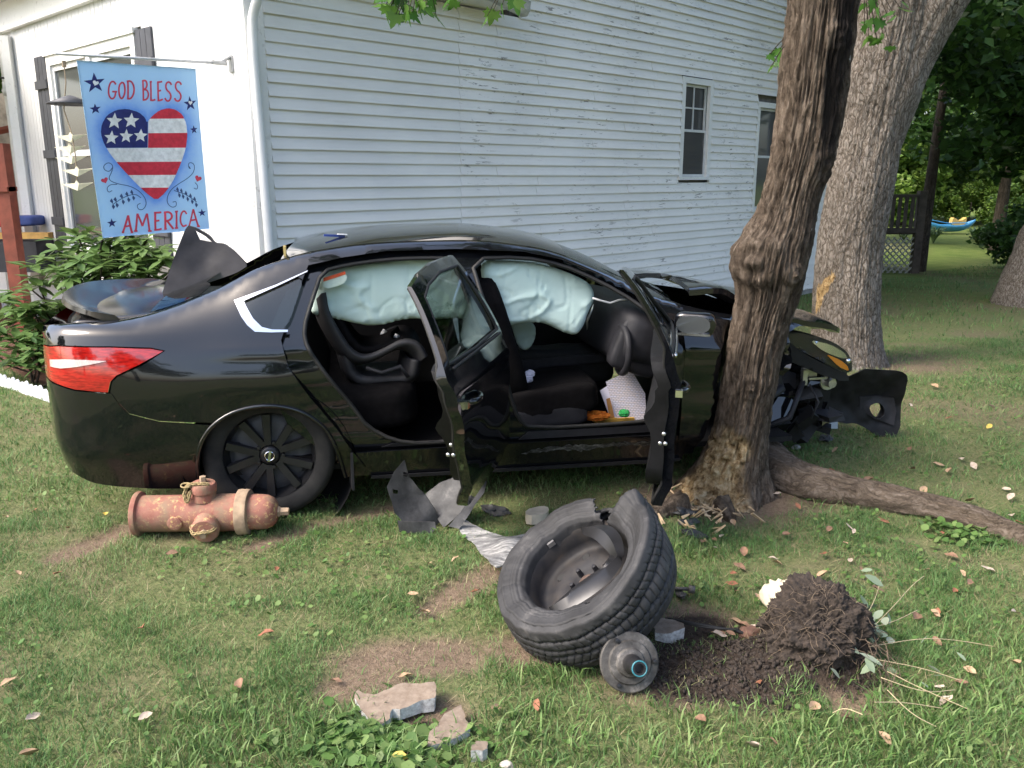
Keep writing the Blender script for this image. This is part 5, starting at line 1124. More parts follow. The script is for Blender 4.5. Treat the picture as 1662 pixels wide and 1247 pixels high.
# ================================================================ FLAG
M['pole'] = simple('grey_painted_pole', (.55, .56, .58), .4, .3, .15, 20)
t = NT('flag_cloth'); a = t.n('ShaderNodeAttribute'); a.attribute_name = 'col'; p = t.pos(); 
c = t.mix(t.ramp(t.noise(p, 24, 5, .7), [(.35, 0.0), (.7, .28)]), a.outputs['Color'], (.62, .80, .93)); t.set(col=c, rough=.85); t.bump(t.noise(p, 900, 2), .1, .001)
_tl = t.n('ShaderNodeBsdfTranslucent'); t.l(c, _tl.inputs[0]); _ms = t.n('ShaderNodeMixShader'); _ms.inputs[0].default_value = .3; t.l(t.b.outputs[0], _ms.inputs[1]); t.l(_tl.outputs[0], _ms.inputs[2]); t.l(_ms.outputs[0], t.out.inputs[0]); M['flag'] = t.m
def inkmat(n, c): return simple(n, c, .85, 0, .18, 30)
INK = dict(red=inkmat('flag_red_ink', (.62, .035, .06)), letter=inkmat('flag_letter_red', (.66, .06, .10)), navy=inkmat('flag_navy_ink', (.022, .03, .16)), white=inkmat('flag_white_ink', (.80, .81, .80)), vine=inkmat('flag_vine_ink', (.05, .09, .22)))
BR0 = np.array(front(.24, 2.57, .06)); PD = np.array([FN[0], FN[1], 0]); 
TIP = BR0 + PD * 1.27 + np.array([0, 0, -.045]); fl = thing('house_flag', 'light blue house flag reading GOD BLESS AMERICA with a stars and stripes heart', 'flag', tuple(BR0))
S8 = 450.0 / 1247.0
def fpx(x, y): return (x * S8, y * S8)
# flag corners on the vertical plane through the pole
pn = np.array([-PD[1], PD[0], 0.])
TLc, TRc, BLc, BRc = [plane_pt(*fpx(*q), TIP, pn) for q in ((345, 272), (880, 310), (463, 1072), (938, 1030))]
def quad(u, v): u = np.asarray(u)[..., None]; v = np.asarray(v)[..., None]; return (TLc * (1 - u) + TRc * u) * (1 - v) + (BLc * (1 - u) + BRc * u) * v
if pn @ (CAMO - TIP) < 0: pn = -pn
def fsurf(u, v, off=0.0):
    w = (.018 * np.sin(u * 9 + v * 2.2) + .012 * np.sin(u * 17 - v * 4)) * (.25 + .75 * v) + .05 * v * v * (u - .5)
    return quad(u, v) + (np.asarray(w)[..., None] + off) * pn
C4 = np.array([(345, 272), (880, 310), (463, 1072), (938, 1030)], float)
def uv(P):
    P = np.asarray(P, float); u = np.full(len(P), .5); v = np.full(len(P), .5)
    for _ in range(12):
        q = ((C4[0] * (1 - u)[:, None] + C4[1] * u[:, None]) * (1 - v)[:, None] + (C4[2] * (1 - u)[:, None] + C4[3] * u[:, None]) * v[:, None]); e = P - q
        du = (C4[1] - C4[0]) * (1 - v)[:, None] + (C4[3] - C4[2]) * v[:, None]; dv = (C4[2] - C4[0]) * (1 - u)[:, None] + (C4[3] - C4[1]) * u[:, None]
        D = du[:, 0] * dv[:, 1] - du[:, 1] * dv[:, 0]; u = u + (e[:, 0] * dv[:, 1] - e[:, 1] * dv[:, 0]) / D; v = v + (du[:, 0] * e[:, 1] - du[:, 1] * e[:, 0]) / D
    return u, v
HEART = chaikin([(648, 545), (640, 522), (612, 497), (562, 482), (512, 487), (470, 510), (448, 550), (445, 592), (460, 640), (490, 690), (532, 742), (590, 802), (650, 862), (692, 897), (727, 860), (772, 790), (806, 720), (826, 660), (833, 600), (828, 550), (810, 510), (780, 488), (745, 480), (705, 490), (670, 515)], 1, True, .2)
nu, nv = 60, 80; U, Vv = np.meshgrid(np.linspace(0, 1, nu), np.linspace(0, 1, nv), indexing='ij'); P = fsurf(U.ravel(), Vv.ravel()) - BR0; Pb = fsurf(U.ravel(), Vv.ravel(), -.003) - BR0
F = grid_faces(nu, nv); N = nu * nv; bl = [j for j in range(nv)] + [i * nv + nv - 1 for i in range(1, nu)] + [(nu - 1) * nv + j for j in range(nv - 2, -1, -1)] + [i * nv for i in range(nu - 2, 0, -1)]
cl = obj('flag_cloth', np.vstack([P, Pb]), F + [tuple(i + N for i in q[::-1]) for q in F] + [(bl[i], bl[(i + 1) % len(bl)], bl[(i + 1) % len(bl)] + N, bl[i] + N) for i in range(len(bl))], M['flag'], fl, True)
u_, v_ = U.ravel(), Vv.ravel(); q2 = ((C4[0] * (1 - u_)[:, None] + C4[1] * u_[:, None]) * (1 - v_)[:, None] + (C4[2] * (1 - u_)[:, None] + C4[3] * u_[:, None]) * v_[:, None])
dh = dist_poly(q2, resample(HEART, 12)); k = np.clip(np.exp(-dh / 38) + .15 * sstep(.9, 1, v_), 0, 1)[:, None]; lc = np.array((.52, .74, .93)) * (1 - k) + np.array((.12, .33, .80)) * k
e = (sstep(.035, .0, v_) * .4)[:, None]; lc = lc * (1 - e) + np.array((.25, .45, .62)) * e; vcol(cl.data, 'col', np.vstack([lc, lc]))
LV = [0]
def ink(name, poly, col, lv, holes=(), step=14):
    V2, T = cdt(poly, holes, step); u, v = uv(V2); f = fsurf(u, v, .0012 * lv + .0006) - BR0; T = orient(f, T, pn); return obj(name, f, [tuple(t_) for t_ in T], INK[col], cl, True)
def clip(poly, axis, val, keep_less):
    out = []; n = len(poly)
    for i in range(n):
        a, b = np.array(poly[i - 1], float), np.array(poly[i], float); ia = (a[axis] <= val) == keep_less; ib = (b[axis] <= val) == keep_less
        if ia != ib: out.append(a + (b - a) * (val - a[axis]) / (b[axis] - a[axis]))
        if ib: out.append(b)
    return np.array(out)
def band(poly, y0, y1): 
    q = clip(poly, 1, y1, True); return clip(q, 1, y0, False)
right = clip(HEART, 0, 654, False); left = clip(HEART, 0, 652, True)
ink('canton', clip(left, 1, 656, True), 'navy', 1)
for y0, y1, c in ((470, 527, 'red'), (527, 591, 'white'), (591, 657, 'red')): ink('stripe', band(right, y0, y1), c, 1)
for y0, y1, c in ((657, 720, 'white'), (720, 780, 'red'), (780, 838, 'white'), (838, 905, 'red')): ink('stripe', band(HEART, y0, y1), c, 1)
def star(cx_, cy_, r, col, lv, rot=-.05, k=.42):
    P = [(cx_ + (r if i % 2 == 0 else r * k) * math.sin(i * math.pi / 5 + rot), cy_ - (r if i % 2 == 0 else r * k) * math.cos(i * math.pi / 5 + rot)) for i in range(10)]; ink('star', P, col, lv)
def heart(cx_, cy_, r, col, lv, rot=0):
    P = []
    for a in np.linspace(0, 2 * math.pi, 26, endpoint=False):
        x = 16 * math.sin(a) ** 3 / 17; y = -(13 * math.cos(a) - 5 * math.cos(2 * a) - 2 * math.cos(3 * a) - math.cos(4 * a)) / 17; P.append((cx_ + r * (x * math.cos(rot) - y * math.sin(rot)), cy_ + r * (x * math.sin(rot) + y * math.cos(rot))))
    ink('small_heart', P, col, lv)
for x, y, r in ((503, 537, 38), (580, 535, 36), (490, 611, 33), (558, 604, 33), (622, 602, 31)): star(x, y, r, 'white', 2, .06, .45)
for x, y, r in ((418, 370, 46), (421, 483, 24), (848, 462, 34), (865, 577, 20), (504, 1002, 23), (905, 955, 19)): star(x, y, r, 'navy', 1, -.1, .40)
heart(421, 370, 14, 'white', 2, .3); heart(849, 458, 11, 'white', 2, .1); heart(467, 803, 16, 'letter', 1, -.4); heart(885, 797, 17, 'letter', 1, .35)
def stroke(pts, w, col, lv=1, sm=2, name='stroke', taper=False):
    P = chaikin(np.array(pts, float), sm, False) if sm and len(pts) > 2 else np.array(pts, float); P = resample(P, 10, False); T = np.gradient(P, axis=0); T /= np.linalg.norm(T, axis=1)[:, None] + 1e-9; Nn = np.stack([-T[:, 1], T[:, 0]], 1)
    ww = np.full(len(P), w / 2.); 
    if taper: ww = ww * np.linspace(1, .35, len(P))
    A, B = P + Nn * ww[:, None], P - Nn * ww[:, None]; u, v = uv(np.vstack([A, B])); f = fsurf(u, v, .0012 * lv + .0006) - BR0; n = len(P)
    Fq = [(i, i + 1, n + i + 1, n + i) for i in range(n - 1)]; return f, Fq
GL = {'G': [[(.95, .18), (.7, .0), (.3, .05), (.05, .4), (.08, .8), (.4, 1.0), (.8, .92), (.95, .6)], [(.5, .58), (1.1, .58)]], 'O': [[(.5, 0), (.1, .15), (0, .55), (.2, .95), (.6, 1.0), (.95, .7), (.95, .3), (.75, .03), (.45, .02)]],
      'D': [[(.05, 0), (.12, .5), (.1, 1.0)], [(-.1, .03), (.5, .0), (.95, .3), (.95, .7), (.55, 1.0), (0, 1.0)]], 'B': [[(.12, 0), (.18, .5), (.2, 1)], [(0, .03), (.6, .0), (.8, .22), (.6, .42), (.2, .47)], [(.2, .47), (.8, .5), (1.0, .75), (.75, .98), (.08, 1.02)]],
      'L': [[(.2, 0), (.24, .5), (.22, 1.0)], [(.05, .98), (.6, 1.0), (1.05, .95)], [(.0, .02), (.42, .0)]], 'E': [[(.2, 0), (.22, .5), (.25, 1.0)], [(.05, .03), (.6, .02), (.95, .0)], [(.22, .5), (.75, .46)], [(.08, 1.0), (.6, .99), (1.05, .93)]],
      'S': [[(.95, .16), (.7, .0), (.3, .02), (.12, .22), (.3, .44), (.7, .55), (.92, .78), (.65, 1.0), (.25, 1.0), (.02, .84)]], 'A': [[(.5, .0), (.3, .5), (.05, 1.0)], [(.5, .0), (.72, .5), (.98, 1.0)], [(.22, .66), (.85, .6)], [(-.08, 1.0), (.18, 1.0)], [(.85, 1.0), (1.12, 1.0)]],
      'M': [[(.1, 1.0), (.14, .5), (.18, .0)], [(.18, .0), (.38, .4), (.5, .72)], [(.5, .72), (.62, .4), (.8, .0)], [(.8, .0), (.88, .5), (.95, 1.0)], [(0, 1.0), (.2, 1.0)], [(.85, 1.0), (1.08, 1.0)]], 'R': [[(.12, 0), (.18, .5), (.2, 1)], [(0, .03), (.6, .0), (.88, .25), (.65, .48), (.2, .53)], [(.35, .53), (.65, .75), (1.0, 1.0)], [(.08, 1.0), (.34, 1.0)]], 'I': [[(.5, 0), (.5, .5), (.5, 1)], [(.0, .02), (1, .0)], [(.0, 1), (1, .98)]], 'C': [[(.95, .2), (.7, .0), (.3, .05), (.05, .4), (.08, .75), (.4, 1.0), (.9, .88)]]}
def letter(ch, x0, x1, y0, y1, w=7.5, slant=0.0):
    m = MB()
    for k, st in enumerate(GL[ch]):
        f, Fq = stroke([(x0 + a * (x1 - x0) + slant * (b - .5), y0 + b * (y1 - y0)) for a, b in st], w, 'letter', 1 + .25 * k); m.add(f, Fq)
    o = m.build('letter', INK['letter'], cl)
for a in (('G', 475, 512, 362, 440), ('O', 523, 552, 366, 438), ('D', 561, 592, 360, 438), ('B', 626, 656, 358, 443), ('L', 661, 686, 364, 446), ('E', 694, 720, 364, 447), ('S', 730, 762, 366, 449), ('S', 773, 808, 366, 450)): letter(*a)
for a in (('A', 552, 590, 966, 1046), ('M', 598, 668, 958, 1040), ('E', 682, 714, 952, 1035), ('R', 722, 762, 950, 1030), ('I', 768, 782, 948, 1026), ('C', 791, 830, 946, 1020), ('A', 838, 890, 938, 1018)): letter(*a, 8.5)
def vine(pts, w=3.2):
    m = MB(); f, Fq = stroke(pts, w, 'vine', 1.1, 3); m.add(f, Fq); m.build('vine', INK['vine'], cl)
vine([(497, 745), (485, 765), (463, 755), (460, 735), (480, 720), (500, 735), (495, 765), (480, 800), (520, 820), (580, 830), (630, 860), (655, 905), (640, 940), (615, 940), (608, 918), (625, 910)]); vine([(500, 850), (485, 860), (476, 840), (490, 822), (520, 822)]); vine([(505, 915), (550, 880), (600, 865), (628, 885)])
vine([(842, 742), (850, 755), (838, 745), (840, 722), (868, 730), (865, 770), (830, 800), (790, 820), (745, 850), (730, 900), (750, 930), (775, 925), (775, 900), (758, 905)]); vine([(870, 815), (885, 830), (880, 848), (865, 840)]); vine([(880, 905), (830, 870), (790, 860), (765, 850)])
for pts in ([(505, 912), (520, 905), (545, 890), (568, 880), (590, 872)], [(875, 905), (855, 890), (832, 878), (808, 866), (788, 860)]):
    for i, (x, y) in enumerate(pts):
        for sg in (-1, 1):
            dx, dy = (-6, -26) if sg < 0 else (4, 26); P = [(x, y), (x + dx - 7, y + dy * .5), (x + dx, y + dy), (x + dx + 7, y + dy * .5)]; ink('vine_leaf', P, 'vine', 1.2)
m = MB(); m.tube(np.array([np.array(BR0), TIP]) - BR0, .011, 10); pl = m.build('pole', M['pole'], fl, True)
m = MB(); m.tube([np.zeros(3), PD * .12], .018, 10); m.tube([np.array([0, 0, .06]) - PD * .05, PD * .05], .012, 8); m.box(-PD * .045, (.02, .06, .12), math.atan2(FN[1], FN[0])); m.build('bracket', simple('grey_bracket', (.38, .39, .40), .4, .6), fl)
# hanging chime on the left of the window
ch = thing('wind_chime', 'hanging string of pale bird shaped chimes beside the charcoal shutter', 'wind chime', front(4.0, 2.95, .3)); o0 = np.array(front(4.0, 2.95, .3))
P = np.array([plane_pt(a / 2.97, b / 2.97, o0, (FN[0], FN[1], 0)) for a, b in ((310, 325), (318, 400), (308, 530), (345, 640), (365, 760), (372, 900))]) - o0; m = MB(); m.tube(P, .006, 5); m.tube([P[0], P[0] + np.array([0, 0, .06])], .02, 6); m.build('cord', simple('cord_brown', (.25, .2, .14), .8), ch)
m = MB(); q = plane_pt(340 / 2.97, 500 / 2.97, o0, (FN[0], FN[1], 0)) - o0; m.lathe([(0, .08), (.04, .07), (.22, .0), (.21, -.012), (0, .03)], 20, None, q); m.build('shade', M['shutter'], ch, True)
for a, b in ((345, 668), (340, 722), (345, 772), (375, 832), (375, 900)):
    q = plane_pt(a / 2.97, b / 2.97, o0, (FN[0], FN[1], 0)) - o0; m = MB(); m.add([q + np.array(v) for v in ((-.16, 0, .02), (-.03, .02, .03), (0, .0, .06), (.03, -.02, .03), (.16, 0, .04), (.0, .0, -.04), (-.06, 0, -.02))], [(0, 1, 6), (1, 2, 5, 6), (2, 3, 5), (3, 4, 5)]); o = m.build('chime_bird', simple('pale_wood_bird', (.62, .60, .45), .7), ch); o.modifiers.new('thick', 'SOLIDIFY').thickness = .012
# ================================================================ FIRE HYDRANT lying on the lawn
t = NT('faded_red_hydrant_paint'); p = t.pos(True); n1 = t.noise(p, 7, 6, .65); n2 = t.noise(p, 46, 7, .75); n3 = t.noise(p, 5, 4)
c = t.ramp(n1, [(.3, (.25, .085, .06)), (.6, (.33, .15, .11)), (.8, (.40, .23, .175))]); c = t.mix(t.math('MULTIPLY', t.ramp(n2, [(.54, 0.0), (.58, .9)]), t.ramp(n3, [(.46, 0.0), (.6, 1.0)])), c, (.66, .47, .20)); c = t.mix(t.ramp(t.noise(p, 11, 5, .6), [(.44, 0.0), (.62, .9)]), c, (.25, .17, .11))
t.set(col=c, rough=.8); t.bump(n2, .5, .006); M['hyd'] = t.m
M['mud'] = simple('dried_mud', (.34, .25, .17), .95, 0, .3, 18, .6, 60, True)
h0, h1 = gpt(224, 858), gpt(404, 850); hr = .095
ax = np.array([1.0, .045, 0]); ax /= np.linalg.norm(ax); H0 = np.array([gpt(222, 838, .10)[0], 3.90, hr + .005]); 
hyd = thing('fire_hydrant', 'faded red fire hydrant knocked over beside the rear wheel', 'hydrant', (H0[0], H0[1], 0), math.atan2(ax[1], ax[0])); HM = frame_z((1, 0, 0)); hz = hr + .012
m = MB(); m.lathe([(.0, -.005), (hr + .012, -.005), (hr + .014, .0), (hr + .012, .018), (hr - .004, .026), (hr - .006, .06), (hr - .006, .30), (hr - .003, .40), (hr - .004, .485)], 48, HM, (0, 0, hz)); m.build('barrel', M['hyd'], hyd, True, auto=40)
m = MB(); m.lathe([(hr - .004, .484), (hr + .016, .487), (hr + .019, .50), (hr + .016, .515), (hr + .018, .521), (hr + .014, .54), (hr - .008, .545)], 48, HM, (0, 0, hz)); m.build('flange', M['mud'], hyd, True, auto=40)
for k in range(8):
    a = 2 * math.pi * k / 8; m = MB(); m.lathe([(0, -.012), (.011, -.012), (.011, .028), (0, .028)], 6, HM, (.505, (hr + .006) * math.cos(a), hz + (hr + .006) * math.sin(a))); m.build('flange_bolt', M['mud'], hyd)
m = MB(); m.lathe([(hr - .008, .545), (hr - .009, .60), (hr - .013, .628), (hr - .024, .652), (hr - .042, .667), (.03, .674), (.026, .676)], 48, HM, (0, 0, hz)); m.build('bonnet', M['hyd'], hyd, True)
m = MB(); m.lathe([(.026, .67), (.026, .685), (.020, .686), (.019, .728), (0, .728)], 5, HM, (0, 0, hz)); m.build('operating_nut', M['mud'], hyd)
def nozzle(pos, d, r, L, nut=True):
    Mz = frame_z(d); m = MB(); m.lathe([(r * 1.12, 0), (r * 1.05, L * .3), (r, L * .45), (r * 1.15, L * .5), (r * 1.18, L * .85), (r * 1.05, L), (r * .5, L * 1.05), (0, L * 1.05)], 28, Mz, pos); o = m.build('nozzle_cap', M['hyd'], hyd, True, auto=40)
    if nut: m = MB(); q = np.array(pos) + Mz[:, 2] * L * 1.05; m.lathe([(r * .34, 0), (r * .30, r * .55), (0, r * .55)], 5, Mz, q); m.build('cap_nut', M['mud'], o)
    return Mz
nozzle((.33, -.01, hz + hr - .02), (.02, -.05, 1), .052, .085)
nozzle((.355, -hr + .02, hz - .025), (.05, -1, -.22), .056, .07)
nozzle((.205, -hr + .015, hz - .015), (.0, -1, -.12), .03, .018, False)
M['chain'] = simple('yellow_painted_chain', (.33, .25, .12), .7, 0, .3, 40, 0, 60, True)
def chain(pts, r=.006):
    P = resample(chaikin(np.array(pts), 2, False), .018, False); m = MB()
    for i in range(len(P) - 1):
        d = P[i + 1] - P[i]; L = np.linalg.norm(d); Mz = frame_z(d); a0 = (i % 2) * math.pi / 2; ring = [P[i] + d * .5 + Mz[:, 2] * (.013 * math.cos(a)) + (Mz[:, 0] * math.cos(a0) + Mz[:, 1] * math.sin(a0)) * (.008 * math.sin(a)) for a in np.linspace(0, 2 * math.pi, 9)]; m.tube(ring, .0028, 5, False)
    m.build('chain', M['chain'], hyd, True)
chain([(.25, -.03, hz + hr - .005), (.255, -.05, hz + hr + .03), (.26, -.05, hz + hr + .06), (.30, -.055, hz + hr + .075), (.36, -.05, hz + hr + .07)]); chain([(.26, -.045, hz + hr + .05), (.25, -.06, hz + hr + .02), (.265, -.07, hz + hr - .02), (.28, -.06, hz + hr + .03)])
chain([(.295, -hr - .03, hz - .02), (.31, -hr - .07, hz - .045), (.35, -hr - .085, hz - .03), (.40, -hr - .07, hz - .03), (.41, -hr - .04, hz - .02)])
m = MB(); m.tube([(.262 + .024 * math.cos(a), -.052 + .01 * math.sin(a), hz + hr + .066 + .008 * math.sin(a)) for a in np.linspace(0, 6.28, 17)], .0045, 6, False); m.build('chain_ring', M['chain'], hyd, True)
# ================================================================ TORN-OFF WHEEL
wc = np.array([.275, 2.955, .235]); wn_ = np.array([-.48, -.26, .84]); WM = frame_z(wn_, (1, .3, .3))
wh = thing('torn_off_wheel', 'torn off front wheel with a shredded tyre lying on the grass', 'wheel', (wc[0], wc[1], 0)); 
nth, prof = 330, [(.218, .080), (.228, .094), (.255, .103), (.29, .106), (.318, .099), (.331, .055), (.336, .0), (.331, -.055), (.318, -.099), (.29, -.106), (.255, -.103), (.228, -.094), (.218, -.080), (.212, -.03), (.212, .03)]
# finer tread profile
pp = np.array(prof + prof[:1]); fine = [];
for i in range(len(pp) - 1):
    k = 9 if pp[i][0] > .31 else 7
    for j in range(k): fine.append(pp[i] + (pp[i + 1] - pp[i]) * j / k)
fine = np.array(fine); th = np.linspace(0, 2 * np.pi, nth * 2, endpoint=False); TH, K = np.meshgrid(th, np.arange(len(fine)), indexing='ij'); r = fine[K, 0]; zz = fine[K, 1]
tread = sstep(.322, .331, r); groove = np.zeros_like(r)
for g in (-.055, -.018, .018, .055): groove = np.maximum(groove, (np.abs(zz - g) < .006) * 1.0)
sipe = (np.mod(TH * 34 / np.pi * 1.0 + np.abs(zz) * 22, 1) < .16) * 1.0
r = r - tread * (.013 * groove + .008 * sipe * (1 - groove))
# crush: the tyre bulges and sags off the rim on one side
def lump(a, c, w): return np.exp(-(np.angle(np.exp(1j * (a - c))) / w) ** 2)
loc3 = np.stack([r * np.cos(TH), r * np.sin(TH), zz], -1); side = fine[K, 0] > .23
sag = lump(TH, R(-38), .8); spike = lump(TH, R(12), .13)
loc3[..., 2] += np.where(zz > 0, .07, .02) * sag * side * sstep(.23, .32, fine[K, 0]) 
loc3[..., :2] *= (1 + .03 * sag * side + .10 * spike * sstep(.29, .33, fine[K, 0]))[..., None]; loc3[..., 2] += .03 * spike * side
loc3[..., 2] += np.sign(zz) * np.where((fine[K, 0] > .235) & (fine[K, 0] < .315), .0016 * np.sign(np.sin(fine[K, 0] * 520)), 0); loc3 += (.0035 * fbm(np.stack([np.cos(TH) * 5, np.sin(TH) * 5, zz * 20], -1), 3, 90))[..., None] * np.array([1, 1, 1])
Vt = loc3.reshape(-1, 3) @ WM.T + np.array([0, 0, wc[2]]); nk = len(fine)
# tear out a ragged gash in the upper sidewall
Ft = []
_jn = fbm(np.stack([np.cos(TH) * 9, np.sin(TH) * 9, fine[K, 0] * 40 + fine[K, 1] * 20], -1), 4, 95)
def _hole(ga, gw, r0, r1): 
    d_ = np.abs(np.angle(np.exp(1j * (TH - ga)))); rr_ = fine[K, 0]; wid = gw * np.clip((rr_ - .19) / .12, .25, 1.3); return (d_ + _jn * .09 < wid) & (rr_ + _jn * .02 > r0) & (rr_ + _jn * .02 < r1) & (fine[K, 1] > .03)
hole = _hole(R(30), .34, .205, .345) | _hole(R(-100), .10, .20, .25)
for i in range(nth * 2):
    i2 = (i + 1) % (nth * 2)
    for j in range(nk):
        k = (j + 1) % nk
        if not hole[i, j]: Ft.append((i * nk + j, i2 * nk + j, i2 * nk + k, i * nk + k))
t = NT('scuffed_tyre_rubber'); p = t.pos(True); n_ = t.noise(p, 9, 6, .65); n2 = t.noise(p, 60, 4); c = t.ramp(n_, [(.38, (.016, .016, .017)), (.58, (.032, .032, .034)), (.76, (.105, .10, .096))]); t.set(col=c, rough=.72); t.bump(n2, .3, .003); M['tyre2'] = t.m
o = obj('tyre', Vt, Ft, M['tyre2'], wh, True); o.modifiers.new('thick', 'SOLIDIFY').thickness = .006
W3 = lambda q: np.asarray(q) @ WM.T + np.array([0, 0, wc[2]])
t = NT('rusty_black_steel_rim'); p = t.pos(True); n_ = t.noise(p, 8, 6, .6); t.set(col=t.ramp(n_, [(.4, (.020, .020, .023)), (.62, (.045, .040, .037)), (.75, (.10, .066, .045))]), rough=.6, metal=.0, spec=.25); M['rim2'] = t.m
m = MB(); m.lathe([(.222, .082), (.226, .074), (.216, .066), (.205, .04), (.198, .0), (.196, -.03), (.17, -.035), (.14, -.02), (.11, -.012), (.06, -.022), (.055, -.03), (.0, -.03)], 72); V = np.array(m.V); V[:, 2] += .004 * fbm(V * 12, 2, 5); rm = obj('rim', W3(V), m.F, M['rim2'], wh, True)
m = MB(); m.lathe([(.03, -.022), (.034, -.016), (.028, -.012), (.0, -.02)], 20); obj('hub_bore', W3(m.V), m.F, simple('rust', (.085, .055, .042), .9, 0, .4, 30), wh, True)
for k in range(5):
    a = k * 2 * math.pi / 5 + .4; m = MB(); m.lathe([(0, .008), (.009, .006), (.011, -.03)], 6, None, (.057 * math.cos(a), .057 * math.sin(a), 0)); obj('wheel_nut', W3(m.V), m.F, M['hubm'] if 'hubm' in M else M['greypl'], wh, False)
for k in range(6):
    a = k * 2 * math.pi / 6 + .1; m = MB(); m.lathe([(.0, -.0125), (.016, -.0125), (.018, -.016)], 14, None, (.125 * math.cos(a), .125 * math.sin(a), -.0005)); obj('vent_hole', W3(m.V), m.F, M['rubber'], wh, False)
# broken hub-cap spokes bent up out of the rim
def shard(pts, w0, w1, name='hubcap_shard'):
    P = chaikin(np.array(pts, float), 2, False); n = len(P); V = []
    for i in range(n):
        w = w0 + (w1 - w0) * math.sin(math.pi * i / (n - 1)); tg = P[min(i + 1, n - 1)] - P[max(i - 1, 0)]; nn = np.array([-tg[1], tg[0], 0]); nn /= np.linalg.norm(nn) + 1e-9; V += [P[i] - nn * w, P[i] + np.array([0, 0, .02]), P[i] + nn * w, P[i] - np.array([0, 0, .012])]
    o = obj(name, W3(V), grid_faces(n, 4, True) + [(3, 2, 1, 0), tuple((n - 1) * 4 + k for k in range(4))], M['rimblack'], wh, True, auto=50)
shard([(-.17, -.12, .07), (-.07, -.15, .085), (.05, -.15, .085), (.14, -.10, .06)], .008, .048); shard([(.10, .15, .07), (.15, .05, .10), (.16, -.03, .09), (.14, -.10, .06)], .008, .04); shard([(.04, -.10, .05), (.09, -.12, .08), (.12, -.07, .06)], .01, .03)
m = MB(); m.box((-.03, .205, .066), (.03, .012, .02)); obj('balance_weight', W3(m.V), m.F, M['steel'], wh, False)
# ---- brake hub disc with stub shaft
dc = gpt(1022, 1075, .10); dn = np.array([.10, -.86, .36]); DM = frame_z(dn); hub = thing('wheel_hub', 'round steel hub plate with a stub shaft lying before the torn off tyre', 'hub', (dc[0], dc[1], 0))
t = NT('muddy_steel'); p = t.pos(True); t.set(col=t.ramp(t.noise(p, 16, 6, .7), [(.35, (.03, .028, .026)), (.55, (.09, .085, .08)), (.75, (.30, .28, .26))]), rough=.6, metal=.3); M['hubm'] = t.m
m = MB(); m.lathe([(.0, -.02), (.098, -.02), (.102, -.012), (.102, -.002), (.098, .002), (.075, .004), (.070, .012), (.05, .014), (.045, .022), (.03, .026)], 48, DM, (0, 0, dc[2])); m.build('flange', M['hubm'], hub, True, auto=40)
m = MB(); m.lathe([(.030, .02), (.033, .04), (.030, .075), (.026, .08), (.026, .13), (.022, .134), (.016, .134), (.015, .11), (.0, .11)], 28, DM, (0, 0, dc[2])); m.build('stub_shaft', M['rimblack'], hub, True, auto=40)
m = MB(); m.tube([np.array([0, 0, dc[2]]) + DM @ np.array([.024 * math.cos(a), .024 * math.sin(a), .133]) for a in np.linspace(0, 6.283, 25)], .0028, 6, False); m.build('seal_ring', simple('teal_seal', (.03, .16, .20), .4), hub, True)
for k in range(3): a = k * 2.1 + .5; m = MB(); m.lathe([(0, .016), (.008, .015), (.009, 0)], 8, DM, np.array([0, 0, dc[2]]) + DM @ np.array([.085 * math.cos(a), .085 * math.sin(a), .0])); m.build('stud', M['rimblack'], hub)
# ================================================================ CRUMPLED FENDER LINER
t = NT('scuffed_black_plastic'); p = t.pos(True); n_ = t.noise(p, 10, 7, .7); t.set(col=t.ramp(n_, [(.4, (.022, .023, .025)), (.58, (.05, .051, .054)), (.75, (.15, .145, .14))]), rough=.6); t.bump(t.noise(p, 80, 4), .3, .004); M['scuff'] = t.m
t = NT('scraped_grey_plastic'); p = t.pos(True, (1, 4, 1)); n_ = t.noise(p, 12, 8, .75); t.set(col=t.ramp(n_, [(.35, (.06, .06, .062)), (.5, (.22, .22, .22)), (.68, (.55, .54, .52))]), rough=.7); M['scrape'] = t.m
def sheet(name, pxs, Yf, mat, parent, org, holes=(), amp=.02, fr=9, seed=0, thick=.006, st=.02):
    """outline given in the picture; Yf(px,py) gives its standing depth"""
    pl = np.array(pxs, float) * np.array([1, -1]); V2, T = cdt(pl, [np.array(h, float) * np.array([1, -1]) for h in holes], st * 420); f = np.array([ypt(a, -b, Yf(a, -b)) for a, b in V2])
    f[:, 1] += amp * fbm(f * np.array([fr, 0, fr]), 3, seed); bk = f + np.array([0, thick, 0]); V, F = slab(f, bk, orient(f, T, (0, -1, .3))); return obj(name, V - np.array(org), F, mat, parent, True, auto=35)
fo = gpt(700, 862); fln = thing('fender_liner', 'crumpled black plastic fender liner standing under the open rear door', 'fender liner', tuple(fo))
ga = fo[1]
sheet('liner_side', [(628, 790), (640, 765), (657, 745), (664, 775), (690, 805), (706, 825), (716, 848), (700, 862), (655, 850), (640, 832), (636, 815)], lambda x, y: ga - .04 + (850 - y) * .0012 + (x - 660) * .0012, M['scuff'], fln, fo, [[(655, 765), (663, 768), (660, 776), (654, 773)], [(637, 794), (646, 796), (645, 803), (638, 801)]], .03, 8, 3)
sheet('liner_arch', [(690, 805), (712, 786), (738, 772), (760, 778), (775, 790), (760, 815), (745, 838), (720, 858), (706, 835)], lambda x, y: ga + .04 - (x - 690) * .0012 + (850 - y) * .0025, M['scuff'], fln, fo, (), .03, 10, 7)
sheet('liner_flange', [(755, 780), (772, 772), (790, 782), (786, 800), (770, 822), (745, 858), (728, 855), (748, 830), (765, 806)], lambda x, y: ga - .06 + (850 - y) * .0015, M['scuff'], fln, fo, (), .02, 12, 9)
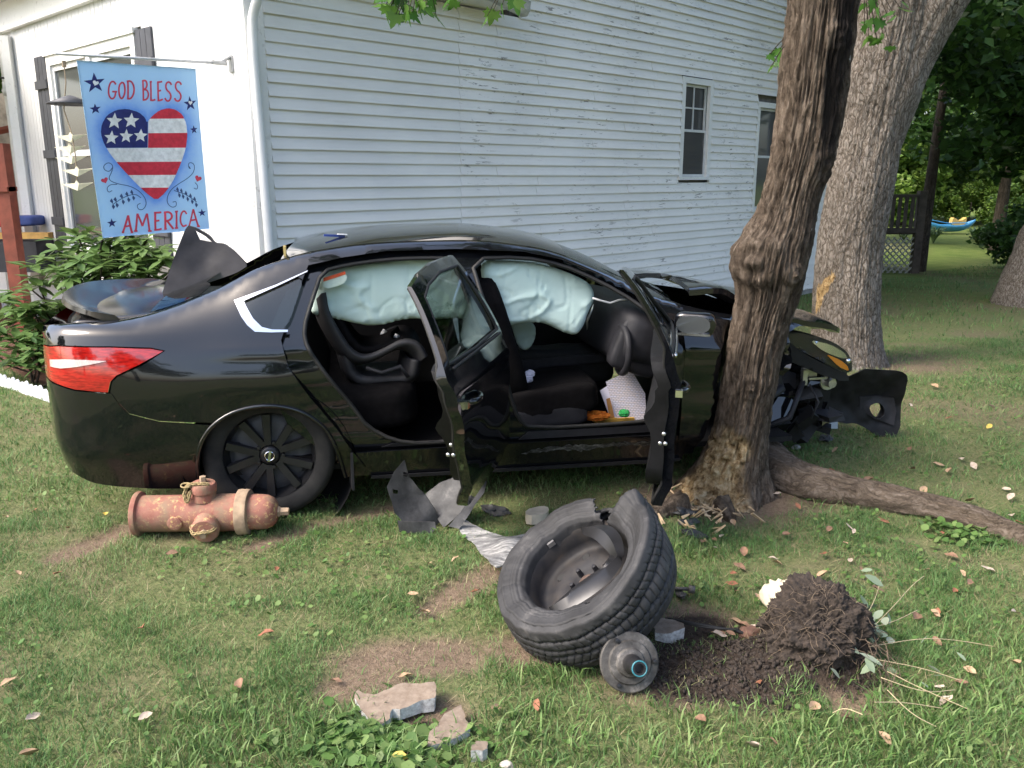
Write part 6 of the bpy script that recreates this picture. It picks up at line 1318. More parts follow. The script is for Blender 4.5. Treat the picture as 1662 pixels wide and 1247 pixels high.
sheet('liner_lip', [(645, 846), (706, 848), (708, 858), (700, 866), (648, 864)], lambda x, y: ga - .06, M['scuff'], fln, fo, (), .008, 10, 11)
def lying(name, label, cat, pxs, h, mat, amp=.012, fr=9, seed=0, thick=.006, top=None, group=None):
    """sheet lying on the ground: outline on the ground plane, own height field"""
    P = np.array([gpt(a, b, h)[:2] for a, b in pxs]); V2, T = cdt(chaikin(P, 1), (), .02); x, y = V2[:, 0], V2[:, 1]; z = gz(x, y) + h + amp * fbm(np.stack([x * fr, y * fr, x * 0], 1), 3, seed); 
    if top is not None: z = z + top(x, y)
    c = np.array([x.mean(), y.mean(), 0]); f = np.stack([x, y, z + thick], 1) - c; b = np.stack([x, y, z], 1) - c; V, F = slab(f, b, orient(f, T, (0, 0, 1))); o = obj(name, V, F, mat, None, True, tuple(c), auto=40); return setp(o, label, cat, group)
lying('scraped_plastic_strip', 'pale scraped plastic strip running from the liner to the torn off tyre', 'plastic strip', [(738, 852), (755, 842), (775, 856), (810, 868), (850, 872), (880, 860), (880, 890), (850, 905), (822, 922), (800, 926), (785, 905), (768, 880), (750, 865)], .035, M['scrape'], .025, 6, 4, .007)
m_ = simple('beige_chunk', (.50, .45, .36), .9); lying('pale_block', 'pale beige block behind the torn off tyre', 'block', [(852, 846), (880, 838), (892, 842), (886, 854), (855, 857)], .01, m_, .005, 9, 5, .05)
# dark bits beside the tree wound and between liner and wheel
rs = random.Random(23)
for k, (px, py, s, lb) in enumerate(((800, 835, .07, 'bent black plastic bracket on the grass right of the liner'), (1105, 835, .07, 'black rubber boot piece at the foot of the struck tree'), (1125, 870, .06, 'crumpled black plastic scrap right of the torn off tyre'), (1118, 852, .05, 'twisted black scrap beside pale wood splinters'), (1105, 968, .035, 'small grey joint stub right of the torn off tyre'), (1340, 715, .06, 'black plastic scrap on the grass behind the struck tree'))):
    p = gpt(px, py); bm = bmesh.new(); bmesh.ops.create_icosphere(bm, subdivisions=3, radius=1); V = np.array([v.co for v in bm.verts]); F = [[v.index for v in f.verts] for f in bm.faces]; bm.free()
    V = V * (1 + .45 * fbm(V * 1.7 + k * 5, 3, 20 + k))[:, None]; V = np.sign(V) * np.abs(V) ** 1.3; V = V * np.array([s, s * .6, s * .38]); o = obj('plastic_scrap', V, F, M['scuff'] if k != 4 else M['hubm'], None, True, (p[0], p[1], s * .25), (0, 0, rs.uniform(0, 3)), auto=30); setp(o, lb, 'scrap')
m = MB(); m.tube(chaikin(np.array([gpt(1085, 1005, .03), gpt(1140, 1015, .06), gpt(1200, 1025, .045), gpt(1206, 1028, .04)]), 2, False) - gpt(1140, 1015), .006, 7); m.tube(chaikin(np.array([gpt(1110, 1012, .04), gpt(1150, 1020, .055), gpt(1200, 1022, .05)]), 2, False) - gpt(1140, 1015), .004, 6); o = m.build('brake_cable', M['rubber'], None, True, tuple(gpt(1140, 1015))); setp(o, 'black brake cable sticking out over the dark soil', 'cable')
m = MB(); m.tube([np.array([-.03, 0, .03]), np.array([.03, -.005, .03])], .008, 8); m.tube([np.array([.03, -.005, .03]), np.array([.055, -.01, .028])], .017, 10); o = m.build('ball_joint', M['hubm'], None, True, tuple(gpt(1105, 966))); setp(o, 'small metal ball joint poking from under the torn off tyre', 'joint')
# ================================================================ CONCRETE
t = NT('broken_concrete'); p = t.pos(True); n_ = t.noise(p, 30, 6, .7); gmn = t.n('ShaderNodeTexCoord').outputs['Normal']; sx_ = t.n('ShaderNodeSeparateXYZ'); t.l(gmn, sx_.inputs[0])
topc = t.ramp(n_, [(.3, (.15, .11, .08)), (.7, (.27, .215, .165))]); brk = t.ramp(t.noise(p, 55, 5, .7), [(.35, (.28, .27, .26)), (.55, (.50, .50, .49)), (.75, (.72, .72, .71))]); t.set(col=t.mix(t.ramp(sx_.outputs[2], [(.45, 0.0), (.8, 1.0)]), brk, topc), rough=.95); t.bump(n_, .5, .006); M['conc'] = t.m
def slabchunk(label, pxs, h, tilt=(0, 0), seed=0, sm=0):
    P = np.array([gpt(a, b, .035)[:2] for a, b in pxs]); c = P.mean(0); P = c + (P - c) * .9; P = resample(P, .012); nz_ = fbm(np.stack([P[:, 0] * 40, P[:, 1] * 40, P[:, 0] * 0], 1), 3, seed); P = P + nz_[:, None] * .004; V2, T = cdt(P, (), .014); x, y = V2[:, 0] - c[0], V2[:, 1] - c[1]
    zt = h + tilt[0] * x + tilt[1] * y + .002 * fbm(np.stack([x * 60, y * 60, x * 0], 1), 2, seed + 1); f = np.stack([x, y, zt], 1); ins = np.stack([x * .97, y * .95, np.full(len(x), -.01)], 1); V, F = slab(f, ins, orient(f, T, (0, 0, 1))); o = obj('concrete_chunk', V, F, M['conc'], None, True, (c[0], c[1], float(gz(*c))), auto=30); return setp(o, label, 'concrete', 'broken concrete pieces')
slabchunk('long broken concrete piece on bare dirt, brown top and white broken edge', [(567, 1122), (573, 1117), (583, 1124), (605, 1125), (632, 1117), (655, 1108), (688, 1111), (711, 1109), (716, 1120), (714, 1135), (690, 1138), (650, 1152), (636, 1150), (632, 1165), (607, 1178), (598, 1168), (578, 1150)], .034, (.05, .1), 3)
slabchunk('middle broken concrete piece with a dark stained end', [(752, 1137), (758, 1160), (768, 1175), (745, 1190), (712, 1203), (690, 1207), (692, 1185), (710, 1172), (720, 1155)], .03, (-.05, .08), 5)
slabchunk('small white concrete lump in the grass beside the larger pieces', [(765, 1205), (772, 1196), (790, 1197), (794, 1212), (782, 1220), (764, 1219)], .035, (0, -.2), 7)
slabchunk('speckled concrete piece on dark soil right of the torn off tyre', [(1056, 1010), (1075, 1003), (1112, 1010), (1114, 1022), (1090, 1030), (1060, 1028)], .04, (.05, 0), 9)
def rock(label, px, py, s, mat, seed, sq=.6, cat='stone', name='stone', group=None):
    p = gpt(px, py); bm = bmesh.new(); bmesh.ops.create_icosphere(bm, subdivisions=4, radius=1); V = np.array([v.co for v in bm.verts]); F = [[v.index for v in f.verts] for f in bm.faces]; bm.free(); V = V * (1 + .22 * fbm(V * 1.5 + seed, 4, seed))[:, None] * np.array([s, s * .8, s * sq]); o = obj(name, V, F, mat, None, True, (p[0], p[1], s * sq * .5 + float(gz_full(*p[:2])))); return setp(o, label, cat, group)
M['stone'] = simple('grey_tan_stone', (.40, .36, .31), .9, 0, .25, 25, .5, 90)
rock('rounded grey brown stone in the grass below the concrete lump', 822, 1244, .022, M['stone'], 3); rock('pale clay lump on the bare dirt between concrete pieces', 665, 1180, .012, M['stone'], 4)
rock('pale crumpled lump on the grass behind the struck tree', 1292, 728, .028, simple('pale_lump', (.42, .41, .39), .8), 6)
# ================================================================ DARK SOIL, ROOT BALL, STONE, PLANTS
M['soil'] = simple('dark_moist_soil', (.036, .027, .021), .98, 0, .5, 45, 1.0, 120)
bc_ = np.array([1.10, 2.80, 0]); rb = thing('root_ball', 'upturned root ball of dark soil and fine roots', 'root ball', tuple(bc_))
bm = bmesh.new(); bmesh.ops.create_icosphere(bm, subdivisions=7, radius=1); V = np.array([v.co for v in bm.verts]); F = [[v.index for v in f.verts] for f in bm.faces]; bm.free()
d = 1 + .16 * fbm(V * 1.6, 3, 61) + .10 * fbm(V * 6, 4, 62, .65); d = d + .05 * fbm(V * 18, 3, 63, .7); V = V * d[:, None] * np.array([.19, .15, .19]); V = V + np.array([0, 0, .10]); V[:, 0] += .12 * (V[:, 2] - .1) * -.2; obj('soil_clod', V, F, M['soil'], rb, True)
M['rootm'] = simple('pale_fine_roots', (.12, .088, .06), .9, 0, .4, 30); m = MB(); rr = np.random.default_rng(6)
for k in range(170):
    d0 = rr.normal(0, 1, 3); d0[1] = -abs(d0[1]); d0 /= np.linalg.norm(d0); p0 = d0 * np.array([.19, .15, .19]) * 1.02 + np.array([0, 0, .10]); P = [p0]; v = rr.normal(0, 1, 3); v -= d0 * (v @ d0) * .8; v /= np.linalg.norm(v)
    for j in range(5): v = v + rr.normal(0, .5, 3) + np.array([0, 0, -.15]); v /= np.linalg.norm(v); P.append(P[-1] + v * .018 + d0 * .004)
    P = np.array(P); P[:, 2] = np.maximum(P[:, 2], .004); m.tube(P, .0009, 4)
for k in range(40):
    p0 = np.array([.10 + .08 * rr.random(), -.08 + .1 * rr.normal(), .05 + .12 * rr.random()]); P = [p0]
    for j in range(6): P.append(P[-1] + np.array([rr.normal(0, .014) + .004, -.01 + rr.normal(0, .012), -.02 + rr.normal(0, .008)]))
    P = np.array(P); P[:, 2] = np.maximum(P[:, 2], .006); m.tube(P, .0013, 4)
m.build('fine_roots', M['rootm'], rb)['kind'] = 'stuff'
# crumbs of soil
VX = []; FX_ = []; nb = 0; bmx = bmesh.new(); bmesh.ops.create_icosphere(bmx, subdivisions=1, radius=1); bV = np.array([v.co for v in bmx.verts]); bF = np.array([[v.index for v in f.verts] for f in bmx.faces]); bmx.free()
n = 6000; x = SOILC[0] + rr.normal(0, .26, n); y = SOILC[1] + rr.normal(0, .12, n); k = soil(x, y) > .25; x, y = x[k], y[k]; s = .0015 + .0075 * rr.random(len(x)) ** 3.5; z = gz_full(x, y)
P = bV[None] * s[:, None, None] * (1 + .35 * rr.normal(0, 1, (len(x), len(bV), 3)) * .6) + np.stack([x, y, z + s * .4], 1)[:, None]; Fc = (bF[None] + (np.arange(len(x)) * len(bV))[:, None, None]).reshape(-1)
me = mesh_fast('soil_crumbs', P.reshape(-1, 3), Fc, np.arange(0, len(Fc), 3), np.full(len(Fc) // 3, 3), True); o = link('soil_crumbs', me, M['soil']); setp(o, 'loose dark soil crumbs spilled over the lawn', 'soil', kind='stuff')
rock('rusty brown brick fragment on the dark soil', 1216, 1040, .045, simple('brown_brick', (.13, .07, .05), .95, 0, .35, 30, .6, 90), 8, .7, 'brick fragment', 'brick_fragment'); rock('second brown brick fragment against the root ball', 1245, 1022, .035, simple('brown_brick2', (.11, .065, .05), .95, 0, .35, 30, .6, 90), 9, .8, 'brick fragment', 'brick_fragment')
# pale layered stone behind the root ball
p = gpt(1292, 982, .09); bm = bmesh.new(); bmesh.ops.create_icosphere(bm, subdivisions=5, radius=1); V = np.array([v.co for v in bm.verts]); F = [[v.index for v in f.verts] for f in bm.faces]; bm.free()
lay = np.sin((V[:, 0] * 1.0 + V[:, 2] * .6) * 20 + 2 * fbm(V * 2, 2, 3)); V = V * (1 + .05 * lay + .06 * fbm(V * 2, 3, 4))[:, None] * np.array([.125, .085, .08]); o = obj('layered_stone', V, F, simple('cream_stone', (.56, .50, .37), .9, 0, .2, 14, .4, 80), None, True, (p[0], p[1] + .03, .085), (.2, .25, -.3)); setp(o, 'cream coloured ridged stone resting against the root ball', 'stone')
# uprooted silvery plant and dry stalks
M['silver'] = leafmat('silvery_leaf', [(0, (.14, .20, .12)), (.6, (.22, .28, .19)), (1, (.32, .36, .27))], .2, .7); M['straw'] = simple('dry_straw_stalk', (.40, .33, .20), .8, 0, .25, 30)
up = thing('uprooted_plant', 'uprooted silvery leaved plant with long dry stalks behind the root ball', 'plant', (1.26, 2.9, 0)); o0 = np.array([1.26, 2.9, 0]); ov, of = oval_leaf(); ovme = mesh_np('leaf', ov, of, True); ovme.materials.append(M['silver'])
STK = [[(1410, 1050), (1500, 1035), (1560, 1040), (1615, 1050)], [(1400, 1010), (1420, 975), (1430, 940)], [(1405, 1030), (1450, 985), (1480, 950), (1500, 935)], [(1420, 1070), (1500, 1085), (1560, 1105)], [(1430, 1100), (1500, 1125), (1550, 1120)], [(1440, 1090), (1500, 1120), (1580, 1155)], [(1400, 1160), (1370, 1148), (1350, 1158)], [(1410, 1020), (1450, 1010), (1490, 990)], [(1440, 1120), (1480, 1160), (1520, 1180)], [(1420, 1140), (1470, 1140), (1530, 1150)], [(1380, 1000), (1360, 950), (1270, 942)]]
for i, st in enumerate(STK):
    hh = [.10, .07, .04, .02]; P = np.array([gpt(a, b, hh[min(k, 3)]) for k, (a, b) in enumerate(st)]); m = MB(); m.tube(chaikin(P, 2, False) - o0, [.0032] * 0 or .0016, 5); m.build('stalk', M['straw'], up, True)
rs = random.Random(31)
for k in range(38):
    px, py = rs.gauss(1412, 17), rs.gauss(1035, 38); p = gpt(px, py, rs.uniform(.03, .13)); l = link('leaf', ovme, None, up, tuple(p - o0)); s = rs.uniform(.05, .085); l.scale = (s * 1.3, s, s); l.rotation_euler = (R(rs.uniform(-60, 60)), R(rs.uniform(-50, 50)), R(rs.uniform(0, 360)))
for k in range(7):
    px, py = rs.uniform(1440, 1600), rs.uniform(1030, 1110); p = gpt(px, py, rs.uniform(.02, .06)); l = link('leaf', ovme, None, up, tuple(p - o0)); s = rs.uniform(.035, .06); l.scale = (s, s, s); l.rotation_euler = (R(rs.uniform(-60, 60)), R(rs.uniform(-50, 50)), R(rs.uniform(0, 360)))
# ================================================================ FALLEN LEAVES AND TWIGS
def curled(seed):
    rs = random.Random(seed); V, F = oval_leaf(); V = np.array(V); V[:, 0] *= rs.uniform(1.2, 2.0); V[:, 1] -= .5; V = np.vstack([V]); V[:, 2] = rs.uniform(.5, 1.6) * V[:, 0] ** 2 * 2 + rs.uniform(-.3, .5) * (V[:, 1]) ** 2 + .05 * np.sin(V[:, 1] * 9 + seed); return V, F
lm = {}
for nm, c in (('brown', (.20, .115, .07)), ('tan', (.36, .24, .145)), ('rust', (.24, .095, .05)), ('yellow', (.50, .38, .08)), ('pale', (.42, .34, .27))): lm[nm] = simple('fallen_leaf_' + nm, c, .75, 0, .3, 60, .3, 150)
lme = {(n_, k): (lambda q: q)(mesh_np('fallen_leaf', *curled(k + 3), True)) for n_ in lm for k in range(3)}
for (n_, k), me in lme.items(): me.materials.append(lm[n_])
lbl = dict(brown='dry brown curled leaf lying on the lawn', tan='tan dry leaf lying on the lawn', rust='rust red fallen leaf lying on the lawn', yellow='yellow fallen leaf lying on the lawn', pale='pale bleached leaf lying on the lawn')
rs = random.Random(77); SP = [(30, 940, 'tan'), (95, 938, 'rust'), (55, 1175, 'pale'), (238, 1178, 'pale'), (15, 1120, 'tan'), (450, 935, 'rust'), (172, 842, 'yellow'), (112, 862, 'rust'), (10, 845, 'tan'), (58, 835, 'rust'), (1562, 935, 'tan'), (1478, 660, 'pale'), (1610, 662, 'pale'), (1605, 695, 'yellow'), (1435, 1215, 'tan'), (1320, 1158, 'tan'), (1255, 1215, 'brown'), (1195, 1020, 'tan'), (1228, 975, 'tan'), (1560, 750, 'pale'), (1580, 760, 'pale'), (1540, 770, 'tan'), (650, 1240, 'yellow'), (805, 1155, 'tan'), (1222, 1220, 'pale'), (1375, 1175, 'brown'), (1520, 1000, 'rust'), (1548, 968, 'rust'), (1190, 935, 'rust'), (1200, 925, 'brown'), (1350, 770, 'rust'), (1335, 940, 'tan'), (1430, 845, 'rust'), (1385, 870, 'pale'), (1345, 865, 'brown'), (280, 905, 'brown'), (690, 1000, 'tan'), (1260, 805, 'pale'), (1295, 825, 'rust'), (1480, 765, 'brown')]
for _ in range(70): SP.append((rs.uniform(1130, 1655), rs.triangular(600, 1240, 860), rs.choice(['brown', 'brown', 'rust', 'tan', 'pale'])))
for _ in range(12): SP.append((rs.uniform(5, 1000), rs.uniform(840, 1240), rs.choice(['brown', 'rust', 'tan'])))
for px, py, n_ in SP:
    p = gpt(px, py); l = link('fallen_leaf', lme[(n_, rs.randrange(3))]); s = rs.uniform(.035, .065) if py > 800 else rs.uniform(.05, .085); l.scale = (s, s, s); l.location = (p[0], p[1], float(gz_full(*p[:2])) + rs.uniform(.018, .032)); l.rotation_euler = (rs.uniform(-.5, .5), rs.uniform(-.5, .5), rs.uniform(0, 6.28)); setp(l, lbl[n_], 'leaf', 'fallen ' + n_ + ' leaves')
# ================================================================ THINGS IN AND ON THE CAR
def carthing(name, label, cat, p): w = car2w(np.array(p, float)); return thing(name, label, cat, tuple(w), CTH)
# child seat on the rear bench
cs = carthing('child_seat', 'black child car seat strapped on the rear bench', 'child seat', (.48, -.36, .60)); M['cs'] = simple('child_seat_shell', (.022, .021, .023), .6, 0, .3, 20, .2, 200, True)
sh = lambda q: [(q_[0] - .48, q_[1] + .36, q_[2] - .60) for q_ in q]
def shell(name, prof, y0, y1, mat, thick=.05, lip=.07):
    P = chaikin(np.array(prof), 2, False); n = len(P); ny = 15; V = []
    for i in range(n):
        for j in range(ny):
            f = -1 + 2 * j / (ny - 1); e = abs(f) ** 4; V.append((P[i][0] + .05 * e, (y0 + y1) / 2 + (y1 - y0) / 2 * f, P[i][1] + lip * e))
    o = obj(name, sh(V), grid_faces(n, ny), mat, cs, True); md = o.modifiers.new('thick', 'SOLIDIFY'); md.thickness = thick; md.offset = -1; return o
shell('seat_shell', [(.24, 1.06), (.25, .96), (.31, .84), (.37, .74), (.45, .70), (.55, .73), (.66, .79), (.73, .77), (.76, .70)], -.60, -.12, M['cs'], .03, .06)
shell('seat_padding', [(.30, 1.04), (.32, .94), (.38, .82), (.44, .76), (.55, .77), (.66, .81)], -.54, -.18, M['fabric'], .03, .03)
shell('seat_base', [(.34, .80), (.38, .62), (.55, .605), (.72, .61), (.75, .74)], -.56, -.16, M['cs'], .05, .0)
m = MB(); m.tube(sh([(.50, -.60, .72), (.58, -.605, .69), (.68, -.60, .72), (.72, -.60, .66)]), .012, 6); m.build('belt_guide', M['greypl'], cs, True)
for k, (a, b, y_) in enumerate((((620, 545), (632, 560), -.2), ((640, 552), (655, 545), -.25))):
    q = cpx(a[0], a[1], y_); m = MB(); m.tube([q + np.array([.02, 0, .03]), q, q + np.array([-.03, -.02, -.06])], .016, 6); o = m.build('white_cloth', simple('white_cloth%d' % k, (.74, .76, .82), .9), None, True, tuple(car2w(np.zeros(3)))); o.rotation_euler = (0, 0, CTH); setp(o, ('white cloth strip beside the child seat', 'folded white cloth draped over the seat behind the rear door')[k], 'cloth')
# papers, cloth, bottle on the front floor
def card(name, label, cat, px, y, mat, thick=.002, tilt=0):
    P = np.array([cpx(a, b, y)[[0, 2]] for a, b in px]); V2, T = cdt(P, (), .05); c = V2.mean(0); f = np.stack([V2[:, 0] - c[0], tilt * (V2[:, 1] - c[1]), V2[:, 1] - c[1]], 1); V, F = slab(f, f + np.array([0, thick, 0]), orient(f, T, (0, -1, 0))); o = obj(name, V, F, mat, None, False, tuple(car2w(np.array([c[0], y, c[1]]))), (0, 0, CTH)); return setp(o, label, cat)
t = NT('printed_form'); p = t.pos(True); br = t.n('ShaderNodeTexBrick'); br.inputs['Scale'].default_value = 26; br.inputs['Color1'].default_value = (.72, .70, .80, 1); br.inputs['Color2'].default_value = (.74, .66, .66, 1); br.inputs['Mortar'].default_value = (.30, .28, .34, 1); br.inputs['Mortar Size'].default_value = .03
mpp = t.n('ShaderNodeMapping'); mpp.inputs['Rotation'].default_value = (R(90), 0, 0); t.l(p, mpp.inputs[0]); t.l(mpp.outputs[0], br.inputs['Vector']); t.set(col=br.outputs[0], rough=.8); M['form'] = t.m
M['paper'] = simple('white_paper', (.74, .72, .82), .8, 0, .05, 10)
card('paper_sheet', 'white printed form propped on the front floor of the car', 'paper', [(986, 622), (1030, 604), (1048, 640), (1045, 678), (1000, 684)], -.50, M['form'], .002, .35); card('paper_sheet', 'plain white sheet behind the printed form in the car', 'paper', [(976, 636), (990, 628), (1002, 672), (990, 684)], -.49, M['paper'], .002, .35)
card('manila_envelope', 'yellow envelope lying on the front car floor', 'envelope', [(962, 684), (1000, 680), (1030, 678), (1030, 689), (966, 688)], -.55, simple('manila', (.62, .36, .06), .7), .03)
card('orange_tab', 'narrow orange strip standing before the printed form', 'strip', [(984, 648), (990, 646), (998, 680), (990, 682)], -.52, simple('orange_card', (.62, .30, .10), .7), .003)
def wad(name, label, cat, px, py, y, d, mat, seed, fr=2.2):
    q = cpx(px, py, y); bm = bmesh.new(); bmesh.ops.create_icosphere(bm, subdivisions=4, radius=1); V = np.array([v.co for v in bm.verts]); F = [[v.index for v in f.verts] for f in bm.faces]; bm.free(); n = fbm(V * fr + seed, 3, seed); V = V * (1 + .3 * (1 - np.abs(n) * 2))[:, None] * np.array(d) / 2; o = obj(name, V, F, mat, None, True, tuple(car2w(q)), (0, 0, CTH), auto=40); return setp(o, label, cat)
wad('orange_cloth', 'crumpled orange cloth on the front car floor', 'cloth', 968, 675, -.60, (.13, .08, .05), simple('orange_cloth', (.72, .20, .02), .85), 4); wad('green_bottle_top', 'bright green plastic item beside the printed form', 'toy', 1013, 671, -.60, (.055, .05, .04), simple('green_plastic', (.02, .30, .07), .35), 5); wad('tissue', 'crumpled white paper on the front seat', 'tissue', 850, 615, -.42, (.09, .08, .05), M['paper'], 6, 3); wad('receipt', 'white receipt standing on the front seat', 'receipt', 860, 607, -.40, (.05, .03, .04), M['paper'], 7, 3); wad('mask', 'pale blue folded item on the front seat', 'mask', 871, 630, -.44, (.05, .04, .035), simple('pale_blue', (.35, .62, .68), .7), 8, 3); wad('wrapper', 'white and green wrapper on the front car floor', 'wrapper', 934, 682, -.58, (.07, .04, .02), simple('wrapper_green', (.55, .66, .42), .5), 9, 4)
m = MB(); q0 = cpx(845, 655, -.62); m.tube(chaikin(np.array([(-.03, 0, .0), (-.02, 0, .02), (.01, 0, .02), (.012, 0, -.02), (-.01, 0, -.03), (-.008, 0, -.06)]), 2, False), .003, 6); o = m.build('charging_cable', simple('blue_cable', (.02, .06, .45), .5), None, True, tuple(car2w(q0)), (0, 0, CTH)); setp(o, 'blue charging cable hanging over the front seat edge', 'cable')
# dislodged black panel standing up in the rear window
P = [(262, 482), (272, 440), (284, 405), (297, 368), (312, 372), (335, 385), (345, 397), (360, 398), (376, 408), (402, 432), (385, 443), (352, 455), (325, 464), (290, 476)]
q = np.array([cpx(a, b, -.20)[[0, 2]] for a, b in P]); hole = np.array([cpx(a, b, -.20)[[0, 2]] for a, b in [(310, 376), (328, 386), (340, 396), (318, 392)]]); V2, T = cdt(chaikin(q, 1, True, .15), [hole], .02); x, z = V2[:, 0], V2[:, 1]
yy = -.20 + .35 * (z - 1.1) + .02 * fbm(np.stack([x * 6, z * 6, x * 0], 1), 2, 5) + .03 * sstep(.006, .0, np.abs(x - z * .45 + .50) - .012) ; c = np.array([x.mean(), -.2, 1.06]); f = np.stack([x, yy, z], 1) - c; V, F = slab(f, f + np.array([.0, .03, .0]), orient(f, T, (0, -1, 0))); o = obj('rear_shelf_panel', V, F, M['greypl'], None, True, tuple(car2w(c)), (0, 0, CTH), auto=40); setp(o, 'dislodged black plastic rear shelf panel jutting up through the rear window', 'trim panel')
# small litter on the roof
q = w2car(np.array([0, 0, 0])); 
for (px, py, lb, c, d) in ((543, 384, 'blue pen lying on the car roof', (.03, .06, .25), (.11, .012, .012)), (556, 389, 'white paper scrap on the car roof', (.75, .77, .8), (.05, .03, .004))):
    p = cpx(px, py, -.30); zt = float(surf(np.array([p[0]]), np.array([.80]))[0, 2]); m = MB(); m.box((0, 0, 0), d); o = m.build('roof_litter', simple('litter' + lb[:4], c, .5), None, False, tuple(car2w(np.array([p[0], -.38, zt + .012])) ), (0, .06, CTH + .15)); setp(o, lb, 'litter')
# ================================================================ BUSH, EDGING, PORCH
M['rhodo'] = leafmat('rhododendron_leaf', [(0, (.055, .115, .03)), (.5, (.09, .165, .045)), (1, (.15, .22, .07))], .25, .4)
rhme = mesh_np('leaf', *oval_leaf(), True); rhme.materials.append(M['rhodo'])
def bush(label, whorls, seed, size, loc):
    rs = random.Random(seed); b = thing('rhododendron', label, 'shrub', tuple(loc)); L0 = np.array(loc); n = 0; mm = MB(); V0, F0 = oval_leaf(); V0 = np.array(V0)
    for w in whorls:
        w = np.array(w, float); ang0 = rs.uniform(0, 6.28); k = rs.randint(6, 9); m = MB(); base = np.array([L0[0] + (w[0] - L0[0]) * .25, L0[1] + (w[1] - L0[1]) * .25, 0])
        if rs.random() < .3: m.tube(chaikin(np.array([base, (base + w) / 2 + np.array([rs.gauss(0, .1), rs.gauss(0, .1), -.05]), w]), 2, False) - L0, .008, 5); m.build('stem', M['bark3'], b, True)
        for j in range(k):
            a = ang0 + j * 6.283 / k + rs.uniform(-.2, .2); s = size * rs.uniform(.75, 1.2); el = rs.uniform(-.55, .5)
            if n < 290:
                l = link('leaf', rhme, None, b, tuple(w - L0 + np.array([0, 0, rs.uniform(-.02, .02)]))); l.scale = (s * 1.1, s, s); l.rotation_euler = (el, rs.uniform(-.3, .3), a)
            else:
                Rm = np.array(Matrix.Rotation(a, 3, 'Z') @ Matrix.Rotation(el, 3, 'X')); mm.add((V0 * s) @ Rm.T + w - L0, F0)
            n += 1
    o = mm.build('foliage', M['rhodo'], b, True); o['kind'] = 'stuff'; return b
rs = random.Random(14); WH = []
def blobpx(cx_, cy_, rx, ry, Y, n, dY=.35):
    for _ in range(n):
        a, r_ = rs.uniform(0, 6.283), rs.random() ** .5; WH.append(ypt(cx_ + rx * r_ * math.cos(a), cy_ + ry * r_ * math.sin(a), Y + rs.uniform(-dY, dY)))
blobpx(150, 405, 85, 35, 7.9, 40); blobpx(90, 470, 85, 55, 7.6, 60); blobpx(60, 530, 70, 50, 7.4, 44); blobpx(215, 415, 60, 38, 7.7, 32); blobpx(255, 445, 40, 35, 7.4, 22); blobpx(180, 460, 70, 45, 7.5, 40); blobpx(130, 540, 40, 40, 7.2, 12)
bush('glossy green rhododendron bush in front of the flag window', WH, 3, .17, (-3.9, 7.7, 0))
WH = []; blobpx(30, 570, 50, 25, 7.0, 14, .2); blobpx(70, 585, 30, 20, 6.9, 8, .2); bush('low leafy plant in the bed behind the white edging', WH, 4, .13, (-4.0, 6.95, 0))
M['whitepl'] = simple('white_plastic_edging', (.82, .83, .86), .4, 0, .05, 10)
e0, e1, e2, e3 = gpt(-120, 612), gpt(0, 628), gpt(88, 657), gpt(190, 690); line = resample(np.array([e0, e1, e2, e3]), .085, False); ed = thing('picket_edging', 'low white picket edging along the flower bed', 'edging', tuple(line[0])); L0 = line[0]
for i in range(len(line) - 1):
    a, b = line[i], line[i + 1]; d = (b - a) / np.linalg.norm(b - a); nn = np.array([-d[1], d[0], 0]); w = .036; z0 = -.03; h = .115 + .01 * math.sin(i * 2.3); mid = (a + b) / 2 - L0; pr = [(-w, z0), (w, z0), (w, h * .72), (w * .55, h * .92), (0, h), (-w * .55, h * .92), (-w, h * .72)]
    V = [mid + d * x + np.array([0, 0, z]) - nn * .006 for x, z in pr] + [mid + d * x + np.array([0, 0, z]) + nn * .006 for x, z in pr]; n = 7
    obj('picket', V, [tuple(range(n)), tuple(range(2 * n - 1, n - 1, -1))] + [(k, k + n, (k + 1) % n + n, (k + 1) % n) for k in range(n)], M['whitepl'], ed, False)
m = MB(); m.tube(np.array([q + np.array([0, 0, .045]) + np.array([.0, .012, 0]) for q in line]) - L0, .008, 5); m.build('rail', M['whitepl'], ed)
# porch at the far left: red-brown deck post and rail, bright playthings, string lights
M['redwood'] = simple('red_stained_wood', (.22, .055, .032), .65, 0, .25, 9); M['rattan'] = simple('dark_planter', (.03, .032, .04), .6)
pr = thing('porch_railing', 'red stained porch railing with square post left of the house corner', 'railing', (-7.0, 10.2, 0)); L0 = np.array([-7.0, 10.2, 0])
pp = ypt(22, 400, 9.6)
m = MB(); m.box(np.array([pp[0], 9.6, .75]) - L0, (.14, .14, 2.6)); m.build('post', M['redwood'], pr); m = MB(); m.box(np.array([pp[0] - .1, 9.6, 2.06 - .54]) - L0 + np.array([0, 0, .05]), (.34, .2, .05)); m.build('post_cap', M['redwood'], pr)
for k in range(9):
    m = MB(); q = ypt(-70 + k * 9, 300, 11.2); m.box(np.array([q[0], 11.2, 1.55]) - L0, (.045, .03, 1.0)); m.build('baluster', M['redwood'], pr)
q0, q1 = ypt(-120, 240, 11.2), ypt(34, 205, 11.2); m = MB(); m.tube(np.array([q0, q1]) - L0, .045, 6); m.tube(np.array([ypt(-120, 330, 11.2), ypt(40, 310, 11.2)]) - L0, .04, 6); m.build('hand_rail', M['redwood'], pr); m = MB(); m.box(np.array([-8.2, 9.9, .18]) - L0, (3.2, 1.6, .25)); m.build('deck_floor', M['redwood'], pr)
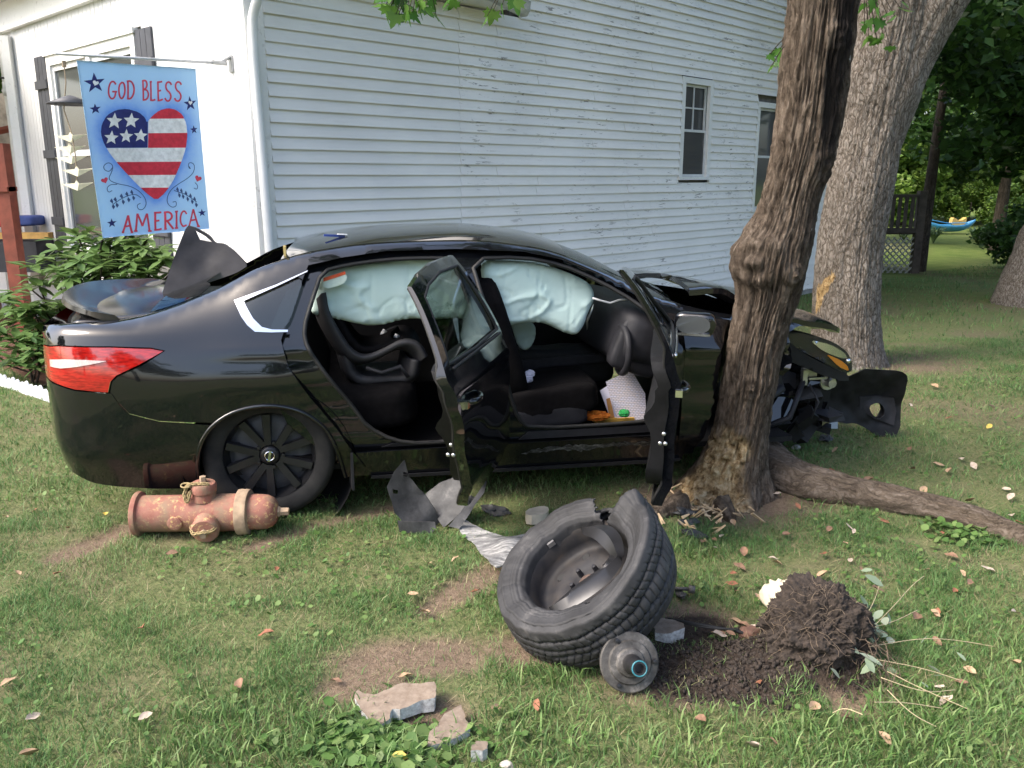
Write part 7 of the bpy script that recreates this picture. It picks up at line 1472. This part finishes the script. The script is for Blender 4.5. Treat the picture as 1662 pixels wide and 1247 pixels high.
q = ypt(15, 398, 10.2); m = MB(); m.box((0, 0, -.25), (.9, .5, .35)); o = m.build('planter_box', M['rattan'], None, False, (q[0], 10.2, 1.05)); setp(o, 'dark planter box on the porch behind the red post', 'planter'); q = ypt(20, 382, 10.1); m = MB(); m.box((0, 0, 0), (.95, .12, .07)); o = m.build('yellow_plank', simple('yellow_wood', (.55, .33, .10), .6), None, False, (q[0], 10.05, q[2])); setp(o, 'yellow plank edge of a porch table', 'plank')
for k, (px, py, c, lb, d) in enumerate(((10, 360, (.45, .03, .04), 'red cushion on the porch', (.5, .3, .12)), (42, 358, (.05, .08, .25), 'blue cushion on the porch', (.35, .3, .12)))):
    q = ypt(px, py, 10.4); V = []; cush = cushion('cushion', (0, 0, 0), d, simple('cushion%d' % k, c, .85), pr); cush.parent = None; cush.location = tuple(q); setp(cush, lb, 'cushion')
# porch background wall, posts and string lights
m = MB(); q = ypt(30, 300, 12.6); m.box((q[0] - 1.5, 12.8, 1.4), (4.4, .1, 2.9)); o = m.build('porch_wall', simple('weathered_porch_wall', (.34, .31, .28), .8, 0, .5, 5)); setp(o, 'weathered wall at the back of the porch', 'wall')
sl = thing('string_lights', 'string of clear bulbs hanging under the porch roof', 'string lights', tuple(ypt(0, 130, 10.8))); L0 = ypt(0, 130, 10.8); m = MB(); m.tube(chaikin(np.array([ypt(-60, 105, 10.8), ypt(0, 128, 10.8), ypt(20, 125, 10.8), ypt(36, 150, 10.8)]), 2, False) - L0, .012, 5); m.build('wire', M['rubber'], sl)
for px, py in ((8, 138), (22, 138), (27, 160), (-14, 128)):
    m = MB(); m.lathe([(0, .03), (.03, .03), (.03, -.03), (.045, -.07), (.03, -.12), (0, -.13)], 12, None, ypt(px, py, 10.8) - L0); m.build('bulb', simple('clear_bulb', (.5, .5, .46), .15), sl, True)
m = MB(); q = ypt(33, 300, 10.6); 
for dx in (-.5, .0, .25): m.box((q[0] + dx, 10.7 + .3 * abs(dx), 1.6), (.1, .1, 3.4))
o = m.build('porch_posts', M['trim']); setp(o, 'white porch posts at the back of the porch', 'porch post')
m = MB(); m.box((-9.2, 10.6, 3.42), (5.4, 3.4, .22)); o = m.build('porch_beam', M['trim']); setp(o, 'white painted porch ceiling beam left of the house corner', 'beam')
# ================================================================ BACK YARD ON THE RIGHT
M['oldwood'] = simple('dark_weathered_wood', (.075, .06, .048), .9, 0, .35, 8); dk = thing('deck', 'dark weathered wooden deck rail with lattice skirt behind the grey tree', 'deck', (8.0, 18.6, -.45)); L0 = np.array([8.0, 18.6, -.45]); YD = 18.4
x0, x1 = ypt(1408, 380, YD)[0], ypt(1490, 380, YD)[0]; zt, zb = ypt(0, 318, YD)[2], ypt(0, 374, YD)[2]; zg = -.55
m = MB(); m.box(np.array([(x0 + x1) / 2, YD, zt]) - L0, (x1 - x0, .14, .06)); m.build('hand_rail', M['oldwood'], dk); m = MB(); m.box(np.array([(x0 + x1) / 2, YD, zb]) - L0, (x1 - x0, .12, .10)); m.build('bottom_rail', M['oldwood'], dk)
n = 8
for k in range(n): m = MB(); m.box(np.array([x0 + (x1 - x0) * (k + .5) / n, YD - .05, (zt + zb) / 2]) - L0, (.07, .03, zt - zb - .05)); m.build('baluster', M['oldwood'], dk)
m = MB(); m.box(np.array([x1, YD, (zt + zg) / 2]) - L0, (.16, .16, zt - zg + .2)); m.build('post', M['oldwood'], dk); m = MB(); m.box(np.array([(x0 + x1) / 2, YD + 1.2, zb - .06]) - L0, (x1 - x0, 2.4, .05)); m.build('deck_board', M['oldwood'], dk)
M['lattice'] = simple('grey_white_lattice', (.42, .41, .36), .85, 0, .2, 9); lz0, lz1 = zg + .02, zb - .15; W_ = x1 - x0
for sg in (-1, 1):
    for k in range(-8, 18):
        xa = x0 + k * .13; P = []; 
        a = np.array([xa, lz0]); b = np.array([xa + sg * (lz1 - lz0), lz1]); lo, hi = min(a[0], b[0]), max(a[0], b[0])
        if hi > x0 + .05 and lo < x1 - .05:
            for e_, q_ in ((a, b), (b, a)):
                xx_ = min(max(e_[0], x0), x1); e_[1] = e_[1] + (q_[1] - e_[1]) * ((xx_ - e_[0]) / (q_[0] - e_[0])) if q_[0] != e_[0] else e_[1]; e_[0] = xx_
            m = MB(); m.tube([np.array([a[0], YD - .03 * sg, a[1]]) - L0, np.array([b[0], YD - .03 * sg, b[1]]) - L0], .016, 4); m.build('lattice_slat', M['lattice'], dk)
# blue boat with yellow seat
bp = gpt(1540, 376, -.35); bt_ = thing('blue_canoe', 'blue plastic canoe with a yellow seat resting beyond the deck', 'canoe', (bp[0], bp[1], -.4)); M['blue'] = simple('blue_plastic_hull', (.05, .26, .50), .4, 0, .12, 4, 0, 60, True); n = 25; V = []; Lc = .98
for i in range(n):
    f = -1 + 2 * i / (n - 1); w = .34 * (1 - abs(f) ** 2.4) + .012; sh_ = .22 * abs(f) ** 3
    for a in np.linspace(-math.pi / 2, math.pi / 2, 11): V.append((f * Lc, w * math.sin(a), .30 + sh_ - .26 * math.cos(a) * (1 - .6 * abs(f) ** 3)))
o = obj('hull', V, grid_faces(n, 11), M['blue'], bt_, True); o.modifiers.new('thick', 'SOLIDIFY').thickness = .03
M['yel'] = simple('yellow_plastic', (.62, .42, .13), .5, 0, .1, 6)
m = MB(); V2, T = cdt(chaikin([(.0, .28), (.55, .28), (.58, .62), (.45, .5), (.3, .46), (.15, .55), (.05, .6)], 1), (), .08); f = np.stack([V2[:, 0], np.full(len(V2), -.12), V2[:, 1]], 1); V, F = slab(f, f + np.array([0, .24, 0]), orient(f, T, (0, -1, 0))); obj('seat', V, F, M['yel'], bt_, False); m.tube([(-.9, -.1, .52), (-.2, -.2, .38), (.5, -.34, .40)], .02, 6); m.build('gunwale_rope', M['blue'], bt_)
# strappy clumps round the boat
M['strap'] = leafmat('strappy_leaf', [(0, (.05, .10, .045)), (1, (.13, .19, .10))], .2, .5)
def strappy(px, py, r, n, seed, lb):
    p = gpt(px, py, -.4); rs = np.random.default_rng(seed); V = []; F = []
    for k in range(n):
        a = rs.random() * 6.283; L = r * (.6 + .6 * rs.random()); w = .02; d = np.array([math.cos(a), math.sin(a), 0]); nn = np.array([-d[1], d[0], 0]); b0 = len(V)
        for j in range(5): t_ = j / 4; c = d * L * t_ + np.array([0, 0, L * .9 * math.sin(t_ * 2.2)]) ; V += [c - nn * w * (1 - t_ * .85), c + nn * w * (1 - t_ * .85)]
        F += [(b0 + 2 * j, b0 + 2 * j + 1, b0 + 2 * j + 3, b0 + 2 * j + 2) for j in range(4)]
    o = obj('daylily_clump', V, F, M['strap'], None, True, (p[0], p[1], -.42)); setp(o, lb, 'plant', 'strappy clumps round the canoe')
strappy(1515, 394, .55, 130, 3, 'strappy leaved clump in front of the blue canoe'); strappy(1610, 396, .55, 130, 4, 'strappy leaved clump right of the blue canoe'); strappy(1580, 388, .4, 80, 6, 'small strappy clump beside the canoe end'); strappy(1465, 392, .4, 70, 5, 'strappy clump behind the deck lattice')
# undergrowth shrubs between boat and field
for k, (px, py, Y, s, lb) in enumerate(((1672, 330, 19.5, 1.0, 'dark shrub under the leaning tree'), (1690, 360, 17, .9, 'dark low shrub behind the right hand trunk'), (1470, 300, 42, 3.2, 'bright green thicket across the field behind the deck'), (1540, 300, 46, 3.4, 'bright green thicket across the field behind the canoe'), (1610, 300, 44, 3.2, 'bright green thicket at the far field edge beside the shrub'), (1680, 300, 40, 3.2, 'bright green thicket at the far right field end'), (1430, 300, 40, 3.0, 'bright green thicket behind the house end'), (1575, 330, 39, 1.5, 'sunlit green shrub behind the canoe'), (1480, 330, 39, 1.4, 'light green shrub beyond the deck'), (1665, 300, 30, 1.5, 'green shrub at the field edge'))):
    p = ypt(px, py, Y); me = leaf_cloud('foliage', blob_clumps((0, 0, .7 * s), .9 * s, 30 if s < 2 else 90, .2 * max(1, s * .7), .4 * max(1, s * .7), 200 + k), 70, .13 if s < 2 else .26, DK if k in (0, 1) else SUNLIT_COLS, 210 + k); sh_ = thing('shrub', lb, 'shrub', (p[0], p[1], float(gz(p[0], p[1])))); link('foliage', me, M['leaf_dark'], sh_); m = MB(); m.tube([(0, 0, -.1), (.05, 0, .7 * s)], .03, 6); m.build('stem', M['bark3'], sh_)
